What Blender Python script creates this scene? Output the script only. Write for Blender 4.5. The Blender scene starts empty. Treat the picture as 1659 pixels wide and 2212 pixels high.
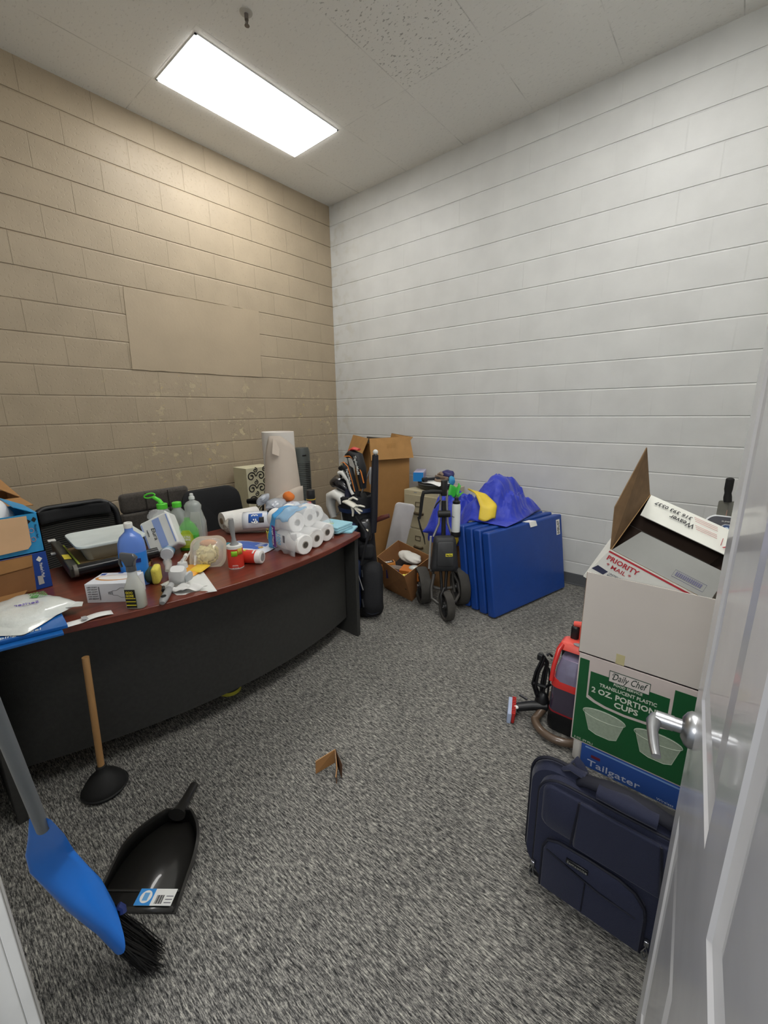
import bpy, bmesh, math, random
from math import sin, cos, pi, radians, sqrt, atan2
from mathutils import Vector, Matrix
random.seed(7)
SC = bpy.context.scene
COL = SC.collection
V = Vector

# ---------------------------------------------------------------- camera
RT = V((0.767061, -0.641419, 0.013578)); FW = V((-0.623380, -0.0, 0.0))
yaw, pit, rol = -0.6966, -0.2389, -0.0140
FW = V((sin(yaw)*cos(pit), cos(yaw)*cos(pit), sin(pit)))
r0 = V((cos(yaw), -sin(yaw), 0)); u0 = r0.cross(FW)
RT = cos(rol)*r0 + sin(rol)*u0; UP = -sin(rol)*r0 + cos(rol)*u0
cd = bpy.data.cameras.new('camera'); cam = bpy.data.objects.new('camera', cd); COL.objects.link(cam)
mw = Matrix.Identity(4)
for i in range(3):
    mw[i][0] = RT[i]; mw[i][1] = UP[i]; mw[i][2] = -FW[i]
mw[0][3], mw[1][3], mw[2][3] = 3.7553, -3.6278, 1.4893
cam.matrix_world = mw
cd.sensor_fit = 'VERTICAL'; cd.sensor_height = 36; cd.lens = 901.4/2212*36
cd.clip_start = 0.02; cd.clip_end = 60
SC.camera = cam

# ---------------------------------------------------------------- light
SC.view_settings.view_transform = 'Standard'; SC.view_settings.look = 'None'
SC.view_settings.gamma = 1; SC.view_settings.exposure = 0.10
SC.view_settings.use_curve_mapping = False
w = bpy.data.worlds.new('world'); SC.world = w; w.use_nodes = True
w.node_tree.nodes['Background'].inputs[0].default_value = (0.62, 0.68, 0.78, 1)
w.node_tree.nodes['Background'].inputs[1].default_value = 0.8
def area(name, loc, target, sx, sy, power, col):
    l = bpy.data.lights.new(name, 'AREA'); l.shape = 'RECTANGLE'; l.size = sx; l.size_y = sy; l.energy = power; l.color = col
    o = bpy.data.objects.new(name, l); COL.objects.link(o); o.location = loc
    o.rotation_euler = (V(target)-V(loc)).to_track_quat('-Z', 'Y').to_euler()
    return o
area('hallway_lamp', (3.9, -5.3, 2.6), (3.6, -2.6, 0.8), 1.2, 0.6, 48, (1, 0.98, 0.95))
LAMP_E = 13.5

# ---------------------------------------------------------------- materials
def lin(h):
    if isinstance(h, str):
        h = h.lstrip('#'); c = [int(h[i:i+2], 16)/255 for i in (0, 2, 4)]
    else: c = [v/255 for v in h]
    return [(x/12.92 if x <= .04045 else ((x+.055)/1.055)**2.4) for x in c]+[1]
MATS = {}
def mat(name, col, rough=.5, metal=0, bump=None, var=None, trans=0, alpha=1, coat=0, emit=0, ior=1.45, spec=.5, sheen=0, stretch=(1, 1, 1)):
    if name in MATS: return MATS[name]
    m = bpy.data.materials.new(name); m.use_nodes = True; nt = m.node_tree; N = nt.nodes; L = nt.links
    b = N['Principled BSDF']; c = lin(col)
    b.inputs['Base Color'].default_value = c; b.inputs['Roughness'].default_value = rough; b.inputs['Metallic'].default_value = metal
    b.inputs['Transmission Weight'].default_value = trans; b.inputs['Alpha'].default_value = alpha
    b.inputs['Coat Weight'].default_value = coat; b.inputs['IOR'].default_value = ior
    b.inputs['Specular IOR Level'].default_value = spec; b.inputs['Sheen Weight'].default_value = sheen
    if emit:
        b.inputs['Emission Color'].default_value = c; b.inputs['Emission Strength'].default_value = emit
    tc = N.new('ShaderNodeTexCoord'); mp = N.new('ShaderNodeMapping'); L.new(tc.outputs['Object'], mp.inputs[0])
    mp.inputs['Scale'].default_value = stretch
    if var is None: var = (8, .06)
    n = N.new('ShaderNodeTexNoise'); n.inputs['Scale'].default_value = var[0]; n.inputs['Detail'].default_value = 4
    L.new(mp.outputs[0], n.inputs['Vector'])
    r = N.new('ShaderNodeValToRGB'); r.color_ramp.elements[0].position = .3; r.color_ramp.elements[1].position = .7
    a = var[1]
    r.color_ramp.elements[0].color = [x*(1-a) for x in c[:3]]+[1]; r.color_ramp.elements[1].color = [min(1, x*(1+a)) for x in c[:3]]+[1]
    L.new(n.outputs['Fac'], r.inputs[0]); L.new(r.outputs[0], b.inputs['Base Color'])
    if bump:
        n2 = N.new('ShaderNodeTexNoise'); n2.inputs['Scale'].default_value = bump[0]; n2.inputs['Detail'].default_value = 3
        L.new(mp.outputs[0], n2.inputs['Vector'])
        bp = N.new('ShaderNodeBump'); bp.inputs['Strength'].default_value = bump[1]; bp.inputs['Distance'].default_value = bump[2] if len(bump) > 2 else .003
        L.new(n2.outputs['Fac'], bp.inputs['Height']); L.new(bp.outputs[0], b.inputs['Normal'])
    MATS[name] = m
    return m
def nodes(m): return m.node_tree.nodes, m.node_tree.links, m.node_tree.nodes['Principled BSDF']
def math_n(nt, op, a, b=None, clamp=False):
    n = nt.nodes.new('ShaderNodeMath'); n.operation = op; n.use_clamp = clamp
    for i, v in enumerate((a, b)):
        if v is None: continue
        if isinstance(v, (int, float)): n.inputs[i].default_value = v
        else: nt.links.new(v, n.inputs[i])
    return n.outputs[0]
def mixc(nt, f, a, b):
    n = nt.nodes.new('ShaderNodeMix'); n.data_type = 'RGBA'
    for s, v in ((0, f), (6, a), (7, b)):
        if isinstance(v, (int, float, list, tuple)): n.inputs[s].default_value = v
        else: nt.links.new(v, n.inputs[s])
    return n.outputs[2]
def noise(nt, vec, scale, detail=3, rough=.5):
    n = nt.nodes.new('ShaderNodeTexNoise'); n.inputs['Scale'].default_value = scale; n.inputs['Detail'].default_value = detail
    n.inputs['Roughness'].default_value = rough; nt.links.new(vec, n.inputs['Vector']); return n.outputs['Fac']
def remap(nt, v, a, b, c=0., d=1.):
    n = nt.nodes.new('ShaderNodeMapRange'); n.inputs[1].default_value = a; n.inputs[2].default_value = b
    n.inputs[3].default_value = c; n.inputs[4].default_value = d; nt.links.new(v, n.inputs[0]); return n.outputs[0]
def mapping(nt, vec, scale=(1, 1, 1), rot=(0, 0, 0), loc=(0, 0, 0)):
    n = nt.nodes.new('ShaderNodeMapping'); n.inputs['Scale'].default_value = scale; n.inputs['Rotation'].default_value = rot
    n.inputs['Location'].default_value = loc; nt.links.new(vec, n.inputs[0]); return n.outputs[0]

def block_mat(name, col, axis, left):
    m = mat(name, col, .42, spec=.35); nt = m.node_tree; N, L, b = nodes(m)
    g = N.new('ShaderNodeNewGeometry').outputs['Position']
    sp = N.new('ShaderNodeSeparateXYZ'); L.new(g, sp.inputs[0])
    cb = N.new('ShaderNodeCombineXYZ')
    if axis == 'y': L.new(math_n(nt, 'ADD', math_n(nt, 'MULTIPLY', sp.outputs[1], -1), .2032), cb.inputs[0])
    else: L.new(math_n(nt, 'ADD', sp.outputs[0], .0), cb.inputs[0])
    L.new(sp.outputs[2], cb.inputs[1])
    bt = N.new('ShaderNodeTexBrick'); L.new(cb.outputs[0], bt.inputs['Vector'])
    bt.inputs['Scale'].default_value = 1; bt.inputs['Brick Width'].default_value = .4064; bt.inputs['Row Height'].default_value = .2032
    bt.inputs['Mortar Size'].default_value = .0042; bt.inputs['Mortar Smooth'].default_value = .6
    bt.offset = .5; bt.inputs['Color1'].default_value = (1, 1, 1, 1); bt.inputs['Color2'].default_value = (.95, .95, .95, 1); bt.inputs['Mortar'].default_value = ((.84, .84, .84, 1) if left else (.95, .95, .95, 1))
    fac = bt.outputs['Fac']
    # paint fills part of the joints
    fill = remap(nt, noise(nt, g, 2.3, 3), .42, .62)
    if not left: fill = math_n(nt, 'MULTIPLY', fill, .35)
    else: fill = math_n(nt, 'ADD', math_n(nt, 'MULTIPLY', fill, .6), .55)
    jt = math_n(nt, 'MULTIPLY', fac, fill)
    fine = noise(nt, g, 160, 4, .6); pits = remap(nt, noise(nt, g, 55, 2), .30, .42, -1, 0)
    blk = noise(nt, g, 4, 4)
    h = math_n(nt, 'ADD', math_n(nt, 'MULTIPLY', jt, -1.0), math_n(nt, 'MULTIPLY', fine, .10 if left else .05))
    h = math_n(nt, 'ADD', h, math_n(nt, 'MULTIPLY', pits, .35 if left else .05))
    bp = N.new('ShaderNodeBump'); bp.inputs['Strength'].default_value = .75; bp.inputs['Distance'].default_value = .004
    c = lin(col)
    base = mixc(nt, remap(nt, blk, .3, .7), [x*.94 for x in c[:3]]+[1], [min(1, x*1.05) for x in c[:3]]+[1])
    mm = N.new('ShaderNodeMix'); mm.data_type = 'RGBA'; mm.blend_type = 'MULTIPLY'; mm.inputs[0].default_value = .6
    L.new(base, mm.inputs[6]); L.new(bt.outputs['Color'], mm.inputs[7]); base = mm.outputs[2]
    # peeling paint low on the wall, towards the corner
    if left:
        rz = math_n(nt, 'MULTIPLY', remap(nt, sp.outputs[2], .7, .95), remap(nt, sp.outputs[2], 2.2, 1.3))
        ry = remap(nt, sp.outputs[1], -2.6, -1.9)
        reg = math_n(nt, 'MULTIPLY', rz, ry)
        v = mapping(nt, g, (1, 1, 1.3))
        a = remap(nt, noise(nt, v, 11, 5, .6), .575, .60); bb = remap(nt, noise(nt, v, 3.1, 2), .47, .56)
        pe = math_n(nt, 'MULTIPLY', math_n(nt, 'MULTIPLY', a, bb), reg)
        base = mixc(nt, math_n(nt, 'MULTIPLY', pe, .75), base, lin('cfc3a0'))
        yl = math_n(nt, 'MULTIPLY', math_n(nt, 'MULTIPLY', remap(nt, noise(nt, v, 17, 3), .67, .69), bb), reg)
        base = mixc(nt, yl, base, lin('cdb87e'))
        cr = math_n(nt, 'MULTIPLY', remap(nt, noise(nt, v, 19, 6, .7), .52, .60), math_n(nt, 'MULTIPLY', reg, bb))
        h = math_n(nt, 'ADD', h, math_n(nt, 'MULTIPLY', cr, .8)); h = math_n(nt, 'ADD', h, math_n(nt, 'MULTIPLY', pe, -1.0))
    else:
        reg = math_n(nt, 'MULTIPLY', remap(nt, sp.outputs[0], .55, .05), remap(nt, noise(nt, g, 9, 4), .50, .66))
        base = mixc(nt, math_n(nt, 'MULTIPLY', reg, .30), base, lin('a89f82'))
    L.new(h, bp.inputs['Height']); L.new(bp.outputs[0], b.inputs['Normal']); L.new(base, b.inputs['Base Color'])
    return m

def carpet_mat():
    m = mat('carpet_loop', '555552', .95, spec=.1); nt = m.node_tree; N, L, b = nodes(m)
    g = N.new('ShaderNodeNewGeometry').outputs['Position']
    v = mapping(nt, g, (58, 330, 62), (0, 0, radians(3)))
    a = noise(nt, v, 1.0, 3, .75)
    v2 = mapping(nt, g, (24, 150, 60), (0, 0, radians(-4)))
    c = noise(nt, v2, 1, 3, .7)
    d = noise(nt, g, 3.0, 3, .6); e = noise(nt, g, 420, 2, .7)
    s = math_n(nt, 'ADD', math_n(nt, 'MULTIPLY', a, .50), math_n(nt, 'MULTIPLY', c, .34))
    s = math_n(nt, 'ADD', s, math_n(nt, 'MULTIPLY', e, .14)); s = math_n(nt, 'ADD', s, math_n(nt, 'MULTIPLY', d, .05))
    r = N.new('ShaderNodeValToRGB'); L.new(s, r.inputs[0]); cr = r.color_ramp
    cr.elements[0].position = .40; cr.elements[0].color = lin('1e1e1e')
    cr.elements[1].position = .63; cr.elements[1].color = lin('c2bfb3')
    for p, h in ((.46, '414140'), (.51, '686764'), (.56, '92908a')):
        el = cr.elements.new(p); el.color = lin(h)
    L.new(r.outputs[0], b.inputs['Base Color'])
    bp = N.new('ShaderNodeBump'); bp.inputs['Strength'].default_value = .9; bp.inputs['Distance'].default_value = .004
    L.new(s, bp.inputs['Height']); L.new(bp.outputs[0], b.inputs['Normal'])
    return m

def ceil_mat():
    m = mat('ceiling_tile', 'ecebe6', .85, spec=.2); nt = m.node_tree; N, L, b = nodes(m)
    g = N.new('ShaderNodeNewGeometry').outputs['Position']
    sp = N.new('ShaderNodeSeparateXYZ'); L.new(g, sp.inputs[0])
    def lines(out, off, step):
        a = math_n(nt, 'DIVIDE', math_n(nt, 'SUBTRACT', out, off), step)
        f = math_n(nt, 'ABSOLUTE', math_n(nt, 'SUBTRACT', math_n(nt, 'FRACT', math_n(nt, 'ADD', a, .5)), .5))
        return remap(nt, math_n(nt, 'MULTIPLY', f, step), .0045, .0015)
    ln = math_n(nt, 'MAXIMUM', lines(sp.outputs[0], 1.046, .602), lines(sp.outputs[1], -.815, 1.19))
    ln = math_n(nt, 'MULTIPLY', ln, remap(nt, noise(nt, g, 5, 2), .38, .62))
    v = mapping(nt, g, (34, 78, 40), (0, 0, radians(25)))
    v = math_n(nt, 'SUBTRACT', noise(nt, v, 1, 2, .6), .5)
    worm = remap(nt, v, .105, .16)
    # one tile was never painted and shows its fissures most
    inx = math_n(nt, 'MULTIPLY', math_n(nt, 'GREATER_THAN', sp.outputs[0], 1.648), math_n(nt, 'LESS_THAN', sp.outputs[0], 2.25))
    iny = math_n(nt, 'MULTIPLY', math_n(nt, 'GREATER_THAN', sp.outputs[1], -2.005), math_n(nt, 'LESS_THAN', sp.outputs[1], -.815))
    k = math_n(nt, 'ADD', math_n(nt, 'MULTIPLY', math_n(nt, 'MULTIPLY', inx, iny), .75), .25)
    wk = math_n(nt, 'MULTIPLY', worm, k)
    dk = math_n(nt, 'MAXIMUM', math_n(nt, 'MULTIPLY', wk, .55), math_n(nt, 'MULTIPLY', ln, .38))
    L.new(mixc(nt, dk, lin('ecebe6'), lin('55524c')), b.inputs['Base Color'])
    bp = N.new('ShaderNodeBump'); bp.inputs['Strength'].default_value = .5; bp.inputs['Distance'].default_value = .003
    hh = math_n(nt, 'ADD', math_n(nt, 'MULTIPLY', dk, -1), math_n(nt, 'MULTIPLY', noise(nt, g, 120, 3), .15))
    L.new(hh, bp.inputs['Height']); L.new(bp.outputs[0], b.inputs['Normal'])
    return m

def wood_mat(name, c1, c2, rough=.3, axis=1):
    m = mat(name, c1, rough, coat=.25); nt = m.node_tree; N, L, b = nodes(m)
    g = N.new('ShaderNodeTexCoord').outputs['Object']
    s = [26, 26, 26]; s[axis] = 2.2
    v = mapping(nt, g, s); a = noise(nt, v, 1, 5, .65); f = noise(nt, mapping(nt, g, [x*6 for x in s]), 1, 3, .6)
    t = math_n(nt, 'ADD', math_n(nt, 'MULTIPLY', a, .75), math_n(nt, 'MULTIPLY', f, .25))
    L.new(mixc(nt, remap(nt, t, .32, .66), lin(c1), lin(c2)), b.inputs['Base Color'])
    return m

# ---------------------------------------------------------------- mesh helpers
WM = {}
class M:
    def __init__(s, T=None): s.v = []; s.f = []; s.m = []; s.T = T; s.mi = 0
    def add(s, vs, fs):
        k = len(s.v); T = s.T
        s.v += [tuple(T @ V(p)) if T is not None else tuple(p) for p in vs]
        s.f += [tuple(i+k for i in f) for f in fs]; s.m += [s.mi]*len(fs)
        return s
    def box(s, x0, x1, y0, y1, z0, z1):
        return s.hexa([(x0, y0, z0), (x1, y0, z0), (x1, y1, z0), (x0, y1, z0)], [(x0, y0, z1), (x1, y0, z1), (x1, y1, z1), (x0, y1, z1)])
    def hexa(s, b, t):
        return s.add(list(b)+list(t), [(3, 2, 1, 0), (4, 5, 6, 7), (0, 1, 5, 4), (1, 2, 6, 5), (2, 3, 7, 6), (3, 0, 4, 7)])
    def quad(s, *p): return s.add(p, [tuple(range(len(p)))])
    def plate(s, pts, th):
        """solid plate from 3+ coplanar points, thickness th against the normal"""
        p = [V(a) for a in pts]; n = (p[1]-p[0]).cross(p[2]-p[0]).normalized()*th; k = len(p)
        fs = [tuple(range(k)), tuple(range(2*k-1, k-1, -1))]+[(i, i+k, (i+1) % k+k, (i+1) % k) for i in range(k)]
        return s.add(list(p)+[a-n for a in p], fs)
    def loft(s, rings, cap=True, closed=False):
        n = len(rings[0]); vs = [p for r in rings for p in r]; fs = []
        R = len(rings)
        for i in range(R if closed else R-1):
            for j in range(n):
                a, b2 = i*n+j, i*n+(j+1) % n; c, d = ((i+1) % R)*n+(j+1) % n, ((i+1) % R)*n+j
                fs.append((a, b2, c, d))
        if cap and not closed: fs += [tuple(range(n-1, -1, -1)), tuple(range((R-1)*n, R*n))]
        return s.add(vs, fs)
    def cyl(s, p0, p1, r0, r1=None, n=16, cap=True):
        return s.tube([p0, p1], [r0, r0 if r1 is None else r1], n, cap)
    def tube(s, pts, r, n=8, cap=True, flat=1, upv=None, closed=False):
        P_ = [V(p) for p in pts]; K = len(P_)
        if not isinstance(r, (list, tuple)): r = [r]*K
        rings = []; prev = None
        for i, p in enumerate(P_):
            if closed: t = P_[(i+1) % K]-P_[i-1]
            else: t = P_[min(i+1, K-1)]-P_[max(i-1, 0)]
            t.normalize()
            if prev is None:
                a = V(upv) if upv else (V((0, 0, 1)) if abs(t.z) < .9 else V((1, 0, 0)))
            else: a = prev
            u = (a-t*a.dot(t))
            if u.length < 1e-6: u = t.orthogonal()
            u.normalize(); w_ = t.cross(u); prev = u
            rings.append([p+r[i]*(cos(2*pi*j/n)*w_+flat*sin(2*pi*j/n)*u) for j in range(n)])
        return s.loft(rings, cap, closed)
    def lathe(s, prof, n=24, T=None, c=(0, 0, 0), sx=1, sy=1, cap=True):
        rings = []
        for r, z in prof:
            ring = [V((r*sx*cos(2*pi*j/n), r*sy*sin(2*pi*j/n), z)) for j in range(n)]
            rings.append([(T @ p if T is not None else p)+V(c) for p in ring])
        return s.loft(rings, cap)
    def sup(s, secs, n=28, e=.5):
        """superellipse sections (cx,cy,z,rx,ry)"""
        rings = []
        for sec in secs:
            cx, cy, z, rx, ry = sec[:5]; ee = sec[5] if len(sec) > 5 else e
            ring = []
            for j in range(n):
                a = 2*pi*j/n; ca, sa = cos(a), sin(a)
                ring.append((cx+rx*math.copysign(abs(ca)**ee, ca), cy+ry*math.copysign(abs(sa)**ee, sa), z))
            rings.append(ring)
        return s.loft(rings)
    def ell(s, c, r, nu=16, nv=10, e=1):
        rings = []
        for i in range(nv+1):
            t = -pi/2+pi*i/nv; k = max(cos(t), .02)
            rings.append([(c[0]+r[0]*k*cos(2*pi*j/nu), c[1]+r[1]*k*sin(2*pi*j/nu), c[2]+r[2]*sin(t)) for j in range(nu)])
        return s.loft(rings)
    def grid(s, nu, nv, f):
        vs = [f(i/nu, j/nv) for j in range(nv+1) for i in range(nu+1)]
        fs = [(j*(nu+1)+i, j*(nu+1)+i+1, (j+1)*(nu+1)+i+1, (j+1)*(nu+1)+i) for j in range(nv) for i in range(nu)]
        return s.add(vs, fs)
    def prism(s, poly, z0, z1):
        k = len(poly)
        return s.add([(x, y, z0) for x, y in poly]+[(x, y, z1) for x, y in poly],
                     [tuple(range(k-1, -1, -1)), tuple(range(k, 2*k))]+[(i, (i+1) % k, (i+1) % k+k, i+k) for i in range(k)])

def base_tags(o, label=None, cat=None, group=None, kind=None):
    if label: o['label'] = label
    if cat: o['category'] = cat
    if group: o['group'] = group
    if kind: o['kind'] = kind
def thing(name, label, cat, loc, rz=0, group=None):
    o = bpy.data.objects.new(name, None); COL.objects.link(o); o.empty_display_size = .05
    Mx = Matrix.Translation(V(loc)) @ Matrix.Rotation(rz, 4, 'Z'); o.matrix_world = Mx; WM[o] = Mx
    base_tags(o, label, cat, group); return o
def P(name, m, mats, parent=None, org=None, bevel=0, seg=2, smooth=35, sub=0, solid=0, label=None, world=True, **tg):
    me = bpy.data.meshes.new(name); me.from_pydata(m.v, [], m.f)
    if not isinstance(mats, (list, tuple)): mats = [mats]
    for x in mats: me.materials.append(x)
    if any(m.m): me.polygons.foreach_set('material_index', m.m)
    o = bpy.data.objects.new(name, me); COL.objects.link(o)
    if parent is not None:
        Mx = WM[parent]; WM[o] = Mx; o.parent = parent
        if world: me.transform(Mx.inverted())
    elif org is not None:
        Mx = Matrix.Translation(V(org)); WM[o] = Mx; o.matrix_world = Mx
        if world: me.transform(Mx.inverted())
    else: WM[o] = Matrix.Identity(4)
    bm = bmesh.new(); bm.from_mesh(me); bmesh.ops.recalc_face_normals(bm, faces=bm.faces); bm.to_mesh(me); bm.free()
    if smooth:
        me.shade_smooth(); me.set_sharp_from_angle(angle=radians(smooth))
    if solid:
        md = o.modifiers.new('t', 'SOLIDIFY'); md.thickness = solid; md.offset = 0
    if bevel:
        md = o.modifiers.new('b', 'BEVEL'); md.width = bevel; md.segments = seg; md.limit_method = 'ANGLE'; md.angle_limit = radians(40)
        me.shade_smooth(); md.harden_normals = False
        if seg >= 1: me.set_sharp_from_angle(angle=radians(80))
    if sub:
        md = o.modifiers.new('s', 'SUBSURF'); md.levels = sub; md.render_levels = sub
    base_tags(o, label, **tg)
    return o
def frame(loc, rz=0, rx=0, ry=0):
    return Matrix.Translation(V(loc)) @ Matrix.Rotation(rz, 4, 'Z') @ Matrix.Rotation(ry, 4, 'Y') @ Matrix.Rotation(rx, 4, 'X')
def axes(o, x, y):
    """frame with origin o, x and y directions"""
    x = V(x).normalized(); y = V(y); y = (y-x*y.dot(x)).normalized(); z = x.cross(y)
    T = Matrix.Identity(4)
    for i in range(3): T[i][0] = x[i]; T[i][1] = y[i]; T[i][2] = z[i]; T[i][3] = o[i]
    return T
def text(s, parent, mt, size, o, x, y, align='LEFT', name='lettering', bold=0, w=None, depth=.0004, lift=.0008, shear=0, org=None):
    cu = bpy.data.curves.new('t', 'FONT'); cu.body = s; cu.size = size*1.38; cu.align_x = align; cu.extrude = depth; cu.offset = bold; cu.resolution_u = 2; cu.shear = shear
    to = bpy.data.objects.new('t', cu); me = bpy.data.meshes.new_from_object(to)
    bpy.data.objects.remove(to); bpy.data.curves.remove(cu)
    T = axes(o, x, y) @ Matrix.Translation((0, 0, lift))
    if w and len(me.vertices):
        xs = [v.co.x for v in me.vertices]; k = w/max(1e-6, max(xs)-min(xs)); T = T @ Matrix.Scale(k, 4, (1, 0, 0))
    me.transform(T); me.transform(WM[parent].inverted())
    me.materials.clear(); me.materials.append(mt); me.name = name
    ob = bpy.data.objects.new(name, me); COL.objects.link(ob); ob.parent = parent; WM[ob] = WM[parent]
    return ob
def patch(name, parent, mt, pts, th=.0006, lift=.0008, label=None):
    p = [V(a) for a in pts]; n = (p[1]-p[0]).cross(p[2]-p[0]).normalized()
    return P(name, M().plate([a+n*(lift+th) for a in p], th), mt, parent, smooth=0, label=label)

# ---------------------------------------------------------------- common materials
WHITE = mat('white_plastic', 'e6e6e2', .4)
WPAPER = mat('white_paper', 'e9e9e6', .75)
BLACK = mat('black_plastic', '17181a', .4)
BLKR = mat('black_rubber', '161616', .7)
CARD = mat('cardboard', 'a87c4c', .85, var=(14, .08))
CARDI = mat('cardboard_inside', '8f6640', .9, var=(14, .08))
CHROME = mat('brushed_steel', 'a8aaae', .28, 1)
GREY = mat('grey_plastic', '8a8c8e', .5)
INKK = mat('black_ink', '15161a', .6)
INKW = mat('white_ink', 'e9ece8', .6)
INKR = mat('red_ink', 'a8232f', .6)
GLASS = mat('clear_plastic', 'f2f5f4', .08, trans=.93, ior=1.3, var=(5, .01))
FILM = mat('clear_film', 'f4f7fa', .12, alpha=.20, var=(6, .02), bump=(28, .6, .006), stretch=(1, 1, 1))

# ---------------------------------------------------------------- the room
H = 3.649; XR = 5.2; YF = -3.654
def wall_mesh(along0, along1, place, face_off):
    """block wall whose bed joints are real grooves; place(a, d, z): a along, d out of the wall"""
    m = M(); prof = [(0, 0)]; z = .2032; g = .0055
    while z < H:
        prof += [(0, z-g*1.7), (-.0040, z-g*.15), (-.0045, z+g*.40), (0, z+g*.7)]; z += .2032
    prof += [(0, H)]
    n = len(prof)
    vs = [place(a, d, z) for a in (along0, along1) for d, z in prof]+[place(a, -.15, z) for a in (along0, along1) for z in (0, H)]
    fs = [(i, i+1, n+i+1, n+i) for i in range(n-1)]
    fs.append((2*n, 2*n+2, 2*n+3, 2*n+1))
    m.add(vs, fs); return m
TAN = block_mat('tan_painted_block', 'b1a28b', 'y', True)
GRW = block_mat('grey_white_painted_block', 'd0d1cf', 'x', False)
P('wall_left', wall_mesh(YF, 0, lambda a, d, z: (d, a, z), 1), TAN, smooth=0, kind='structure')
P('wall_back', wall_mesh(-.15, XR, lambda a, d, z: (a, -d, z), 1), GRW, smooth=0, kind='structure')
PAINT = mat('white_wall_paint', 'dadad6', .5, bump=(60, .1))
P('wall_right', M().box(XR, XR+.12, YF-.12, .15, 0, H), PAINT, smooth=0, kind='structure')
wf = M().box(-.15, 2.82, YF-.13, YF, 0, H).box(3.92, XR, YF-.13, YF, 0, H).box(2.82, 3.92, YF-.13, YF, 2.13, H)
P('wall_front', wf, PAINT, smooth=0, kind='structure')
P('floor', M().box(-.15, XR+.12, -6.2, .15, -.05, 0), carpet_mat(), smooth=0, kind='structure')
P('ceiling', M().box(-.15, .451, YF, .15, H, H+.05).box(.994, 2.856, YF, .15, H, H+.05).box(3.399, 3.451, YF, .15, H, H+.05).box(2.856, 3.399, YF, -1.984, H, H+.05).box(2.856, 3.399, -.822, .15, H, H+.05).box(3.994, XR+.1, YF, .15, H, H+.05)
  .box(.451, .994, YF, -1.984, H, H+.05).box(.451, .994, -.822, .15, H, H+.05)
  .box(3.451, 3.994, YF, -3.2, H, H+.05).box(3.451, 3.994, -2.04, .15, H, H+.05), ceil_mat(), smooth=0, kind='structure')
BBM = mat('vinyl_base', '55575a', .55)
P('baseboard_back', M().box(0, XR, -.008, .001, 0, .102).box(0, XR, -.014, 0, 0, .012), BBM, bevel=.002, kind='structure')
P('baseboard_left', M().box(-.001, .008, YF, 0, 0, .102), BBM, bevel=.002, kind='structure')
# old opening filled and painted over in the tan wall
random.seed(3)
pp = []
def wob(p0, p1, n, a):
    return [(p0[0]+(p1[0]-p0[0])*i/n+random.uniform(-a, a), p0[1]+(p1[1]-p0[1])*i/n+random.uniform(-a, a)) for i in range(n)]
pp = wob((-2.222, 1.832), (-1.030, 1.829), 16, .003)+wob((-1.030, 1.829), (-1.005, 2.44), 8, .002)+wob((-1.005, 2.44), (-2.204, 2.432), 16, .004)+wob((-2.204, 2.432), (-2.222, 1.832), 8, .002)
mp_ = M(); k = len(pp)
mp_.add([(.0045, y, z) for y, z in pp]+[(-.001, y, z) for y, z in pp], [tuple(range(k))]+[(i, i+k, (i+1) % k+k, (i+1) % k) for i in range(k)])
P('trim_1', mp_, mat('tan_skim_coat', 'b2a28a', .45, bump=(50, .35), var=(3, .05)), smooth=0, kind='structure')
# door casing and jamb (left side of the opening, edge of the frame)
TRIM = mat('white_gloss_trim', 'dcdcd8', .3)
cz = M().box(2.82, 2.91, YF+0, YF+.016, 0, 2.13).box(2.835, 2.86, YF+.016, YF+.020, 0, 2.13).box(2.88, 2.895, YF+.016, YF+.019, 0, 2.13)
cz.box(2.82, 2.91, YF-.148, YF-.13, 0, 2.13)
P('trim_2', cz, TRIM, bevel=.003, kind='structure')
P('trim_3', M().box(2.89, 2.91, YF-.13, YF, 0, 2.08).box(3.84, 3.86, YF-.13, YF-.04, 0, 2.08).box(2.89, 3.86, YF-.13, YF, 2.06, 2.08).box(2.91, 2.922, YF-.09, YF-.045, 0, 2.06), TRIM, bevel=.002, kind='structure')
P('trim_4', M().box(3.86, 3.94, YF, YF+.018, 0, 2.13).box(2.82, 3.94, YF, YF+.018, 2.06, 2.14), TRIM, bevel=.003, kind='structure')

# door leaf, standing open towards the room
HG = V((3.828, -3.652, 0)); LT = V((3.768, -2.742, 0)); dx = (LT-HG).normalized(); LEN = (LT-HG).length
DT = axes(HG, dx, (0, 0, 1))       # local x along leaf from hinge, y up, z = outward normal
zn = DT.to_3x3() @ V((0, 0, 1))
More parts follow.
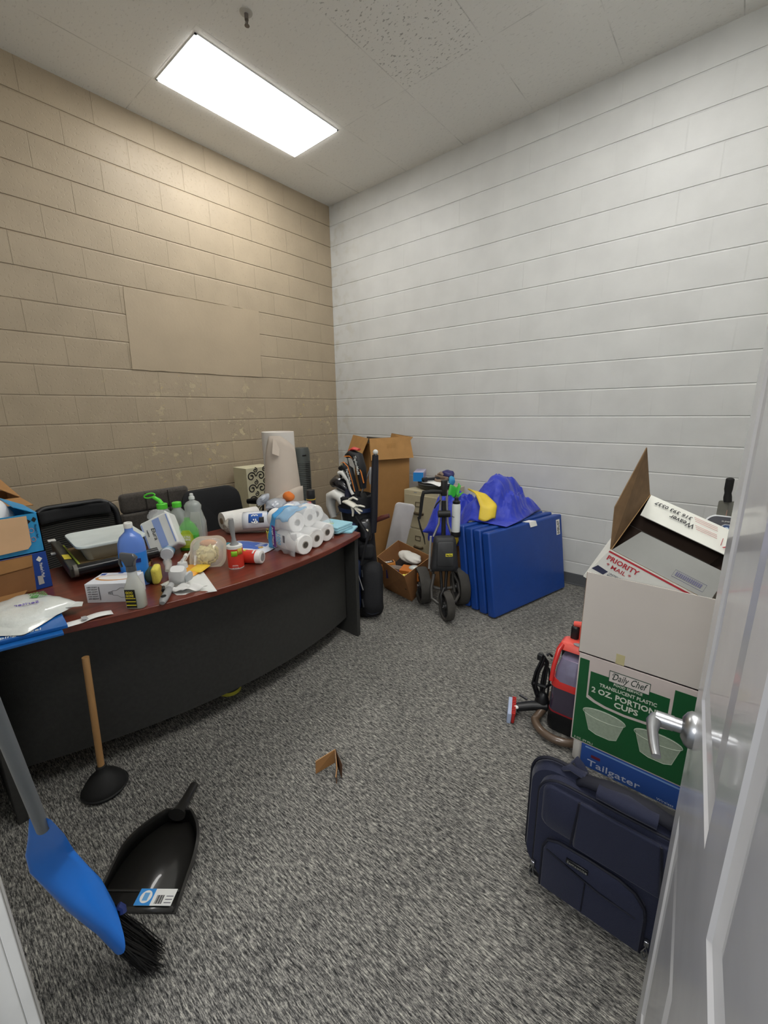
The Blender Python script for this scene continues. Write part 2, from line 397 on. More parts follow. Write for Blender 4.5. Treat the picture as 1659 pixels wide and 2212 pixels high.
# camera side must be +z
if zn.dot(V((3.75, -3.63, 1.5))-HG) < 0: SGN = -1
else: SGN = 1
DW, DH, TH = LEN, 2.03, .035
dm = M(DT)
zf, zb = 0, -TH*SGN
def dbox(x0, x1, y0, y1, z0, z1): dm.box(x0, x1, y0, y1, min(z0, z1), max(z0, z1))
xs = [0, .095, .43, .53, .832, DW]; ys = [.01, .24, .765, 1.008, 1.62, 1.73, 1.92, DH]
for i in range(5):
    for j in range(7):
        if i in (1, 3) and j in (1, 3, 5):
            x0, x1, y0, y1 = xs[i], xs[i+1], ys[j], ys[j+1]
            for side, z in ((1, 0), (-1, zb)):
                s_ = SGN*side
                rec = [(0, 0), (.006, -.0035), (.020, -.008), (.030, -.008), (.055, -.002)]
                for (a, da), (b_, db) in zip(rec[:-1], rec[1:]):
                    za, zc = z+s_*da, z+s_*db
                    o_ = [(x0+a, y0+a, za), (x1-a, y0+a, za), (x1-a, y1-a, za), (x0+a, y1-a, za)]
                    i_ = [(x0+b_, y0+b_, zc), (x1-b_, y0+b_, zc), (x1-b_, y1-b_, zc), (x0+b_, y1-b_, zc)]
                    dm.add(o_+i_, [(q, (q+1) % 4, (q+1) % 4+4, q+4) for q in range(4)])
                a, da = rec[-1]; za = z+s_*da
                dm.quad((x0+a, y0+a, za), (x1-a, y0+a, za), (x1-a, y1-a, za), (x0+a, y1-a, za))
        else:
            x0, x1, y0, y1 = xs[i], xs[i+1], ys[j], ys[j+1]
            dm.quad((x0, y0, 0), (x1, y0, 0), (x1, y1, 0), (x0, y1, 0)); dm.quad((x0, y0, zb), (x1, y0, zb), (x1, y1, zb), (x0, y1, zb))
for (x0, y0), (x1, y1) in (((0, .01), (DW, .01)), ((DW, .01), (DW, DH)), ((DW, DH), (0, DH)), ((0, DH), (0, .01))):
    dm.quad((x0, y0, 0), (x1, y1, 0), (x1, y1, zb), (x0, y0, zb))
door = P('door_1', dm, mat('white_gloss_door', 'd6d6d8', .22, coat=.3), smooth=30, org=HG, kind='structure')
hx, hz = DW-.050, .925
def hv(x, y, z): return DT @ V((x, y, z*SGN))
hm = M()
for side, off in ((1, 0), (-1, -TH)):
    f = lambda z: off+side*z
    a = [hv(hx, hz, f(z)) for z in (-.001, .006, .012, .018)]
    hm.tube(a, [.032, .032, .028, .018], 32)
    hm.cyl(hv(hx, hz, f(.016)), hv(hx, hz, f(.05)), .0125, n=20)
    hm.cyl(hv(hx, hz, f(.030)), hv(hx, hz, f(.058)), .0135, n=20)
    pts = [hv(hx+.004, hz, f(.056)), hv(hx-.014, hz, f(.060)), hv(hx-.04, hz, f(.060)), hv(hx-.08, hz+.001, f(.055)), hv(hx-.105, hz, f(.050))]
    hm.tube(pts, [.011, .012, .009, .008, .007], 14, flat=.7)
P('door_handle', hm, mat('satin_nickel', 'aeb0b3', .34, 1), door, smooth=40)
P('strike_edge', M(DT).box(DW-.0005, DW+.0015, hz-.028, hz+.028, min(zb*.2, zb*.8), max(zb*.2, zb*.8)), CHROME, door, smooth=0)
hg = M()
for zz in (.2, 1.0, 1.82): hg.cyl((3.835, -3.650, zz), (3.835, -3.650, zz+.09), .006, n=10)
P('door_hinge', hg, CHROME, door, smooth=40)

# ceiling lights
LENS = mat('lit_acrylic_lens', 'f4faff', .4, emit=1)
nt = LENS.node_tree; N, L, b = nodes(LENS)
b.inputs['Emission Strength'].default_value = LAMP_E; b.inputs['Emission Color'].default_value = (1, .985, .955, 1)
FRM = mat('lamp_frame_white', 'e4e8ea', .5)
def troffer(x, y, label):
    t = thing('ceiling_light', label, 'ceiling light', (x, y, H))
    X0, X1, Y0, Y1 = x-.271, x+.271, y-.581, y+.581
    fm = M()
    for a in ((X0, X1, Y0, Y0+.012), (X0, X1, Y1-.012, Y1), (X0, X0+.012, Y0, Y1), (X1-.012, X1, Y0, Y1)): fm.box(*a, H-.004, H+.03)
    P('frame', fm, FRM, t, smooth=0)
    P('lens', M().box(X0+.012, X1-.012, Y0+.012, Y1-.012, H-(.011 if x < 1 else .028), H+.003), LENS, t, smooth=0)  # lens of the added unseen panels hangs lower to brighten the ceiling
    P('housing', M().box(X0, X1, Y0, Y1, H+.03, H+.09), FRM, t, smooth=0)
troffer(.7225, -1.403, 'long lit fluorescent panel set in the ceiling beside the tan wall')
troffer(3.7225, -2.62, 'added unseen lit fluorescent ceiling panel near the door, above the carton stack')  # out of view, added to match the brightness of the right-hand wall
troffer(3.1275, -1.403, 'second added unseen lit fluorescent ceiling panel, further along the ceiling towards the right wall')  # also outside the frame, added so the wall on the right is bright enough
# sprinkler
t = thing('sprinkler', 'small pendent fire sprinkler hanging from the ceiling beside the light panel', 'sprinkler', (1.329, -1.861, H))
P('escutcheon', M().lathe([(.035, H-.001), (.034, H-.004), (.012, H-.008)], 20, c=(1.329, -1.861, 0)), mat('aged_white', 'b9b6ae', .6), t)
P('sprinkler_head', M().cyl((1.329, -1.861, H), (1.329, -1.861, H-.035), .011).cyl((1.329, -1.861, H-.035), (1.329, -1.861, H-.06), .004).lathe([(.014, H-.062), (.014, H-.06)], 12, c=(1.329, -1.861, 0)).tube([(1.319, -1.861, H-.03), (1.315, -1.861, H-.045), (1.325, -1.861, H-.06)], .002, 6).tube([(1.339, -1.861, H-.03), (1.343, -1.861, H-.045), (1.333, -1.861, H-.06)], .002, 6), mat('dull_bronze', '77706a', .5, .6), t)
P('glass_bulb', M().cyl((1.329, -1.861, H-.036), (1.329, -1.861, H-.058), .0035), mat('red_bulb', 'a05a55', .3), t)

# ================================================================ DESK
ZT = .735
def bow(y):
    u = y+2.65; return 2.112+.0749*u-.2293*u*u
Y0, Y1 = -3.56, -1.765
DK = thing('executive_desk', 'large bow-front desk with cherry top and charcoal panels, along the tan wall', 'desk', (1.58, -2.66, 0))
CHERRY = wood_mat('cherry_laminate', '7c3c2b', '56261c', .28, 1)
CHAR = mat('charcoal_laminate', '343432', .55, bump=(300, .15), var=(60, .12))
n = 40; ys_ = [Y0+(Y1-Y0)*i/n for i in range(n+1)]
poly = [(1.19, Y0)]+[(bow(y), y) for y in ys_]+[(1.19, Y1)]
P('desktop', M().prism(poly, ZT-.030, ZT), CHERRY, DK, bevel=.003, smooth=30)
poly = [(bow(y)-.125, y) for y in ys_[1:-1]]; poly += [(x-.018, y) for x, y in reversed(poly)]
P('modesty_panel', M().prism(poly, .125, ZT-.03), CHAR, DK, smooth=30)
P('side_panel', M().box(1.22, 1.972, Y1-.028, Y1+.002, 0, ZT-.03), CHAR, DK, bevel=.002)
P('side_panel', M().box(1.22, 1.90, Y0, Y0+.03, 0, ZT-.03), CHAR, DK, bevel=.002)

# ---- things on the desk, left to right
MM = mat('printed_deep_blue', '1d4596', .45); MLB = mat('printed_sky_blue', '2f95cd', .45)
def carton(t, c, mats, th=.004, top_open=True):
    """open carton from bottom corners c[0..3] and top corners c[4..7]"""
    m = M()
    c = [V(p) for p in c]; cen = sum(c, V())/8
    def inw(p, k=th): return p+(cen-p).normalized()*k*2.2
    for a, b_ in ((0, 1), (1, 2), (2, 3), (3, 0)):
        o_ = [c[a], c[b_], c[b_+4], c[a+4]]; i_ = [inw(p) for p in o_]
        i_[2] += (o_[2]-i_[2]).project(V((0, 0, 1))); i_[3] += (o_[3]-i_[3]).project(V((0, 0, 1)))
        m.mi = 0; m.quad(*o_)
        m.mi = 1; m.quad(*i_[::-1]); m.quad(o_[3], o_[2], i_[2], i_[3])
    m.mi = 1; m.quad(*[c[i] for i in range(4)])
    if not top_open: m.mi = 0; m.quad(*[c[i] for i in range(4, 8)])
    return m
# lower carton
t = thing('cardboard_carton', 'opened dark blue carton with bare cardboard front, under the sky blue carton', 'box', (1.33, -3.395, ZT))
P('body', M().box(1.20, 1.467, -3.555, -3.24, ZT+.001, .903), MM, t, bevel=.002)
q = lambda s, z, d=.0: (1.467+d, -3.555+s, z)
dx_ = V((0, 1, 0))
P('torn_front', M().plate([q(0, ZT+.002, .003), q(.255, ZT+.002, .003), q(.266, .900, .003), q(0, .900, .003)], .003), CARDI, t, smooth=0, label='bare brown cardboard where the front was opened')
P('front_flap', M().plate([q(0, ZT+.10, .008), q(.258, ZT+.115, .008), q(.266, .897, .004), q(0, .895, .004)], .002), CARD, t, smooth=0)
P('bottom_flap', M().plate([q(0, ZT+.003, .05), q(.20, ZT+.003, .045), q(.225, ZT+.014, .004), q(0, ZT+.014, .004)], .003), CARD, t, smooth=0)
WI = INKW
patch('logo', t, WI, [q(.276, .872, .001), q(.287, .860, .001), q(.298, .874, .001), q(.287, .887, .001)])
text("Member's Mark", t, WI, .012, q(.284, .855, .001), (0, 0, -1), dx_, w=.068, name='lettering')
patch('barcode', t, mat('grey_scuff', 'b5b3ae', .8), [q(.268, .757, .001), q(.288, .759, .001), q(.286, .796, .001), q(.269, .798, .001)])
# upper sky blue carton
t = thing('cardboard_carton', 'sky blue open carton with a tan flap hanging down, stacked above the dark blue one', 'box', (1.33, -3.395, .904))
um = M()
um.mi = 0
um.box(1.463, 1.467, -3.56, -3.24, .904, 1.078); um.box(1.19, 1.467, -3.244, -3.24, .904, 1.078); um.box(1.19, 1.194, -3.56, -3.24, .904, 1.078); um.box(1.19, 1.467, -3.56, -3.24, .904, .908)
P('body', um, MLB, t, smooth=0)
P('top_flap', M().plate([(1.466, -3.241, 1.078), (1.19, -3.241, 1.078), (1.19, -3.32, 1.125), (1.45, -3.31, 1.115)], .004), MLB, t, smooth=0)
q2 = lambda s, z, d=.0: (1.467+d, -3.56+s, z)
P('front_flap', M().plate([q2(.0, .922, .014), q2(.262, .930, .014), q2(.276, .948, .014), q2(.280, 1.072, .010), q2(.0, 1.076, .010)], .005), mat('peach_cardboard', 'd8b28a', .85), t, smooth=0, label='tan inside of the front flap folded down')
patch('logo', t, INKK, [q2(.294, 1.050, .001), q2(.303, 1.038, .001), q2(.312, 1.052, .001), q2(.303, 1.063, .001)])
text("Member's Mark", t, mat('dark_teal_ink', '14456e', .6), .009, q2(.300, 1.03, .001), (0, 0, -1), dx_, w=.062)
patch('printed_triangle', t, INKK, [q2(.281, 1.035, .001), q2(.292, 1.046, .001), q2(.281, 1.057, .001)])
for zz, dd in ((1.005, .287), (.965, .288)):
    P('printed_ring', M().tube([V(q2(dd, zz, .002))+dx_*(.008*cos(a))+V((0, 0, .010*sin(a))) for a in [2*pi*i/16 for i in range(16)]], .0011, 5, closed=True), mat('salmon_ink', 'c98a8c', .6), t)
# crumpled white liner in the carton
random.seed(5)
def crump(c, r, k, amp, seed=0, nu=26, nv=16):
    rnd = random.Random(seed); ph = [(rnd.uniform(0, 6.3), rnd.uniform(2, k), rnd.uniform(2, k), rnd.uniform(0, 6.3)) for _ in range(9)]
    m = M(); rings = []
    for i in range(nv+1):
        tt = -pi/2+pi*i/nv; kk = max(cos(tt), .02); ring = []
        for j in range(nu):
            a = 2*pi*j/nu; d = 1+sum(amp/3*abs(sin(p[1]*a/1.0+p[0]+p[2]*tt)) for p in ph)/3
            ring.append((c[0]+r[0]*kk*cos(a)*d, c[1]+r[1]*kk*sin(a)*d, c[2]+r[2]*sin(tt)*d))
        rings.append(ring)
    # integer wave in angle keeps it closed
    return m.loft(rings)
def crumple(c, r, waves, amp, seed, nu=36, nv=18, T=None, pw=1.0):
    rnd = random.Random(seed); ph = [(rnd.randint(1, waves), rnd.uniform(1, waves), rnd.uniform(0, 6.3)) for _ in range(10)]
    rings = []
    for i in range(nv+1):
        tt = -pi/2+pi*i/nv; kk = max(cos(tt), .02)**pw; ring = []
        for j in range(nu):
            a = 2*pi*j/nu; d = 1+amp*sum(1-2*abs(sin(.5*(p[0]*a*1.0)+p[1]*tt+p[2]))**.7 if p[0] % 2 == 0 else sin(p[0]*a+p[1]*tt+p[2])*.8 for p in ph)/5
            ring.append((c[0]+r[0]*kk*cos(a)*d, c[1]+r[1]*kk*sin(a)*d, c[2]+r[2]*sin(tt)*d))
        rings.append(ring)
    return M(T).loft(rings)
LINER = mat('white_poly_liner', 'eceef0', .35, bump=(22, .5, .01))
o = P('plastic_liner', crumple((1.335, -3.42, 1.035), (.118, .125, .12), 6, .05, 2, pw=.6), LINER, org=(1.33, -3.42, .91), smooth=50)
base_tags(o, 'crumpled white plastic bag filling the sky blue carton', 'plastic bag')
# tall brown carton behind, on a chair seat / floor
t = thing('cardboard_carton', 'tall open brown carton behind the desk, its flap folded out, at the left edge', 'box', (.80, -3.40, 0))
C0 = [(1.00, -3.56), (1.00, -3.215), (.66, -3.215), (.66, -3.56)]
tb = carton(t, [(*p, 0) for p in C0]+[(*p, 1.085) for p in C0], 0)
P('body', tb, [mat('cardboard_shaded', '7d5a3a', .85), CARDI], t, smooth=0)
P('front_flap', M().plate([(1.005, -3.56, 1.083), (1.005, -3.215, 1.083), (1.06, -3.18, 1.045), (1.065, -3.56, 1.05)], .004), CARD, t, smooth=0)
P('side_flap', M().plate([(1.0, -3.212, 1.087), (.66, -3.212, 1.087), (.64, -3.255, 1.19), (.98, -3.37, 1.20)], .004), CARD, t, smooth=0)
P('back_flap', M().plate([(.66, -3.215, 1.086), (.66, -3.56, 1.086), (.60, -3.56, 1.2), (.60, -3.25, 1.17)], .004), CARD, t, smooth=0)

# blue label folders with bag of hangers... on the front left corner
BF = mat('glossy_blue_card', '1b62ae', .3); 
t = thing('label_box', 'flat blue and white box of labels at the desk edge, under a clear bag', 'box', (1.92, -3.42, ZT))
P('lower_sleeve', M().hexa([(1.76, -3.55, ZT+.001), (1.985, -3.55, ZT+.001), (2.035, -3.335, ZT+.001), (1.80, -3.31, ZT+.001)], [(1.76, -3.55, ZT+.010), (1.985, -3.55, ZT+.010), (2.035, -3.335, ZT+.010), (1.80, -3.31, ZT+.010)]), BF, t, bevel=.001)
P('upper_sleeve', M().hexa([(1.72, -3.56, ZT+.011), (1.95, -3.56, ZT+.011), (2.008, -3.315, ZT+.011), (1.76, -3.29, ZT+.011)], [(1.72, -3.56, ZT+.024), (1.95, -3.56, ZT+.024), (2.008, -3.315, ZT+.024), (1.76, -3.29, ZT+.024)]), BF, t, bevel=.0015)
dd = (V((2.008, -3.315, 0))-V((1.95, -3.56, 0))).normalized(); pp_ = V((-dd.y, dd.x, 0))
o0 = V((1.95, -3.56, ZT+.024))
patch('white_band', t, WPAPER, [tuple(o0+pp_*.045+dd*.0), tuple(o0+pp_*.045+dd*.12), tuple(o0+pp_*.085+dd*.12), tuple(o0+pp_*.085)])
text('Shipping Label', t, INKW, .020, tuple(o0+pp_*.012+dd*.02), dd, pp_, w=.155)
# clear bag with printed hygiene pack
t = thing('plastic_bag', 'frosted clear bag with green and purple print, flat on the blue label box', 'plastic bag', (1.80, -3.38, ZT+.026))
def pillow(c, hx_, hy_, rz, h, z0, seed, nu=22, nv=16, crinkle=.2, T=None):
    """flattened filled bag: two skins meeting at a seam"""
    rnd = random.Random(seed); ph = [(rnd.uniform(2, 9), rnd.uniform(2, 9), rnd.uniform(0, 6)) for _ in range(8)]
    F = frame((c[0], c[1], z0), rz); m = M(F if T is None else T)
    def f(sg):
        def g(u, v):
            x, y = (u*2-1), (v*2-1)
            e = max(0, (1-x**4)*(1-y**4))**.6
            w_ = sum(abs(sin(p[0]*x+p[1]*y+p[2])) for p in ph)/8
            z = sg*h*e*(1-crinkle+crinkle*2*w_) if sg > 0 else -h*.12*e
            return (x*hx_*(1-.04*y*y), y*hy_*(1-.04*x*x), z+h*.13)
        return g
    m.grid(nu, nv, f(1)); m.grid(nu, nv, f(-1)); return m
FROST = mat('frosted_poly', 'e3e8e4', .28, alpha=.92, bump=(30, .8, .006), var=(4, .04), coat=.6)
P('filled_bag', pillow((1.78, -3.40), .145, .125, radians(25), .036, ZT+.026, 4), FROST, t, smooth=60)
P('lower_fold', pillow((1.83, -3.44), .13, .10, radians(40), .018, ZT+.026, 9), FROST, t, smooth=60)
P('sealed_end', M().plate([(1.86, -3.33, ZT+.045), (1.90, -3.24, ZT+.035), (1.86, -3.225, ZT+.035), (1.80, -3.29, ZT+.045)], .002), FROST, t, smooth=0)
GI = mat('leaf_green_ink', '6fae6a', .5); PI_ = mat('purple_ink', '5a3fb0', .5)
bx, by = V((sin(radians(8))*-.3-.5, -.8, 0)).normalized(), None
tx = V((-.45, -.89, 0)).normalized(); ty = V((.89, -.45, 0))
text('Seriter', t, PI_, .024, (1.835, -3.352, ZT+.074), (-.35, -.94, .0), (-.94, .35, .0), w=.075, shear=.3)
for k, s_ in enumerate(('SIMPLE', 'RENEW', 'WIPES', 'CLEAN')):
    text(s_, t, GI, .011, (1.775-.016*k, -3.315, ZT+.073), (-.35, -.94, 0), (-.94, .35, 0), w=.05)
P('printed_leaf', M().plate([(1.745, -3.365, ZT+.0695), (1.765, -3.345, ZT+.0685), (1.735, -3.335, ZT+.0675), (1.728, -3.352, ZT+.0685)], .0005), GI, t, smooth=0)
P('green_band', M().plate([(1.79, -3.49, ZT+.062), (1.845, -3.455, ZT+.059), (1.835, -3.44, ZT+.06), (1.78, -3.475, ZT+.063)], .0005), GI, t, smooth=0)
# paper receipt strip
def sheet(fn, name, mt, nu=14, nv=8, th=.0006, **k):
    return P(name, M().grid(nu, nv, fn), mt, solid=th, smooth=60, **k)
def strip(u, v):
    a = V((1.955, -3.325, 0)); b_ = V((1.975, -3.165, 0)); d = (a-b_).normalized(); s_ = V((-d.y, d.x, 0))
    p = b_+(a-b_)*u+s_*(v-.5)*.045*(-1); p.z = ZT+.002+.007*max(0, sin(u*5))*(1-u*.3)
    return p
o = sheet(strip, 'paper_strip', WPAPER, 16, 3, org=(1.97, -3.24, ZT)); base_tags(o, 'narrow white paper strip with a barcode, sticking out beside the clear bag', 'paper')
patch('barcode', o, mat('grey_print', 'a5a6a8', .8), [(1.950, -3.262, ZT+.012), (1.984, -3.262, ZT+.012), (1.986, -3.246, ZT+.012), (1.952, -3.246, ZT+.012)], lift=0)

# black tray with rolled edge
t = thing('document_tray', 'black plastic tray with thick rolled front edge and brown board, behind the bulb box', 'tray', (1.27, -3.0, ZT))
TF = frame((1.27, -3.00, ZT), radians(-5))
def tb_(x0, x1, y0, y1, z0, z1, mt, nm, bv=.004): return P(nm, M(TF).box(x0, x1, y0, y1, z0, z1), mt, t, bevel=bv)
GB = mat('gloss_black', '1a1b1d', .25)
rail = M(TF)
P('tray_floor', M(TF).box(-.24, .22, -.12, .20, .018, .03), BLACK, t, bevel=.003)
P('rolled_edge', M(TF).tube([(.235, -.13, .052), (.235, .0, .052), (.235, .22, .052)], .027, 18), GB, t)
P('end_cap', M(TF).tube([(.235, -.14, .052), (.235, -.125, .052)], .029, 18), mat('grey_cap', '6c6a62', .4), t)
P('side_rail', M(TF).hexa([(-.27, -.155, .03), (.235, -.155, .02), (.235, -.115, .02), (-.27, -.115, .03)], [(-.27, -.155, .095), (.235, -.155, .07), (.235, -.115, .065), (-.27, -.115, .085)]), mat('olive_black', '3a3b35', .4), t, bevel=.006)
P('brown_board', M(TF).box(-.23, .20, -.10, .20, .031, .045), mat('brown_board', '7d6744', .7), t, bevel=.001)
P('green_edge', M(TF).box(-.23, .205, -.112, -.104, .045, .068), mat('lime_strip', '9aa83c', .5), t, bevel=.001)
P('yellow_sticker', M(TF).plate([(.02, -.150, .083), (.10, -.150, .080), (.10, -.122, .076), (.02, -.122, .079)], .001), mat('yellow_sticker', 'd8c53c', .5), t, smooth=0)
for xx in (-.20, -.13, .12): P('foot', M(TF).cyl((xx, -.13, 0), (xx, -.13, .03), .012), BLKR, t)
for xx in (-.18, .18): P('foot', M(TF).cyl((xx, .15, 0), (xx, .15, .02), .012), BLKR, t)
P('white_tab', M(TF).box(-.16, -.13, -.175, -.15, .05, .058), WHITE, t, bevel=.003)
P('white_tab', M(TF).box(-.30, -.26, -.165, -.13, .088, .096), WHITE, t, bevel=.003)

# food container
t = thing('food_container', 'clear food container with white snap lid, sitting in the black tray', 'container', (1.235, -2.955, ZT+.046))
KF = frame((1.25, -2.945, ZT+.046), radians(-5))
def rrect(hx_, hy_, r, z, n=6):
    out = []
    for cx, cy, a0_ in ((hx_-r, hy_-r, 0), (-hx_+r, hy_-r, 90), (-hx_+r, -hy_+r, 180), (hx_-r, -hy_+r, 270)):
        for i in range(n+1):
            a = radians(a0_+90*i/n); out.append((cx+r*cos(a), cy+r*sin(a), z))
    return out
P('tub', M(KF).loft([rrect(.125, .105, .03, 0), rrect(.135, .115, .03, .004), rrect(.160, .14, .035, .078)], True), mat('smoky_clear', 'd3cfc0', .2, alpha=.62, var=(4, .03), coat=.5), t, smooth=50)
P('contents', M(KF).loft([rrect(.118, .098, .03, .004), rrect(.128, .108, .03, .03)], True), mat('dark_goods', '5e5a4e', .8, var=(60, .5)), t, smooth=50)
P('lid', M(KF).loft([rrect(.172, .152, .045, .074), rrect(.176, .156, .045, .080), rrect(.174, .154, .045, .088), rrect(.160, .140, .04, .090), rrect(.152, .132, .04, .087)], True), mat('lid_white', 'd9e2e0', .35), t, smooth=50)

# blue jug
t = thing('jug', 'tall periwinkle blue plastic jug with white screw cap, behind the bulb box', 'bottle', (1.745, -2.988, ZT))
JB = mat('periwinkle_plastic', '5f86d8', .3, coat=.3); cx, cy = 1.745, -2.988
JF = frame((cx, cy, ZT), radians(70)) @ Matrix.Diagonal((.72, .9, .92, 1))
prof = [(0, 0, 0, .070, .048, .45), (0, 0, .004, .075, .053, .45), (0, 0, .10, .075, .053, .45), (0, 0, .106, .071, .050, .5), (0, 0, .112, .075, .053, .5), (0, 0, .185, .076, .054, .6), (0, 0, .215, .073, .052, .7), (0, 0, .245, .058, .044, .8), (0, 0, .262, .036, .032, 1), (0, 0, .272, .024, .024, 1), (0, 0, .292, .022, .022, 1)]
P('bottle_body', M(JF).sup(prof), JB, t, smooth=50)
P('cap', M(JF).lathe([(.022, .288), (.024, .290), (.024, .312), (.021, .315), (.0205, .30)], 24), WHITE, t, smooth=40)
P('label_sleeve', M(JF).sup([(0, 0, .02, .0765, .0545, .45), (0, 0, .172, .0765, .0545, .5)]), mat('label_azure', '2c7fd6', .3), t, smooth=50)
lb = lambda x, z: tuple(JF @ V((x, -.0558, z)))
xd = JF.to_3x3() @ V((1, 0, 0))
patch('label_window', t, WHITE, [lb(.0, .04), lb(.03, .04), lb(.032, .085), lb(.002, .085)])
patch('label_badge', t, mat('navy_ink', '1a2466', .5), [lb(-.01, .125), lb(.04, .125), lb(.042, .145), lb(-.008, .145)])

# bulb box
t = thing('bulb_box', 'white carton printed with a light bulb and oval window, before the blue jug', 'box', (1.78, -3.08, ZT))
BBF = frame((1.705, -3.115, ZT), radians(43))   # x along the long front edge
bw = mat('white_card', 'dde0e6', .6)
P('carton', M(BBF).box(-.03, .155, -.165, -.015, 0, .085) if False else M(BBF).box(.012, .185, -.125, 0, 0, .082), bw, t, bevel=.001)
b3 = BBF.to_3x3(); 
# front face is local y=-.125 (towards the desk edge)
fb = lambda x, z: tuple(BBF @ V((x, -.1255, z))); ft = lambda x, y: tuple(BBF @ V((x, y, .0822)))
ex, ey = b3 @ V((1, 0, 0)), b3 @ V((0, 1, 0))
P('oval_print', M(BBF).prism([(.095+.075*cos(a), -.062+.03*sin(a)) for a in [2*pi*i/30 for i in range(30)]], .0822, .0828), mat('orange_rim', 'c98a45', .5), t, smooth=0)
P('oval_window', M(BBF).prism([(.100+.068*cos(a), -.060+.024*sin(a)) for a in [2*pi*i/30 for i in range(30)]], .0828, .0834), mat('white_glow_print', 'f0f0ee', .5), t, smooth=0)
patch('blue_badge', t, mat('navy_blue_ink', '2b4fa0', .5), [ft(.02, -.03), ft(.04, -.03), ft(.04, -.012), ft(.02, -.012)])
patch('blue_badge', t, mat('navy_blue_ink', '2b4fa0', .5), [ft(.085, -.012), ft(.105, -.012), ft(.105, -.001), ft(.085, -.001)])
bl = M()
bl.tube([fb(.175, .05), fb(.165, .062), fb(.15, .062), fb(.135, .052), fb(.118, .05)], .0008, 4)
bl.tube([fb(.175, .03), fb(.165, .02), fb(.15, .02), fb(.135, .03), fb(.118, .032)], .0008, 4)
for k in range(5): bl.tube([fb(.118-k*.004, .05-k*.001), fb(.118-k*.004, .032+k*.001)], .0009, 4)
P('bulb_drawing', bl, mat('dark_grey_ink', '55565c', .6), t)
for k in range(6):
    text('60W BRIGHT' if k % 2 else 'LED SOFT', t, mat('dark_grey_ink', '55565c', .6), .005, fb(.02, .066-k*.010), ex, (0, 0, 1), w=.04)
patch('facts_panel', t, mat('dark_grey_ink2', '7a7b80', .6), [fb(.065, .012), fb(.069, .012), fb(.069, .07), fb(.065, .07)])

# trigger spray bottle
t = thing('spray_bottle', 'small clear trigger spray bottle with yellow and black label, in front of the bulb box', 'bottle', (2.0, -3.083, ZT))
SF = frame((2.0, -3.083, ZT), radians(40)) @ Matrix.Scale(1.12, 4)
LIQ = mat('clear_bottle', 'd9dcd2', .1, alpha=.55, coat=.8, var=(5, .02))
P('bottle_body', M(SF).sup([(0, 0, 0, .029, .018, .6), (0, 0, .004, .033, .022, .6), (0, 0, .075, .032, .021, .6), (0, 0, .095, .024, .018, .8), (0, 0, .12, .016, .014, 1), (0, 0, .142, .0145, .0145, 1)]), LIQ, t, smooth=50)
P('liquid', M(SF).sup([(0, 0, .004, .030, .019, .6), (0, 0, .06, .030, .019, .6)]), mat('pale_liquid', 'd8d9c4', .1, alpha=.55, var=(5, .02)), t, smooth=50)
TRG = mat('dark_grey_trigger', '4c4e52', .35, coat=.4)
P('collar', M(SF).cyl((0, 0, .138), (0, 0, .158), .0165, .0155, 20), TRG, t)
P('trigger_head', M(SF).loft([[(x, y, z) for x, y, z in r] for r in [
    [(-.014, -.011, .156), (.014, -.011, .156), (.014, .011, .156), (-.014, .011, .156)],
    [(-.018, -.012, .172), (.016, -.012, .172), (.016, .012, .172), (-.018, .012, .172)],
    [(-.030, -.011, .190), (.026, -.010, .186), (.026, .010, .186), (-.030, .011, .190)],
    [(-.030, -.007, .206), (.016, -.007, .200), (.016, .007, .200), (-.030, .007, .206)]]]), TRG, t, bevel=.004)
P('trigger', M(SF).tube([(-.022, 0, .19), (-.034, 0, .18), (-.036, 0, .165), (-.031, 0, .152)], [.005, .0055, .005, .004], 8), TRG, t)
fs_ = lambda x, z: tuple(SF @ V((x, -.0232, z))); se = SF.to_3x3() @ V((1, 0, 0))
patch('label', t, mat('label_black', '15150f', .4), [fs_(-.022, .008), fs_(.014, .008), fs_(.014, .076), fs_(-.022, .076)], th=.0008, lift=0)
YEL = mat('yellow_ink', 'd8c92e', .5)
text('GOO', t, YEL, .010, fs_(-.019, .061), se, (0, 0, 1), bold=.0004, w=.028, lift=.001); text('GONE', t, YEL, .010, fs_(-.019, .049), se, (0, 0, 1), bold=.0004, w=.030, lift=.001)
for zz, hh in ((.042, .003), (.030, .003), (.016, .004)): patch('label_band', t, YEL, [fs_(-.021, zz), fs_(.013, zz), fs_(.013, zz+hh), fs_(-.021, zz+hh)], lift=.001, th=.0004)

# plastic-wrapped napkin pack, standing on its corner against the bottles
t = thing('napkin_pack', 'plastic-wrapped block of white napkins with blue stripes, leaning in front of the clear bottles', 'pack', (1.40, -2.74, ZT))
NT = axes((1.405, -2.715, ZT+.105), V((.45, .55, .32)), V((-.45, .20, .85)))
NP = mat('napkin_white', 'dfe1de', .5, bump=(40, .2))
P('napkin_block', M(NT).box(-.082, .082, -.10, .10, -.045, .045), NP, t, bevel=.012, seg=3)
BS = mat('soft_blue_ink', '8fa5d8', .5)
nl = lambda x, y, z=.0456: tuple(NT @ V((x, y, z)))
for x0, x1 in ((-.012, .028), (-.076, -.069), (.066, .073)):
    patch('blue_stripe', t, BS, [nl(x0, -.085), nl(x1, -.085), nl(x1, .085), nl(x0, .085)], lift=.0004)
n3 = NT.to_3x3()
text('Elura', t, INKK, .022, nl(-.03, .045), n3 @ V((0, -1, 0)), n3 @ V((1, 0, 0)), w=.07, shear=.2, lift=.0014)
text('napkins', t, INKK, .009, nl(-.055, .045), n3 @ V((0, -1, 0)), n3 @ V((1, 0, 0)), w=.04, lift=.0014)
P('crinkled_wrap', crumple((0, 0, 0), (.03, .05, .035), 7, .16, 31, 24, 12, T=axes(NT @ V((0, .125, 0)), (1, 0, 0), (0, 1, 0))), FILM, t, smooth=50)
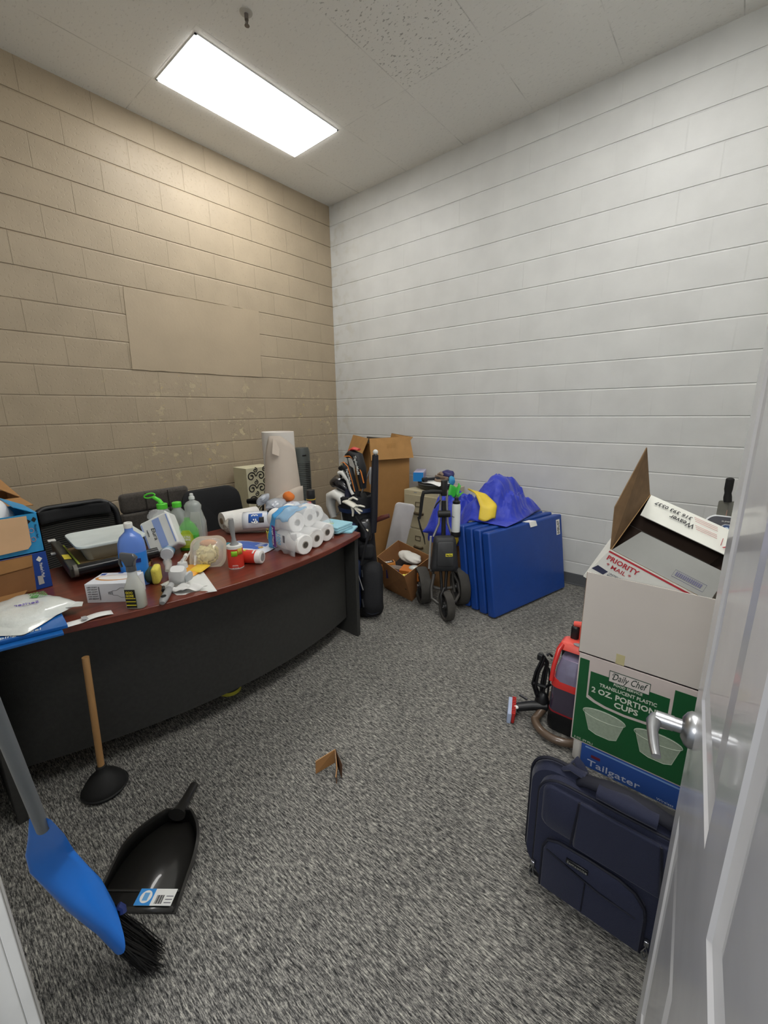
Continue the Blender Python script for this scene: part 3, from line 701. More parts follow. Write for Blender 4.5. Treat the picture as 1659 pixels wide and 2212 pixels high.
P('twisted_wrap', crumple((0, 0, 0), (.045, .03, .028), 5, .14, 32, 24, 12, T=axes(NT @ V((-.06, -.11, -.015)), (1, 0, 0), (0, 1, 0))), FILM, t, smooth=50)

# clear bottles
def bottle(name, label, x, y, secs, body, capf, rz=.5, **k):
    t = thing(name, label, 'bottle', (x, y, ZT)); F = frame((x, y, ZT), rz)
    P('bottle_body', M(F).sup(secs), body, t, smooth=50); capf(t, F); return t, F
CB = mat('clear_pet', 'dfe6e2', .08, alpha=.42, coat=1, var=(4, .02)); GRN = mat('bright_green_cap', '5ad23a', .35); 
WATER = mat('clear_water', 'ccd6d2', .08, alpha=.35, var=(4, .02))
def cap1(t, F):
    P('cap', M(F).lathe([(.026, .205), (.030, .208), (.030, .235), (.026, .238)], 20), GRN, t)
    P('nozzle', M(F).tube([(0, 0, .235), (-.012, 0, .255), (-.045, 0, .278)], [.016, .015, .012], 10, flat=.8), GRN, t)
    P('finger_loop', M(F).tube([(-.045+.032*cos(a)-.02, 0, .285+.013*sin(a)+.006*cos(a)) for a in [2*pi*i/18 for i in range(18)]], .0045, 8, closed=True), GRN, t)
bottle('soap_bottle', 'clear refill bottle with green pour spout and open finger loop, leftmost behind the napkin pack', 1.20, -2.62, [(0, 0, 0, .055, .04), (0, 0, .01, .06, .045), (0, 0, .15, .06, .045), (0, 0, .17, .055, .042, .7), (0, 0, .195, .035, .03, 1), (0, 0, .21, .026, .026, 1)], CB, cap1, .7)
def cap2(t, F): P('cap', M(F).lathe([(.022, .215), (.026, .217), (.026, .243), (.022, .246)], 20), GRN, t)
bottle('soap_bottle', 'clear bottle with plain flat green cap, between the two taller clear bottles', 1.27, -2.565, [(0, 0, 0, .045, .035), (0, 0, .01, .05, .04), (0, 0, .15, .05, .04), (0, 0, .185, .042, .035, .8), (0, 0, .205, .024, .024, 1), (0, 0, .22, .022, .022, 1)], CB, cap2, .7)
def cap3(t, F):
    P('cap', M(F).lathe([(.013, .258), (.017, .260), (.016, .275), (.011, .279), (.010, .292), (.007, .295)], 18), mat('clear_cap', 'd6dbd8', .2), t)
    P('white_label', M(F).loft([[(x, -.0415+.0*x, z) for x, z in ((-.03, .03), (.055, .03), (.05, .19), (-.0, .19))], [(x, -.039, z) for x, z in ((-.03, .03), (.055, .03), (.05, .19), (-.0, .19))]]), mat('pale_label', 'd9dcd8', .5, alpha=.8), t, smooth=0)
bottle('dish_soap_bottle', 'big empty clear dish soap bottle with clear flip top, right of the green cap', 1.33, -2.50, [(0, 0, 0, .055, .036), (0, 0, .01, .062, .042), (0, 0, .12, .063, .042), (0, 0, .18, .050, .036, .8), (0, 0, .198, .046, .036, .9), (0, 0, .222, .050, .038, 1), (0, 0, .242, .036, .032, 1), (0, 0, .254, .014, .014, 1), (0, 0, .262, .013, .013, 1)], CB, cap3, .75)
def cap4(t, F):
    P('liquid', M(F).sup([(0, 0, .004, .050, .030, .7), (0, 0, .10, .053, .033, .7)]), mat('green_soap', '2fc02f', .1, coat=.6), t, smooth=50)
    P('label', M(F).prism([(-.036, .02), (.036, .02), (.040, .05), (.034, .10), (.018, .125), (-.018, .125), (-.034, .10), (-.040, .05)], 0, .001), mat('lime_label', 'b7cf35', .45), t, world=True)
t, F = bottle('dish_soap_bottle', 'green dish soap bottle with lime yellow label, in front of the clear bottles', 1.455, -2.60, [(0, 0, 0, .050, .03, .7), (0, 0, .006, .055, .035, .7), (0, 0, .11, .055, .035, .7), (0, 0, .15, .036, .026, .9), (0, 0, .17, .016, .016, 1), (0, 0, .185, .015, .015, 1)], mat('green_pet', '6fd45c', .08, alpha=.45, coat=1), lambda t, F: None, .80)
P('liquid', M(F).sup([(0, 0, .004, .051, .031, .7), (0, 0, .09, .052, .032, .7)]), mat('green_soap', '22b52a', .1, coat=.6), t, smooth=50)
LF = F @ Matrix.Translation((0, -.0352, 0)) @ Matrix.Rotation(pi/2, 4, 'X')
P('label', M(LF).prism([(-.034, .02), (.034, .02), (.039, .05), (.035, .095), (.018, .122), (-.018, .122), (-.035, .095), (-.039, .05)], 0, .0015), mat('lime_label', 'a9c42e', .45), t, smooth=0)
P('label_panel', M(LF).prism([(-.026, .035), (.026, .035), (.030, .06), (.024, .098), (-.024, .098), (-.030, .06)], .0015, .002), mat('lime_label_light', 'c4d65c', .45), t, smooth=0)
l3 = LF.to_3x3()
for s_, z_ in (('ULTRA', .078), ('SHINE', .063)): text(s_, t, INKW, .012, tuple(LF @ V((0, z_, .002))), l3 @ V((1, 0, 0)), l3 @ V((0, 1, 0)), 'CENTER', bold=.0004, w=.04)
# small tub lying down
t = thing('wipes_canister', 'small frosted canister lying on its side below the napkin pack', 'canister', (1.52, -2.74, ZT))
P('canister_body', M().tube([(1.43, -2.70, ZT+.032), (1.53, -2.76, ZT+.032)], .031, 24), mat('frosted_blue', 'b9cad8', .25, alpha=.85), t)
P('base_rim', M().tube([(1.53, -2.76, ZT+.032), (1.537, -2.764, ZT+.032)], [.032, .030], 24), mat('frosted_clear', 'd4dbe0', .2), t)
P('blue_label', M().tube([(1.455, -2.715, ZT+.032), (1.50, -2.742, ZT+.032)], .0315, 24, cap=False), mat('blue_band', '5fa8d8', .4), t)
# dark bits: stack of index cards behind jug
t = thing('note_block', 'small dark block edged with tan card, behind the blue jug', 'box', (1.50, -2.88, ZT))
P('dark_block', M(frame((1.50, -2.88, ZT), radians(60))).box(-.05, .04, -.03, .03, .014, .05), mat('dark_grey_card', '3a3a3c', .7), t, bevel=.001)
P('tan_base', M(frame((1.50, -2.88, ZT), radians(60))).box(-.05, .045, -.035, .03, .0, .014), CARD, t, bevel=.001)

# dish wand sponge
t = thing('dish_wand', 'dish scrubbing wand with yellow and dark green sponge head, right of the blue jug', 'brush', (1.77, -2.90, ZT))
WT = axes((1.80, -2.925, ZT+.040), V((.55, .80, 0)), V((-.80, .55, .1))) @ Matrix.Scale(1.15, 4)
P('sponge', M(WT).box(-.012, .016, -.03, .03, -.034, .034), mat('yellow_sponge', 'd6c957', .9, bump=(120, .6)), t, bevel=.012, seg=3)
P('scour_pad', M(WT).ell((-.022, 0, 0), (.022, .032, .034)), mat('green_scour', '37473f', .95, bump=(150, .8)), t)
P('handle', M().tube([(1.80, -2.875, ZT+.04), (1.76, -2.85, ZT+.045), (1.70, -2.83, ZT+.05), (1.665, -2.82, ZT+.045)], [.010, .016, .021, .014], 12, flat=.7), mat('clear_handle', 'c8c8c4', .12, alpha=.55, coat=.7), t, smooth=60)

# power scrubber
t = thing('power_scrubber', 'handheld scrubber with white head and long grey handle, lying near the desk edge', 'scrubber', (1.98, -2.93, ZT))
GH = mat('grey_grip', '8b8c8c', .45); GHL = mat('light_grey_body', 'b9bab9', .4)
P('grip', M().tube([(2.078, -3.018, ZT+.014), (2.06, -3.005, ZT+.018), (2.015, -2.972, ZT+.020), (1.975, -2.945, ZT+.022)], [.010, .016, .0165, .014], 14, flat=.8), GH, t, smooth=60)
P('hang_hole', M().tube([(2.055+.007*cos(a), -3.001+.009*sin(a), ZT+.033) for a in [2*pi*i/12 for i in range(12)]], .0025, 6, closed=True), BLACK, t)
P('neck', M().tube([(1.975, -2.945, ZT+.022), (1.95, -2.925, ZT+.028)], [.0135, .013], 14), GHL, t)
P('switch', M().tube([(1.965, -2.965, ZT+.018), (1.93, -2.95, ZT+.020)], [.008, .007], 8), BLACK, t)
P('motor_head', M(axes((1.935, -2.885, ZT+.055), V((.55, .83, -.1)), V((-.8, .5, .3)))).sup([(0, 0, -.036, .026, .022, .6), (0, 0, -.03, .036, .028, .6), (0, 0, .02, .036, .030, .6), (0, 0, .036, .028, .024, .6)]), mat('head_white', 'd4d5d4', .3), t, smooth=50)
P('window', M(axes((1.958, -2.850, ZT+.045), V((-.5, .8, 0)), V((0, 0, 1)))).sup([(0, 0, 0, .026, .022, .6), (0, 0, .008, .022, .018, .6)]), mat('window_grey', 'b4b9ba', .15), t, smooth=50)
P('brush_socket', M().cyl((1.905, -2.848, ZT+.075), (1.905, -2.846, ZT+.098), .024, .020).cyl((1.905, -2.846, ZT+.098), (1.905, -2.846, ZT+.112), .003), mat('head_white', 'd4d5d4', .3), t)
P('second_handle', M().tube([(1.86, -2.88, ZT+.04), (1.78, -2.80, ZT+.05), (1.73, -2.755, ZT+.058)], [.010, .010, .008], 10), GHL, t)
P('hook_tip', M().tube([(1.73, -2.755, ZT+.058), (1.71, -2.74, ZT+.062)], [.010, .009], 10), WHITE, t)
P('thin_rod', M().tube([(1.745, -2.765, ZT+.045), (1.64, -2.665, ZT+.075)], .004, 8), WHITE, t)
# crumpled napkin and paper
def pg(u, v):
    a, b_, c, d = V((1.845, -2.93, 0)), V((1.745, -2.70, 0)), V((2.115, -2.805, 0)), V((2.02, -2.935, 0))
    p = a*(1-u)*(1-v)+b_*(1-u)*v+c*u*v+d*u*(1-v); p.z = ZT+.0015+.004*sin(u*4)*sin(v*3); return p
o = sheet(pg, 'paper_sheet', mat('sheet_white', 'dfe1de', .8), 10, 8, org=(1.95, -2.85, ZT)); base_tags(o, 'flat white paper sheet under the clamshell and the scrubber head', 'paper')
def np_(u, v):
    p = V((1.985+.095*(u-.5)+.03*v, -2.935+.12*(v-.3)*.8+.05*u, ZT+.006+.014*abs(sin(5*u+2*v))+.006*sin(9*v))); return p
o = sheet(np_, 'crumpled_tissue', mat('tissue_white', 'e2e2df', .9), 12, 12, org=(1.985, -2.92, ZT)); base_tags(o, 'crumpled white tissue under the scrubber head', 'tissue')
# orange sponge sleeve
t = thing('sponge_packet', 'orange and yellow printed sponge packet below the clear clamshell', 'packet', (1.80, -2.76, ZT))
P('packet', pillow((1.80, -2.765), .055, .075, radians(35), .012, ZT+.006, 12), mat('orange_packet', 'e8a02c', .4, coat=.3), t, smooth=60)
P('yellow_print', pillow((1.825, -2.735), .035, .05, radians(35), .010, ZT+.0125, 13), mat('yellow_packet', 'ecc63e', .4), t, smooth=60)
P('white_print', pillow((1.755, -2.785), .022, .03, radians(35), .009, ZT+.013, 14), mat('packet_white', 'e8e4d8', .4), t, smooth=60)

# clamshell with loofah
t = thing('clamshell', 'clear plastic clamshell holding a pale yellow mesh puff, left of the lint roller', 'container', (1.76, -2.66, ZT))
CT = axes((1.77, -2.655, ZT+.065), V((.62, .75, 0)), V((-.45, .38, .80)))
SHELL = mat('clear_shell', 'efe9dc', .08, alpha=.30, coat=1, var=(5, .02))
rings = [[(x*k, y*k, z) for x, y, z in rrect(.085, .085, .045, 0)] for k, z in ((1, 0),)]
def rr2(h, r, z): return rrect(h, h, r, z)
P('shell_flange', M(CT).loft([rr2(.088, .05, -.002), rr2(.088, .05, .0), rr2(.074, .045, .0), rr2(.074, .045, -.002)], False, True), mat('shell_edge', 'd6c8b4', .15, alpha=.7, coat=1), t, smooth=40)
P('shell_dome', M(CT).loft([rr2(.074, .045, 0), rr2(.070, .045, .03), rr2(.055, .04, .048), rr2(.02, .018, .052)], True), SHELL, t, smooth=60)
P('shell_back', M(CT).loft([rr2(.074, .045, -.002), rr2(.068, .045, -.03), rr2(.05, .04, -.042)], True), SHELL, t, smooth=60)
rnd = random.Random(8); puff = M(CT)
for i in range(70):
    th = rnd.uniform(0, 2*pi); ph = math.acos(rnd.uniform(-1, 1)); d_ = V((sin(ph)*cos(th), sin(ph)*sin(th), cos(ph)))
    c_ = V((0, -.012, .004))+V((d_.x*.044, d_.y*.044, d_.z*.026)); sd = d_.orthogonal().normalized()*.016; s2 = d_.cross(sd).normalized()*.005
    puff.tube([c_-sd, c_-sd*.4+d_*.008+s2, c_+sd*.3+d_*.004-s2, c_+sd], [.004, .007, .006, .003], 6, flat=.45)
puff.ell((0, -.012, .004), (.042, .042, .024))
P('mesh_puff', puff, mat('pale_yellow_mesh', 'efe3a4', .8), t, smooth=60)
P('orange_puff', M(CT).ell((.0, .048, .006), (.042, .018, .018), 14, 8), mat('salmon_mesh', 'e09a62', .8, bump=(80, .8)), t)
P('card_label', M(CT).box(-.06, -.05, -.07, -.02, .02, .022), WPAPER, t, smooth=0)

# lint rollers
RED = mat('red_label', 'cf3b2c', .4); LG = mat('lime_patch', '8fc92c', .45)
def lint(label, T, upright):
    t = thing('lint_roller', label, 'lint roller', tuple(T @ V((0, 0, 0))), group=None)
    r = .031 if upright else .029
    P('sheet_roll', M(T).lathe([(.018, 0), (r, .0005), (r, .093), (.018, .0935)], 32), WPAPER, t)
    P('red_sleeve', M(T).lathe([(r+.0006, .004), (r+.0006, .084 if upright else .07)], 32, cap=False), RED, t)
    P('end_ring', M(T).lathe([(.022, .092), (r-.001, .0945), (r-.004, .097), (.018, .0975), (.017, .09)], 28), WHITE, t)
    P('core_cap', M(T).lathe([(.017, .092), (.017, .0985), (.010, .0985), (.004, .097)], 24), mat('cap_grey', '8f8f8e', .5), t)
    return t, r
LT1 = frame((1.915, -2.590, ZT), radians(42)) @ Matrix.Scale(1.22, 4)
t, r = lint('lint roller standing upright with red sleeve and grey handle up, beside the clamshell', LT1, True)
P('handle', M(LT1).tube([(0, 0, .098), (0, 0, .108), (0, 0, .125), (-.002, 0, .155), (-.004, 0, .185), (-.003, 0, .205)], [.022, .013, .009, .0115, .014, .011], 16, flat=.8), GH, t, smooth=60)
fr = lambda a, z: tuple(LT1 @ V(((r+.001)*cos(a), (r+.001)*sin(a), z)))
P('price_sticker', M(LT1).grid(6, 2, lambda u, v: ((r+.0014)*cos(-1.75+u*.75), (r+.0014)*sin(-1.75+u*.75), .055+.022*v)), LG, t, solid=.0005)
P('gold_seal', M(LT1).grid(6, 2, lambda u, v: ((r+.0014)*cos(-.95+u*.7), (r+.0014)*sin(-.95+u*.7), .060+.026*v)), mat('gold_seal', 'c9a93c', .5), t, solid=.0005)
tl = LT1 @ Matrix.Rotation(-1.35, 4, 'Z')
t3 = tl.to_3x3()
text('ORIGINAL', t, INKW, .007, tuple(tl @ V((r+.0022, -.0, .014))), t3 @ V((0, 1, 0)), (0, 0, 1), 'CENTER', w=.028)
text('LINT ROLLER', t, INKW, .006, tuple(tl @ V((r+.0022, -.0, .004))), t3 @ V((0, 1, 0)), (0, 0, 1), 'CENTER', w=.030)
LT2 = axes((1.875, -2.545, ZT+.030), V((-.5, .86, 0)), V((0, 0, 1)))
dirL = V((.86, .50, 0)).normalized(); LT2 = axes((1.885, -2.535, ZT+.034), V((-dirL.y, dirL.x, 0)), V((0, 0, 1))) @ Matrix.Scale(1.15, 4)
t, r = lint('lint roller refill lying on its side, grey core end facing the desk edge', LT2, False)
P('green_print', M(LT2).grid(8, 2, lambda u, v: ((r+.0012)*cos(.6+u*1.3), (r+.0012)*sin(.6+u*1.3), .006+.016*v)), mat('yellow_green_print', 'c0bd3c', .5), t, solid=.0005)
P('white_band', M(LT2).grid(12, 2, lambda u, v: ((r+.0012)*cos(-.3+u*2.6), (r+.0012)*sin(-.3+u*2.6), .056+.008*v)), WPAPER, t, solid=.0005)

# teal glove rolled
o = P('rubber_glove', M().tube([(1.60, -2.50, ZT+.014), (1.62, -2.46, ZT+.022), (1.66, -2.44, ZT+.018), (1.69, -2.455, ZT+.014)], [.010, .016, .014, .009], 10).tube([(1.64, -2.49, ZT+.012), (1.67, -2.46, ZT+.030), (1.71, -2.46, ZT+.013)], [.008, .012, .008], 8), mat('teal_cloth', '3f8a9a', .7, bump=(50, .5)), org=(1.65, -2.47, ZT), smooth=60)
base_tags(o, 'rolled teal glove lying behind the upright lint roller', 'glove')
# blue wipes packet
t = thing('wipes_packet', 'flat blue and white packet lying left of the toilet paper pack', 'packet', (1.72, -2.36, ZT))
PF = frame((1.70, -2.375, ZT), radians(20))
P('packet', pillow((1.70, -2.375), .15, .085, radians(20), .012, ZT+.002, 21), mat('packet_white2', 'dde3ec', .35, coat=.4), t, smooth=60)
P('blue_print', pillow((1.695, -2.375), .125, .070, radians(20), .013, ZT+.0035, 21), mat('royal_print', '2a5cb8', .35, coat=.4), t, smooth=60)
pf = lambda x, y: tuple(PF @ V((x, y, .022))); p3 = PF.to_3x3()
P('gold_dot', M(PF).prism([(.09+.014*cos(a), -.02+.014*sin(a)) for a in [2*pi*i/16 for i in range(16)]], .0165, .0185), mat('gold_dot', 'c9a45c', .5), t)
for k in range(4): text('FRESH', t, INKW, .010, pf(.045, .035-.016*k), p3 @ V((1, 0, 0)), p3 @ V((0, 1, 0)), w=.035, lift=-.003)
P('white_line', M(PF).box(-.10, .02, -.02, -.015, .0165, .0185), INKW, t, smooth=0)

# loose paper towel roll
PT = mat('paper_towel', 'e4e3df', .9, bump=(90, .4))
t = thing('paper_towel_roll', 'bare white paper towel roll lying at the back edge, left of the wrapped towels', 'paper towel', (1.26, -2.12, ZT))
RT_ = axes((1.235, -2.27, ZT+.058), V((0, 0, 1)), V((1, 0, 0)))
P('towel_roll', M().tube([(1.222, -2.27, ZT+.058), (1.245, -2.02, ZT+.058)], .057, 36), PT, t, smooth=40)
P('core', M().tube([(1.2215, -2.275, ZT+.058), (1.223, -2.26, ZT+.058)], .021, 20), mat('core_brown', '8c7a64', .9), t)
# wrapped towels pack
t = thing('paper_towel_pack', 'plastic-wrapped paper towel roll with blue 8=9 label, behind the lint roller', 'paper towel', (1.45, -2.17, ZT))
P('towel_roll', M().tube([(1.36, -2.26, ZT+.066), (1.60, -2.00, ZT+.075)], .063, 36), PT, t, smooth=40)
d0 = V((.24, .26, .009)).normalized(); side = V((.735, -.678, 0)).normalized()
def onr(s, a, rr=.0652): 
    c_ = V((1.36, -2.26, ZT+.066))+d0*s; upz = side.cross(d0)*-1
    if upz.z < 0: upz = -upz
    return c_+side*rr*cos(a)+upz*rr*sin(a)
P('wrapper_print', M().grid(8, 16, lambda u, v: onr(.06+.26*u, -.5+2.3*v)), mat('wrapper_white', 'e4e9f1', .25, coat=.6), t, solid=.0006)
P('blue_label', M().grid(6, 8, lambda u, v: onr(.10+.085*u, .15+.95*v, .0664)), mat('label_royal', '2b5cae', .35), t, solid=.0005)
P('black_label', M().grid(4, 4, lambda u, v: onr(.165+.03*u, .10+.55*v, .067)), mat('label_black2', '2a2a2c', .4), t, solid=.0005)
tu = (onr(.1, .75, 1)-onr(.1, .55, 1)).normalized()
text('8=9', t, INKW, .042, tuple(onr(.118, .97, .0685)), -tu, d0, w=.062, bold=.001, lift=.0005)
P('gathered_end', crumple((0, 0, 0), (.042, .05, .055), 6, .12, 41, 28, 14, T=axes((1.345, -2.285, ZT+.05), d0, (0, 0, 1))), mat('grey_film', 'b9b4aa', .25, alpha=.75, bump=(30, .7, .006)), t, smooth=50)
P('loose_film', crumple((0, 0, 0), (.075, .05, .095), 7, .14, 42, 30, 16, T=axes((1.50, -2.03, ZT+.16), d0, (0, 0, 1))), mat('silver_film', 'c4ccd8', .15, alpha=.7, coat=.8, bump=(25, .8, .008)), t, smooth=40)
P('film_crest', crumple((0, 0, 0), (.05, .03, .055), 5, .2, 43, 26, 14, T=axes((1.43, -2.08, ZT+.20), V((.5, .5, .6)), (0, 0, 1))), mat('silver_film', 'c4ccd8', .15, alpha=.7, coat=.8), t, smooth=40)
OUT = mat('brand_dark_blue', '24406e', .4)
text('Brawny', t, INKK, .04, tuple(onr(.215, 1.25, .074)), (-tu+d0*.55).normalized(), d0, w=.10, bold=.0015, lift=.004)
P('blue_swoosh', M().grid(8, 5, lambda u, v: onr(.215+.06*u, .35+1.1*v, .0668)), mat('swoosh_blue', '6f9fd0', .3), t, solid=.0005)
# second wrapped pack behind (blue print)
t = thing('tissue_pack', 'crinkled clear pack with royal blue print, behind the toilet paper pack', 'pack', (1.50, -1.93, ZT))
P('filled_pack', crumple((1.53, -1.93, ZT+.085), (.085, .075, .088), 5, .06, 51, 30, 16, pw=.7), mat('pack_film_white', 'd7deea', .2, coat=.7, bump=(20, .6, .006)), t, smooth=50)
P('blue_print', M(axes((1.605, -1.965, ZT+.135), V((.7, .55, -.2)), V((-.35, .35, .8)))).prism([(-.045, -.03), (.035, -.03), (.025, .03), (-.04, .03)], 0, .002), mat('royal_print', '2a5cb8', .35), t, smooth=0)
o = P('cleaning_cloth', crumple((1.495, -1.925, ZT+.200), (.050, .034, .034), 4, .10, 61), mat('orange_cloth', 'e8803a', .85, bump=(60, .4)), org=(1.495, -1.925, ZT+.17), smooth=50)
base_tags(o, 'bright orange cloth on the crinkled pack behind the toilet paper', 'cloth')
# toilet paper pack
t = thing('toilet_paper_pack', 'opened clear plastic pack of white toilet paper rolls at the right end of the desk', 'toilet paper', (1.95, -2.13, ZT))
TP = mat('toilet_tissue', 'ecebe8', .9, bump=(70, .25)); HOLE = mat('core_grey', '9c958c', .9); HD = mat('core_inside', '4a4640', .9)
def tproll(x0, y, z, L_=.102, r_=.0545, tilt=0):
    m = M().tube([(x0-L_, y+tilt, z), (x0, y, z)], r_, 36)
    o = P('toilet_roll', m, TP, t, bevel=.004, smooth=0)
    P('core', M().tube([(x0-.02, y, z), (x0+.0012, y, z)], .0205, 20).tube([(x0+.0008, y, z), (x0+.002, y, z)], .016, 20), HOLE, o)
    P('core_hole', M().tube([(x0+.0015, y, z), (x0+.0024, y, z)], .0155, 20), HD, o)
rowy = (-2.258, -2.140, -2.022)
for y in rowy:
    for k in range(2): tproll(2.055-(y+2.258)*-.0-abs(y+2.258)*.35-k*.104, y, ZT+.057)
for j, y in enumerate((-2.235, -2.115)):
    for k in range(2): tproll(1.975-abs(y+2.258)*.30-k*.104, y, ZT+.057+.104)
tproll(1.87, -2.01, ZT+.150)
def wrapf(u, v, inf=.004):
    # arch over the pack: v runs from front (low, camera left side) over the top to the back
    x = 1.825+.235*u
    pts = [(-2.318, .004), (-2.322, .055), (-2.306, .125), (-2.292, .190), (-2.24, .222), (-2.16, .226), (-2.07, .218), (-1.99, .185), (-1.958, .115), (-1.958, .05), (-1.965, .004)]
    f_ = v*(len(pts)-1); i = min(int(f_), len(pts)-2); k = f_-i
    y = pts[i][0]*(1-k)+pts[i+1][0]*k; z = pts[i][1]*(1-k)+pts[i+1][1]*k
    drop = max(0, u-.62)*.30 if z > .13 else 0
    x2 = x-abs(y+2.258)*.33*(.3+.7*u)
    w_ = .004*sin(19*u+7*v)+.004*sin(31*v+5*u)
    return (x2, y+w_, ZT+max(.003, z-drop*(z/.22)+w_))
P('wrapper', M().grid(26, 44, wrapf), FILM, t, solid=.0006, smooth=60)
BLB = mat('pack_blue', '3f9ad6', .35, coat=.4)
P('blue_band', M().grid(6, 34, lambda u, v: (lambda p: (p[0]-.002, p[1]-.003, p[2]+.002))(wrapf(-.03+.20*u+.16*max(0, (v*.62)-.22), v*.62))), BLB, t, solid=.0008, smooth=60)
P('sky_print', M().grid(10, 16, lambda u, v: (lambda p: (p[0], p[1]-.002, p[2]+.003))(wrapf(.18+.45*u, .28+.24*v))), mat('pale_sky_film', '9cc8ea', .3, alpha=.55, coat=.5), t, solid=.0006, smooth=60)
fx = lambda x, z: (x, -2.3325, ZT+z)
PU = mat('plum_label', '6b2a86', .4)
patch('plum_ribbon', t, PU, [fx(1.872, .035), fx(1.902, .03), fx(1.902, .150), (1.872, -2.3325, ZT+.155)], lift=.004)
text('Angel Tissue', t, INKW, .012, (1.880, -2.338, ZT+.145), (0, 0, -1), (1, 0, 0), w=.10, lift=.003, bold=.0003)
SKI = mat('sky_ink', '5fb2da', .5)
text('1000', t, SKI, .026, (1.925, -2.338, ZT+.120), (0, 0, -1), (1, 0, 0), w=.060, bold=.0004, lift=.002); text('sheets', t, SKI, .020, (1.908, -2.338, ZT+.13), (0, 0, -1), (1, 0, 0), w=.062, lift=.002, bold=.0002)
text('12', t, mat('lemon_ink', 'e2e05a', .5), .022, (1.826, -2.338, ZT+.135), (0, 0, -1), (1, 0, 0), w=.028, bold=.0006, lift=.003)
text('ROLLS', t, mat('lemon_ink', 'e2e05a', .5), .009, (1.829, -2.338, ZT+.10), (0, 0, -1), (1, 0, 0), w=.03, lift=.003)
patch('barcode', t, mat('bar_grey', '6f7076', .6), [fx(1.965, .072), fx(1.983, .072), fx(1.983, .112), fx(1.965, .112)], lift=.004)
P('loose_film', crumple((0, 0, 0), (.07, .05, .018), 7, .12, 71, 34, 16, T=axes((1.90, -2.12, ZT+.208), V((.6, .75, -.35)), (0, 0, 1))), FILM, t, smooth=50)

# microfibre towels at the right corner
TW = mat('aqua_microfibre', '8fc6d6', .95, bump=(160, .5), sheen=.3)
def towel(label, c, hx_, hy_, rz, z0, h, seed, bend=0):
    rnd = random.Random(seed); m = M(frame((c[0], c[1], z0), rz))
    def rr(z, s): return [(x*s+.003*sin(9*y*20+seed), y*s+.002*sin(8*x*20), z-(bend*max(0, y)**2)) for x, y, _ in rrect(hx_, hy_, .012, 0, 3)]
    m.loft([rr(0, .985), rr(h*.25, 1), rr(h*.75, 1), rr(h, .985)])
    o = P('microfibre_towel', m, TW, org=(c[0], c[1], z0), smooth=50); base_tags(o, label, 'towel', 'light blue towels on the desk corner'); return o
towel('folded light blue towel, bottom of the pile, sticking out past the desk corner', (1.83, -1.815), .125, .075, radians(28), ZT+.001, .012, 1)
towel('folded light blue towel, second from the bottom of the pile on the desk corner', (1.84, -1.845), .095, .085, radians(8), ZT+.014, .013, 2)
towel('folded light blue towel in the pile on the desk corner, third from the bottom', (1.842, -1.848), .094, .084, radians(7), ZT+.0275, .013, 3)
o = towel('folded light blue towel with a yellow tag, topmost of the pile on the desk corner', (1.84, -1.846), .095, .085, radians(8), ZT+.041, .012, 4)
P('yellow_tag', M(frame((1.83, -1.86, ZT+.053), .3)).box(-.018, .018, -.01, .01, .0, .0012), mat('tag_yellow_green', 'b6cf5a', .7), o, smooth=0)
# big brown paper roll standing
t = thing('paper_roll', 'tall loosely wound roll of off-white kraft paper standing behind the packs', 'paper roll', (1.32, -1.895, ZT))
KP = mat('kraft_offwhite', 'c9bcae', .8, var=(5, .05)); KPL = mat('roll_core_white', 'd8d2cb', .8)
P('inner_roll', M().lathe([(.108, ZT+.001), (.108, ZT+.622), (.102, ZT+.624), (.100, ZT+.61), (.03, ZT+.60)], 48, c=(1.345, -1.865, 0)), KPL, t, smooth=40)
def sp(u, v):
    a = -2.3+u*2.9; r_ = .1095+.004*u
    top = .60-.50*max(0, 1-u*2.6)**1.3 if u < .39 else .60
    if u > .62: top = .60-.09*(u-.62)/.38
    r_ += .034*(1-v)+.01*u*(1-v)
    return (1.345+r_*cos(a), -1.865+r_*sin(a), ZT+.002+(top-.002)*v)
P('loose_outer_sheet', M().grid(40, 12, sp), KP, t, solid=.001, smooth=60)
def sp2(u, v):
    a = -.05+u*1.0; r_ = .141+.004*(1-v); top = .20+.16*(1-u)
    return (1.345+r_*cos(a), -1.865+r_*sin(a), ZT+.002+(top-.002)*v)
P('torn_edge', M().grid(16, 6, lambda u, v: (1.345+(.148+.006*(1-v))*cos(-1.0+u*1.7), -1.865+(.148+.006*(1-v))*sin(-1.0+u*1.7), ZT+.002+(.19+.03*sin(3*u)+.05*u)*v)), KP, t, solid=.001, smooth=60)
P('lifted_fold', M().plate([(1.425, -1.965, ZT+.585), (1.432, -1.92, ZT+.545), (1.456, -1.95, ZT+.47), (1.452, -2.0, ZT+.49)], .001), KP, t, smooth=0)
# spray can
t = thing('spray_can', 'black aerosol can with yellow ring and red patch, behind the toilet paper pack', 'can', (1.575, -1.80, ZT))
P('can_body', M().lathe([(.028, ZT+.001), (.031, ZT+.004), (.031, ZT+.170), (.027, ZT+.180)], 28, c=(1.575, -1.80, 0)), mat('can_black', '232226', .3, coat=.4), t, smooth=40)
P('cap', M().lathe([(.028, ZT+.178), (.029, ZT+.180), (.028, ZT+.232), (.026, ZT+.235)], 28, c=(1.575, -1.80, 0)), mat('cap_black', '1b1c1e', .5), t, smooth=40)
P('yellow_ring', M().lathe([(.0318, ZT+.168), (.0318, ZT+.174)], 28, c=(1.575, -1.80, 0)), mat('ring_yellow', 'c9a93c', .4), t)
P('red_patch', M().grid(6, 2, lambda u, v: (1.575+.0318*cos(-1.6+.9*u), -1.80+.0318*sin(-1.6+.9*u), ZT+.125+.035*v)), mat('patch_red', 'c4342c', .4), t, solid=.0005)
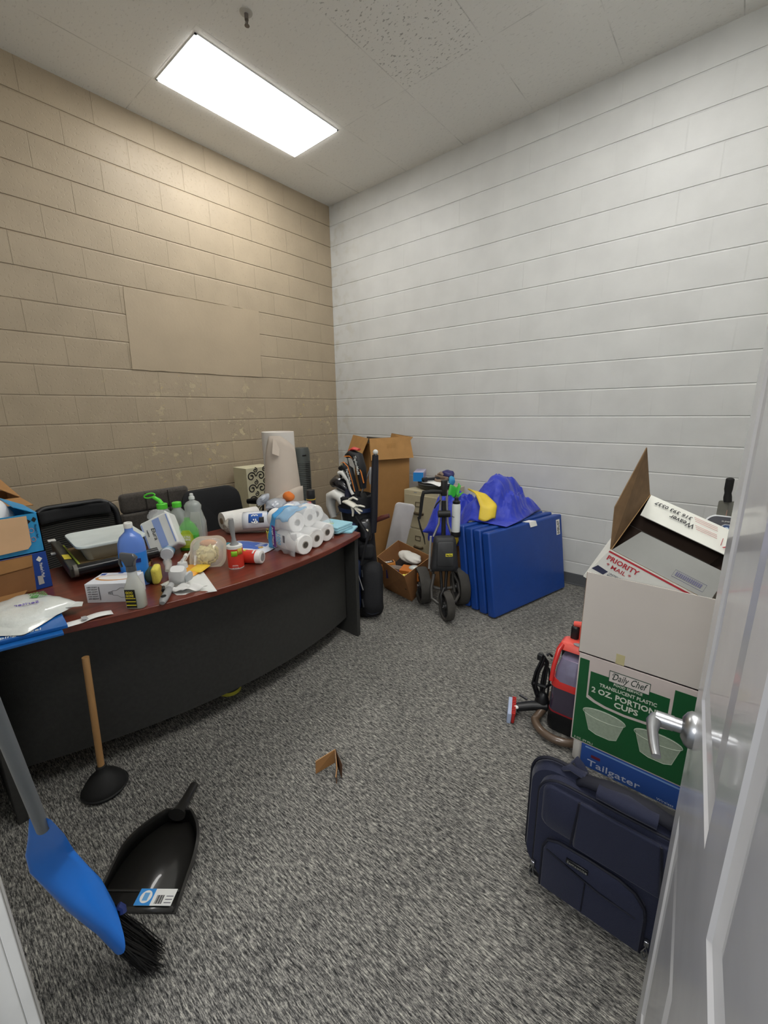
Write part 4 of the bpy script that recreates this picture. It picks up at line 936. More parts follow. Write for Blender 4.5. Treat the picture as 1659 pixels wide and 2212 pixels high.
P('gold_print', M().grid(6, 2, lambda u, v: (1.575+.0318*cos(-.55+.4*u), -1.80+.0318*sin(-.55+.4*u), ZT+.09+.05*v)), mat('ring_yellow', 'c9a93c', .4), t, solid=.0005)

# ================================================================ CHAIRS BEHIND THE DESK
def star_base(t, cx, cy, mt):
    for k in range(5):
        a = 2*pi*k/5+.3
        P('base_leg', M().tube([(cx, cy, .085), (cx+.27*cos(a), cy+.27*sin(a), .065)], [.022, .014], 8), mt, t)
        P('caster', M().cyl((cx+.28*cos(a)-.012*sin(a), cy+.28*sin(a)+.012*cos(a), .028), (cx+.28*cos(a)+.012*sin(a), cy+.28*sin(a)-.012*cos(a), .028), .027, n=14), BLKR, t)
    P('gas_lift', M().cyl((cx, cy, .08), (cx, cy, .42), .025, n=14), mt, t)
def backrest(cx, cy, z0, z1, hw, th, bow_, mt, t, nm='backrest', tilt=.08, r=.07, bevel=.02):
    ring = [(x, z) for x, z, _ in rrect(hw, (z1-z0)/2, r, 0, 5)]; zc = (z0+z1)/2
    f_ = lambda x, z, d: (cx-d-bow_*(1-(x/hw)**2)-tilt*(z/(z1-z0))*2*.5, cy+x, zc+z)
    m = M(); m.loft([[f_(x*s, z*s, d) for x, z in ring] for s, d in ((.0, .0), (.5, 0), (.93, 0), (1, th*.3), (1, th*.7), (.93, th), (.5, th), (0.0, th))], cap=False)
    return P(nm, m, mt, t, smooth=60)
MESHB = mat('black_mesh_fabric', '1c1d1f', .85, bump=(260, .7), stretch=(1, .25, 3)); 
nt = MESHB.node_tree; Nn, Ll, bb_ = nodes(MESHB)
wv = Nn.new('ShaderNodeTexWave'); wv.bands_direction = 'Z'; wv.inputs['Scale'].default_value = 26; wv.inputs['Distortion'].default_value = 1.2; wv.inputs['Detail'].default_value = 2
tcc = Nn.new('ShaderNodeTexCoord'); Ll.new(tcc.outputs['Object'], wv.inputs['Vector'])
Ll.new(mixc(nt, remap(nt, wv.outputs['Fac'], .62, .95), lin('161718'), lin('4d4b44')), bb_.inputs['Base Color'])
BFAB = mat('black_fabric', '1d1e20', .9, bump=(300, .4))
CHF = mat('charcoal_tweed', '4b4641', .95, bump=(200, .6), var=(90, .25), sheen=.2)
t = thing('office_chair', 'black mesh-back office chair behind the desk, nearest the cartons', 'chair', (.62, -2.93, 0))
backrest(.76, -2.935, .52, .945, .205, .02, .05, MESHB, t, 'mesh_panel', r=.09)
fr_ = [(x, z) for x, z, _ in rrect(.215, .225, .09, 0, 6)]
P('back_frame', M().tube([(.765-.05*(1-(x/.215)**2)-.08*z/.45, -2.935+x, .73+z) for x, z in fr_], .017, 8, closed=True), BLACK, t, smooth=60)
P('head_band', M().grid(12, 4, lambda u, v: (.775-.05*(1-(u*2-1)**2)-.08*(.12+.09*v)/.45, -2.935+.18*(u*2-1), .875+.07*v)), BFAB, t, solid=.018)
P('seat', M(frame((.90, -2.93, .45))).loft([rr2(.22, .07, z) if True else 0 for z in (0, .06)]), BFAB, t, bevel=.02, seg=3)
P('back_post', M().tube([(.80, -2.93, .43), (.66, -2.93, .45), (.66, -2.93, .62)], .022, 8), BLACK, t)
star_base(t, .90, -2.93, BLACK)
t = thing('office_chair', 'charcoal tufted fabric chair behind the desk, between the two black chairs', 'chair', (.45, -2.42, 0))
for i in range(3):
    z0 = .55+.138*i
    P('back_cushion', M().box(.60, .68-.012*i, -2.665, -2.195, z0, z0+.1375), CHF, t, bevel=.012 if i < 2 else .03, seg=3)
for yy in (-2.505, -2.355): P('back_seam', M().tube([(.682, yy, .56), (.660, yy, .955)], .003, 6), mat('seam_dark', '2e2a27', .9), t)
P('seat', M().box(.66, 1.08, -2.645, -2.195, .40, .52), CHF, t, bevel=.03, seg=3)
for yy in (-2.60, -2.24):
    for xx in (.70, 1.04): P('leg', M().cyl((xx, yy, 0), (xx, yy, .40), .014, .02, 10), BLACK, t)
t = thing('office_chair', 'solid black rounded-back chair behind the desk, beside the scroll-patterned box', 'chair', (.70, -2.05, 0))
backrest(.86, -2.11, .56, .945, .225, .035, .04, BFAB, t, r=.09)
P('seat', M(frame((1.00, -1.97, .44))).loft([rr2(.22, .07, z) for z in (0, .07)]), BFAB, t, bevel=.02, seg=3)
P('back_post', M().tube([(.92, -2.0, .43), (.76, -2.05, .45), (.78, -2.09, .62)], .022, 8), BLACK, t)
for yy in (-1.80,):
    P('armrest', M().tube([(.86, -1.845, .805), (.94, -1.81, .815), (1.10, -1.80, .80)], [.014, .02, .018], 8, flat=1.4), BLACK, t, smooth=60)
    P('arm_post', M().tube([(1.02, -1.805, .80), (1.02, -1.83, .46)], .014, 8), BLACK, t)
star_base(t, 1.00, -1.94, BLACK)
# scroll patterned box
t = thing('storage_box', 'tall cream box with black scroll pattern against the tan wall, behind the paper roll', 'box', (.27, -1.39, 0))
CREAM = mat('cream_board', 'cfc9aa', .6)
P('box_body', M().box(.12, .34, -1.51, -1.21, 0, .985), CREAM, t, bevel=.003)
random.seed(11)
SCI = mat('scroll_black', '1e1a17', .6)
def spiral(cy, cz, r0, ccw, turns=1.35, a0=0):
    pts = []
    for i in range(26):
        k = i/25; a = a0+ccw*2*pi*turns*k; r = r0*(1-.82*k)
        pts.append((.3425, cy+r*cos(a), cz+r*sin(a)))
    return pts
for z in (.905, .79, .68, .57, .46):
    for y, c in ((-1.462, 1), (-1.36, -1), (-1.258, 1)):
        P('scroll', M().tube(spiral(y, z, .046, c, a0=(0 if c > 0 else pi)), [.0055]*20+[.0085]*6, 5), SCI, t)
        P('scroll', M().tube(spiral(y+.045, z+.058, .024, -c, a0=1.5), .0045, 5), SCI, t)
# tower fan
t = thing('tower_fan', 'grey tower fan standing by the tan wall, right of the paper roll', 'fan', (.30, -.82, 0))
FG = mat('fan_grey', '4f5452', .45); FD = mat('fan_dark', '2a2d2c', .5)
P('tower_body', M(frame((.30, -.825, 0), .5)).loft([[(.085*cos(a)*(1 if cos(a) > 0 else .8), .095*sin(a), z) for a in [2*pi*i/28 for i in range(28)]] for z in (.06, 1.08)]+[[(.08*cos(a)*.9, .09*sin(a)*.9, 1.125) for a in [2*pi*i/28 for i in range(28)]]]), FG, t, smooth=50)
gl = M(frame((.30, -.825, 0), -.45))
P('grille_panel', gl.grid(8, 2, lambda u, v: (.088*cos(-.75+1.5*u), .098*sin(-.75+1.5*u), .15+.84*v)), FD, t, solid=.002)
for k in range(42):
    P('grille_slat', M(frame((.30, -.825, 0), -.45)).grid(6, 1, lambda u, v: (.0925*cos(-.7+1.4*u), .1015*sin(-.7+1.4*u), .17+.0195*k+.006*v)), FG, t, solid=.003)
P('display', M(frame((.30, -.825, 0), -.45)).grid(6, 1, lambda u, v: (.091*cos(-.3+.6*u), .1*sin(-.3+.6*u), 1.045+.018*v)), BLACK, t, solid=.002)
P('base', M().lathe([(.15, 0), (.15, .015), (.10, .04), (.05, .065)], 32, c=(.30, -.825, 0)), FD, t)

# ================================================================ CORNER: TALL CARTON, GOLF BAG, TABLE, CABINET
t = thing('tall_carton', 'tall plain cardboard carton with open flaps standing in the room corner', 'box', (1.03, -.37, 0))
F0, F1, F2, F3 = V((1.12, -.68, 0)), V((1.325, -.325, 0)), V((.885, -.07, 0)), V((.68, -.425, 0))
ORC = mat('orange_cardboard', 'a67b48', .8, var=(9, .06)); ORL = mat('orange_cardboard_flap', 'b0844e', .8, var=(12, .08))
hh = 1.19; up_ = V((0, 0, hh))
cm = M()
for a, b_ in ((F0, F1), (F1, F2), (F2, F3), (F3, F0)):
    n_ = V(((b_-a).y, -(b_-a).x, 0)).normalized()*-.005
    cm.add([a, b_, b_+up_, a+up_, a+n_, b_+n_, b_+n_+up_, a+n_+up_], [(0, 1, 2, 3), (5, 4, 7, 6), (3, 2, 6, 7)])
cm.quad(F0+V((0, 0, .003)), F1+V((0, 0, .003)), F2+V((0, 0, .003)), F3+V((0, 0, .003)))
P('carton_body', cm, ORC, t, smooth=0)
def flap(a, b_, out, dz, dl, nm='top_flap', skew=.03):
    d = (b_-a).normalized(); a2, b2 = a+up_, b_+up_
    P(nm, M().plate([a2+out*.004, b2+out*.004, b2+out*dl+V((0, 0, dz))+d*skew, a2+out*dl+V((0, 0, dz))-d*skew*.2], .004), ORL, t, smooth=0)
nR = V(((F1-F0).y, -(F1-F0).x, 0)).normalized(); nL = V(((F0-F3).y, -(F0-F3).x, 0)).normalized()
flap(F0+V((0, 0, .045)), F1+V((0, 0, .05)), nR, -.20, .055, skew=.02)
flap(F3+V((0, 0, .055)), F0+V((0, 0, .045)), nL, -.20, .085, skew=-.03)
P('top_flap', M().plate([F1+up_, F2+up_, F2+up_+V((.02, .0, .06)), F1+up_+V((.03, .02, .045))], .004), ORL, t, smooth=0)
tl_ = axes(F0*.62+F1*.38+up_+V((0, 0, .03))+nR*.022, (F1-F0), V((0, 0, 1))+nR*-.28); 
for k in range(3):
    text('CARTON KIT  QTY 1', t, mat('faded_print', '8d6a30', .8), .008, tuple(tl_ @ V((0, -.05-.016*k, .012))), tl_.to_3x3() @ V((1, 0, 0)), tl_.to_3x3() @ V((0, 1, 0)), w=.09)
o = P('flat_panel', M(axes((.80, -.335, 1.15), V((.88, -.47, 0))*-1 if False else V((.88, -.30, 0)), V((0, 0, 1)))).box(-.02, .35, -1.10, .075, -.008, .008), mat('dark_grey_panel', '4b4a47', .5), org=(1.0, -.28, .05), bevel=.003)
base_tags(o, 'dark grey flat panel sticking up out of the tall corner carton', 'panel')

# white plastic folding table leaning beside the carton
t = thing('folding_table', 'white plastic table top leaning on edge between tall carton and filing cabinet', 'table', (1.38, -.60, 0))
FT = axes((1.22, -.62, .03), V((.60, .60, -.16)), V((.28, .0, 1)))
P('table_top', M(FT).loft([rrectxy for rrectxy in [[(x*s+.10, y*s+.325, z) for x, y, _ in rrect(.10, .32, .04, 0)] for s, z in ((.97, -.018), (1, -.012), (1, .008), (.97, .014))]]), mat('table_white', 'c9c7c8', .5), t, smooth=50)
P('table_leg', M(FT).tube([(.20, .08, -.03), (.205, .50, -.03)], .011, 8), GREY, t)
# filing cabinet
BEI = mat('cabinet_putty', 'a89f84', .45, spec=.4); BEL = mat('cabinet_putty_light', 'b9b094', .42); PULL = mat('antique_pull', '5e5340', .4, .7)
t = thing('filing_cabinet', 'putty-coloured two-drawer metal filing cabinet against the white wall', 'cabinet', (1.58, -.26, 0))
X0, X1, YB, YF_ = 1.385, 1.775, -.02, -.49
P('cabinet_body', M().box(X0, X1, YF_, YB, .0, .755), BEL, t, bevel=.004)
P('maker_badge', M().box(1.50, 1.535, YF_-.0012, YF_, .733, .741), GREY, t, smooth=0)
for z0, z1 in ((.40, .715), (.06, .385)):
    d = P('drawer_front', M().box(X0+.02, X1-.016, YF_-.014, YF_-.001, z0, z1), BEI, t, bevel=.003)
    cx_ = (X0+X1)/2-.0
    lh = M(); zz = z1-.085
    for a in ((-.03, .03, zz+.018, zz+.022), (-.03, .03, zz-.022, zz-.018), (-.03, -.026, zz-.022, zz+.022), (.026, .03, zz-.022, zz+.022)):
        lh.box(cx_-.02+a[0], cx_-.02+a[1], YF_-.019, YF_-.013, a[2], a[3])
    P('label_holder', lh, PULL, d, smooth=0)
    P('label_card', M().box(cx_-.046, cx_+.006, YF_-.0155, YF_-.0145, zz-.018, zz+.018), mat('card_beige', 'a59a80', .7), d, smooth=0)
    P('drawer_pull', M().tube([(cx_-.055, YF_-.015, zz-.085), (cx_-.05, YF_-.033, zz-.085), (cx_+.03, YF_-.033, zz-.085), (cx_+.035, YF_-.015, zz-.085)], .012, 8, flat=1.2), PULL, d, smooth=60)
# things on the cabinet
ZC = .756
t = thing('round_tray', 'black round plastic tray holding odds and ends, on the filing cabinet', 'tray', (1.62, -.27, ZC))
P('tray_shell', M().lathe([(.14, ZC), (.158, ZC+.01), (.172, ZC+.05), (.172, ZC+.066), (.164, ZC+.066), (.150, ZC+.014), (.01, ZC+.012)], 40, c=(1.60, -.27, 0)), BLACK, t, smooth=50)
P('rim_band', M().lathe([(.1725, ZC+.05), (.1725, ZC+.054)], 40, c=(1.60, -.27, 0)), GREY, t)
t = thing('disposables_box', 'long box with bright blue end and pale violet sides, on the round tray', 'box', (1.50, -.33, ZC+.067))
DF = frame((1.475, -.385, ZC+.068), radians(28))
P('box_body', M(DF).box(-.048, .048, 0, .27, 0, .085), mat('lilac_card', 'b9b6cf', .5), t, bevel=.001)
P('blue_end', M(DF).box(-.0485, .0485, -.001, .003, 0, .0855), mat('bright_blue_card', '1f84d0', .45), t, smooth=0)
P('side_print', M(DF).box(.0482, .049, .05, .20, .02, .065), mat('violet_print', '8a86a8', .5), t, smooth=0)
def ppr(u, v):
    return (1.535+.22*u+.03*v, -.415+.20*v-.04*u, ZC+.070+.010*sin(3*u)+.006*sin(5*v)-.015*u*(1-v))
o = sheet(ppr, 'paper_sheet', WPAPER, 10, 8, org=(1.62, -.35, ZC+.07)); base_tags(o, 'rumpled white paper under the torch on the round tray', 'paper')
t = thing('flashlight', 'black flashlight lying on the white paper on the round tray', 'flashlight', (1.60, -.38, ZC+.09))
P('flashlight_body', M().tube([(1.56, -.43, ZC+.098), (1.585, -.40, ZC+.100), (1.59, -.395, ZC+.101), (1.66, -.30, ZC+.105)], [.021, .021, .015, .014], 14), mat('dark_metal', '34363a', .35, .5), t, smooth=40)
P('rubber_end', M().tube([(1.555, -.436, ZC+.098), (1.563, -.427, ZC+.098)], [.018, .0215], 14), BLKR, t)
t = thing('goggles', 'pair of goggles with tan strap and purple frame, heaped on the round tray', 'goggles', (1.68, -.28, ZC+.07))
P('strap', M().tube([(1.62, -.33, ZC+.10), (1.67, -.36, ZC+.085), (1.74, -.34, ZC+.088), (1.75, -.30, ZC+.11), (1.68, -.30, ZC+.115), (1.62, -.31, ZC+.12)], .009, 8, flat=2), mat('tan_strap', '8a7766', .8), t, smooth=60)
P('frame_body', crumple((1.71, -.24, ZC+.135), (.075, .05, .045), 5, .15, 81), mat('indigo_plastic', '353468', .4), t, smooth=50)
P('nose_pad', M().tube([(1.63, -.27, ZC+.13), (1.66, -.28, ZC+.15), (1.69, -.28, ZC+.13)], .017, 10), mat('tan_strap', '8a7766', .8), t, smooth=60)
o = P('cord_bundle', crumple((1.775, -.27, ZC+.085), (.032, .035, .05), 4, .12, 83), mat('cyan_fabric', '3f9bc8', .6), org=(1.775, -.27, ZC+.04), smooth=50)
base_tags(o, 'small bright cyan cloth bundle at the right rim of the round tray', 'cloth')

# golf bag
NAV = mat('navy_nylon', '1b2c52', .6, bump=(200, .3)); BN = mat('black_nylon', '15161a', .7, bump=(160, .4)); CHW = mat('white_leatherette', 'dcdcd8', .4)
t = thing('golf_bag', 'black and navy golf bag standing behind the right end of the desk', 'golf bag', (1.80, -1.48, 0))
A0, A1 = V((1.79, -1.47, .01)), V((1.62, -1.40, .80)); ax = (A1-A0)
def gb(k, r, off=(0, 0)): 
    c_ = A0+ax*k; u_ = V((.65, -.76, 0)); s_ = V((.76, .65, 0)); T_ = axes(c_, s_, ax.cross(s_).normalized()*-1 if False else u_*-1+ax*0)
    return [c_+s_*r[0]*cos(a)+(-u_)*r[1]*sin(a)+V((0, 0, off[0]*0)) for a in [2*pi*i/24 for i in range(24)]]
P('bag_body', M().loft([gb(0, (.105, .11)), gb(.03, (.115, .12)), gb(.5, (.105, .105)), gb(.86, (.115, .115)), gb(1, (.125, .125))]), BN, t, smooth=50)
P('top_collar', M().loft([gb(.985, (.132, .132)), gb(1.09, (.14, .14)), gb(1.10, (.12, .12)), gb(1.03, (.115, .115))]), BN, t, smooth=50)
P('collar_trim', M().loft([gb(.955, (.136, .136)), gb(.99, (.141, .141))]), NAV, t, smooth=50)
P('snap', M().ell(tuple(A1+V((.075, -.115, .03))), (.007, .007, .007), 10, 6), CHROME, t)
u_ = V((.62, -.78, 0))
def pocket(k0, k1, w0, w1, d, sx, mt, nm, rr_=.05):
    c0, c1 = A0+ax*k0, A0+ax*k1; T_ = axes((c0+c1)/2+u_*(.075)+V((.78, .62, 0))*sx, V((.78, .62, 0)), (c1-c0))
    hl = (c1-c0).length/2
    rings_ = [[(x*s, y*s, z) for x, y, _ in rrect(w0, hl, rr_, 0, 5)] for s, z in ((1, 0), (1, d*.6), (.9, d*.92), (.6, d), (0, d))]
    return P(nm, M(T_).loft(rings_, False), mt, t, smooth=60)
pk = pocket(.02, .50, .078, 0, .095, .055, BN, 'ball_pocket', .07)
T_ = axes(A0+ax*.26+u_*.158+V((.78, .62, 0))*.055, V((.78, .62, 0)), ax)
P('pocket_piping', M(T_).tube([(x*.86, y*.86, -.004) for x, y, _ in rrect(.078, .19, .07, 0, 5)], .003, 6, closed=True), mat('piping_blue', '4a5878', .5), t)
pocket(.52, .66, .06, 0, .05, .04, BN, 'small_pocket', .03)
pocket(.68, .90, .05, 0, .05, .05, mat('black_vinyl', '131417', .3, coat=.5), 'upper_pocket', .04)
pocket(.62, .86, .035, 0, .055, -.045, NAV, 'navy_panel', .03)
pocket(.06, .52, .030, 0, .06, -.055, NAV, 'navy_panel', .03)
P('stand_leg', M().tube([A0+ax*.52+u_*.15+V((-.04, -.03, 0)), A0+ax*.28+u_*.18+V((-.01, 0, 0))], .006, 8), CHROME, t)
P('round_badge', M().ell(tuple(A0+ax*.80+u_*.128+V((.055, .04, 0))), (.012, .012, .012), 12, 8), mat('badge_cream', 'd8d2bc', .4), t)
P('zipper_pull', M().tube([A0+ax*.46+u_*.165, A0+ax*.40+u_*.175], .005, 6), CHROME, t); P('zipper_pull', M().tube([A0+ax*.20+u_*.175+V((-.02, -.01, 0)), A0+ax*.13+u_*.18+V((-.015, -.01, 0))], .006, 6), CHROME, t)
P('strap', M().tube([A0+ax*.93+u_*.13, A0+ax*.78+u_*.17+V((.06, .05, 0)), A0+ax*.60+u_*.17+V((.02, .02, 0)), A0+ax*.50+u_*.16], .012, 8, flat=.4), BN, t, smooth=60)
P('side_handle', M().tube([V((1.80, -1.39, .70)), V((1.845, -1.37, .725)), V((1.895, -1.345, .745))], [.016, .020, .016], 10), mat('oxblood_leather', '5a2a22', .35, coat=.4), t, smooth=60)
# clubs
def club(name, label, top, pts, rad, mt, extra=None, flat=.75, hosel=(1.66, -1.42, .82)):
    t = thing(name, label, 'golf club', top)
    P('shaft', M().tube([A0+V((.0, 0, .35)), V(hosel), V(pts[0])], .006, 8), CHROME, t)
    P('headcover', M().tube(pts, rad, 16, flat=flat, upv=(0, 0, 1)), mt, t, smooth=60)
    if extra: extra(t)
    return t
BKK = mat('black_neoprene', '17181b', .6, bump=(200, .2)); 
def ex1(t):
    P('red_crown', M().tube([(1.585, -1.42, 1.205), (1.62, -1.41, 1.222), (1.665, -1.40, 1.215)], [.018, .034, .022], 14, flat=.35), mat('red_vinyl', 'c23a34', .4), t, smooth=60)
    P('orange_piping', M().tube([(1.565, -1.455, 1.165), (1.62, -1.455, 1.17), (1.675, -1.45, 1.14), (1.715, -1.44, 1.06), (1.73, -1.43, .98)], .0045, 6), mat('orange_piping', 'e0812f', .5), t)
    text('TaylorMade', t, INKW, .024, (1.668, -1.462, 1.175), V((.26, .0, -.95)), V((.95, .05, .26)), w=.135, bold=.0005, shear=.2, lift=.004)
club('golf_club', 'driver with black, red and orange headcover, tallest club in the golf bag', (1.62, -1.42, .80), [(1.555, -1.42, 1.165), (1.60, -1.415, 1.185), (1.655, -1.41, 1.165), (1.69, -1.41, 1.08), (1.70, -1.41, 1.00), (1.705, -1.41, .935)], [.022, .042, .050, .044, .036, .026], BKK, ex1)
def ex2(t):
    P('white_side', M().tube([(1.535, -1.485, 1.045), (1.575, -1.485, 1.05), (1.625, -1.48, 1.0), (1.645, -1.475, .93), (1.665, -1.475, .895)], [.018, .025, .022, .020, .018], 12, flat=.8), CHW, t, smooth=60)
    text('TaylorMade', t, INKW, .020, (1.628, -1.505, 1.085), V((.32, .0, -.92)), V((.92, .05, .32)), w=.115, bold=.0004, shear=.2, lift=.004)
    text('r7', t, mat('ivory_ink', 'e4dcae', .5), .022, (1.558, -1.492, 1.098), (1, 0, .1), (0, 0, 1), w=.03, bold=.0006, lift=.004)
    P('orange_seam', M().tube([(1.545, -1.475, 1.115), (1.585, -1.485, 1.128), (1.63, -1.488, 1.10), (1.665, -1.485, 1.0), (1.685, -1.48, .92)], .003, 6), mat('orange_piping', 'e0812f', .5), t)
club('golf_club', 'fairway wood with black, white and orange headcover, in front of the driver', (1.60, -1.44, .80), [(1.53, -1.465, 1.075), (1.57, -1.465, 1.095), (1.615, -1.46, 1.07), (1.645, -1.46, .99), (1.665, -1.455, .93), (1.675, -1.45, .885)], [.022, .036, .040, .034, .030, .022], BKK, ex2)
def ex3(t):
    P('dangling_tab', M().tube([(1.525, -1.46, 1.03), (1.535, -1.46, .985)], [.008, .010], 8), BLKR, t)
club('golf_club', 'club with glossy black rounded headcover, left of the black and white one', (1.55, -1.42, .80), [(1.445, -1.46, .955), (1.49, -1.46, .975), (1.55, -1.46, .955), (1.60, -1.42, .89), (1.61, -1.42, .84)], [.040, .058, .060, .045, .034], mat('gloss_black_vinyl', '14161d', .25, coat=.7), ex3, .85)
club('golf_club', 'putter with floppy white headcover hanging over the bag collar', (1.50, -1.46, .80), [(1.475, -1.50, .70), (1.445, -1.50, .79), (1.46, -1.50, .865), (1.51, -1.50, .885), (1.565, -1.50, .865), (1.58, -1.50, .82)], [.028, .040, .050, .050, .046, .032], CHW, None, .8, hosel=(1.60, -1.43, .83))
club('golf_club', 'club with small navy headcover showing at the far left of the golf bag', (1.42, -1.43, .80), [(1.365, -1.43, .865), (1.40, -1.43, .875), (1.44, -1.43, .86)], [.014, .022, .018], mat('navy_vinyl', '23264a', .35), None, .8, hosel=(1.58, -1.42, .82))
club('golf_club', 'club with navy sock headcover between the white putter cover and the glove', (1.62, -1.46, .80), [(1.60, -1.47, .93), (1.605, -1.47, .89), (1.615, -1.47, .84), (1.62, -1.465, .80)], [.018, .028, .032, .024], mat('navy_sock', '20223a', .7), None, .8)
club('golf_club', 'club with plain black sock headcover under the orange-trimmed driver', (1.70, -1.42, .80), [(1.70, -1.42, .90), (1.715, -1.42, .87), (1.715, -1.42, .82), (1.70, -1.42, .79)], [.025, .033, .030, .02], BLKR, None, .8)
club('golf_club', 'iron with small white and grey head, behind the orange-trimmed driver', (1.73, -1.37, .80), [(1.745, -1.37, 1.09), (1.75, -1.37, 1.04), (1.74, -1.37, 1.0), (1.745, -1.37, .965)], [.008, .018, .014, .012], mat('chrome_white', 'c9c9c9', .25, .6), None, .6)
# glove
t = thing('golf_glove', 'worn white golf glove draped over the golf bag collar', 'glove', (1.70, -1.50, .80))
GL = mat('worn_white_leather', 'd5d2c6', .7, bump=(60, .4))
P('palm', M().tube([(1.62, -1.525, .845), (1.66, -1.53, .85), (1.705, -1.53, .835), (1.74, -1.53, .82)], [.022, .036, .034, .026], 12, flat=.45), GL, t, smooth=60)
for p_ in ([(1.73, -1.53, .83), (1.78, -1.525, .835), (1.815, -1.52, .832)], [(1.735, -1.53, .815), (1.775, -1.53, .805), (1.80, -1.53, .798)], [(1.70, -1.53, .82), (1.715, -1.535, .785), (1.715, -1.54, .752)], [(1.72, -1.53, .825), (1.755, -1.535, .80), (1.785, -1.535, .78)], [(1.665, -1.52, .865), (1.70, -1.515, .885), (1.74, -1.51, .872)]):
    P('finger', M().tube(p_, [.012, .011, .008], 8, flat=.7), GL, t, smooth=60)
# umbrella
t = thing('umbrella', 'closed black umbrella with white tip standing in the golf bag', 'umbrella', (1.80, -1.40, .4))
P('folded_canopy', M().tube([(1.795, -1.42, .62), (1.805, -1.41, .75), (1.81, -1.405, .95), (1.815, -1.40, 1.10), (1.82, -1.40, 1.185)], [.030, .028, .028, .026, .023], 14, flat=.9), mat('umbrella_black', '1c1c24', .55, bump=(30, .4)), t, smooth=60)
P('white_tip', M().ell((1.821, -1.40, 1.205), (.019, .019, .019), 14, 8), CHW, t)
P('tip_collar', M().cyl((1.82, -1.40, 1.18), (1.82, -1.40, 1.195), .018, .010, 12), BLACK, t)

# open carton of odds and ends
t = thing('open_carton', 'low open cardboard carton full of golf odds and ends, behind the golf cart', 'box', (1.72, -.95, 0))
hO = .275
O_ = dict(L=V((1.535, -1.075, hO)), B=V((1.395, -.60, hO)), R=V((1.90, -.79, hO)), F=V((1.985, -1.285, hO)))
Ob = dict(L=V((1.60, -1.06, 0)), B=V((1.50, -.66, 0)), R=V((1.86, -.79, 0)), F=V((1.945, -1.13, 0)))
m = M(); cen = sum(O_.values(), V())/4
for a, b_ in (('L', 'F'), ('F', 'R'), ('R', 'B'), ('B', 'L')):
    m.mi = 0; m.quad(Ob[a], Ob[b_], O_[b_], O_[a])
    ia, ib = O_[a]+(cen-O_[a])*.016, O_[b_]+(cen-O_[b_])*.016; ja, jb = Ob[a]+(cen-Ob[a])*.02, Ob[b_]+(cen-Ob[b_])*.02; ja.z = jb.z = .004
    m.mi = 1; m.quad(ja, ia, ib, jb); m.mi = 2; m.quad(O_[a], O_[b_], ib, ia)
m.mi = 1; m.quad(Ob['L'], Ob['F'], Ob['R'], Ob['B'])
P('carton_body', m, [mat('carton_brown', '8a5f38', .85, var=(10, .08)), mat('carton_inner', '8d623b', .9), mat('carton_edge', 'c79a66', .9)], t, smooth=0)
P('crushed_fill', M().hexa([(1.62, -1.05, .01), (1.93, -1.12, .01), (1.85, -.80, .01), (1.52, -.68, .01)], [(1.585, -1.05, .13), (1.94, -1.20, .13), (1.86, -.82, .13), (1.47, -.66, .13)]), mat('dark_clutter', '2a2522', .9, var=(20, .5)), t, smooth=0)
OR = mat('orange_card', 'c0702c', .6); DKB = mat('dark_brown_card', '3a2a22', .6)
def smallbox(name, label, c, rz, sx, sy, sz, mt, top=None, rx=0, ry=0):
    T_ = frame(c, rz, rx, ry); t = thing(name, label, 'box', c)
    P('box_body', M(T_).box(-sx/2, sx/2, -sy/2, sy/2, 0, sz), mt, t, bevel=.0015)
    if top: P('lid_panel', M(T_).box(-sx/2+.008, sx/2-.008, -sy/2+.008, sy/2-.008, sz+.0005, sz+.002), top, t, smooth=0)
    return t, T_
t, T_ = smallbox('ball_box', 'orange-edged dark golf ball box in the left corner of the open carton', (1.625, -1.05, .18), .9, .14, .075, .055, mat('orange_edge_card', 'd08a3e', .6), DKB, ry=-.1)
o3 = T_.to_3x3(); text('Titan', t, INKW, .028, tuple(T_ @ V((-.045, -.012, .057))), o3 @ V((1, 0, 0)), o3 @ V((0, 1, 0)), w=.085, bold=.001, shear=.3)
t, T_ = smallbox('shoe_polish_box', 'dark purple box with bronze stripes, middle of the open carton', (1.73, -1.06, .14), .5, .15, .10, .075, mat('deep_purple_card', '2b2456', .5), mat('bronze_lid', '57432e', .5), rx=.1)
for k in range(3): P('stripe', M(T_).tube([(-.06, -.03+.022*k, .079), (0, -.015+.022*k, .081), (.06, -.03+.022*k, .079)], .004, 6), mat('silver_stripe', '9a8f86', .4), t)
t, T_ = smallbox('ball_box', 'bright orange golf ball box with clear window at the right rim of the open carton', (1.86, -1.02, .15), .25, .17, .10, .08, OR, None, rx=.15)
P('window', M(T_).ell((.03, .015, .082), (.055, .035, .018), 18, 8), mat('clear_blister', 'c3cbc9', .15, coat=1), t)
text('GOLF', t, mat('pale_orange', 'e7a055', .5), .03, tuple(T_ @ V((-.07, -.0505, .02))), T_.to_3x3() @ V((1, 0, 0)), T_.to_3x3() @ V((0, 0, 1)), w=.07, bold=.001)
P('emblem', M(T_).ell((.03, -.051, .04), (.018, .002, .024), 14, 8), GREY, t)
o = P('white_towel', crumple((1.70, -.83, .235), (.16, .075, .045), 6, .12, 91, T=Matrix.Translation((1.70, -.83, 0)) @ Matrix.Rotation(-.35, 4, 'Z') @ Matrix.Translation((-1.70, .83, 0))), mat('white_terry', 'dcdad2', .95, bump=(120, .5)), org=(1.70, -.83, .19), smooth=60)
base_tags(o, 'crumpled white cloth lying in the back of the open carton', 'cloth')
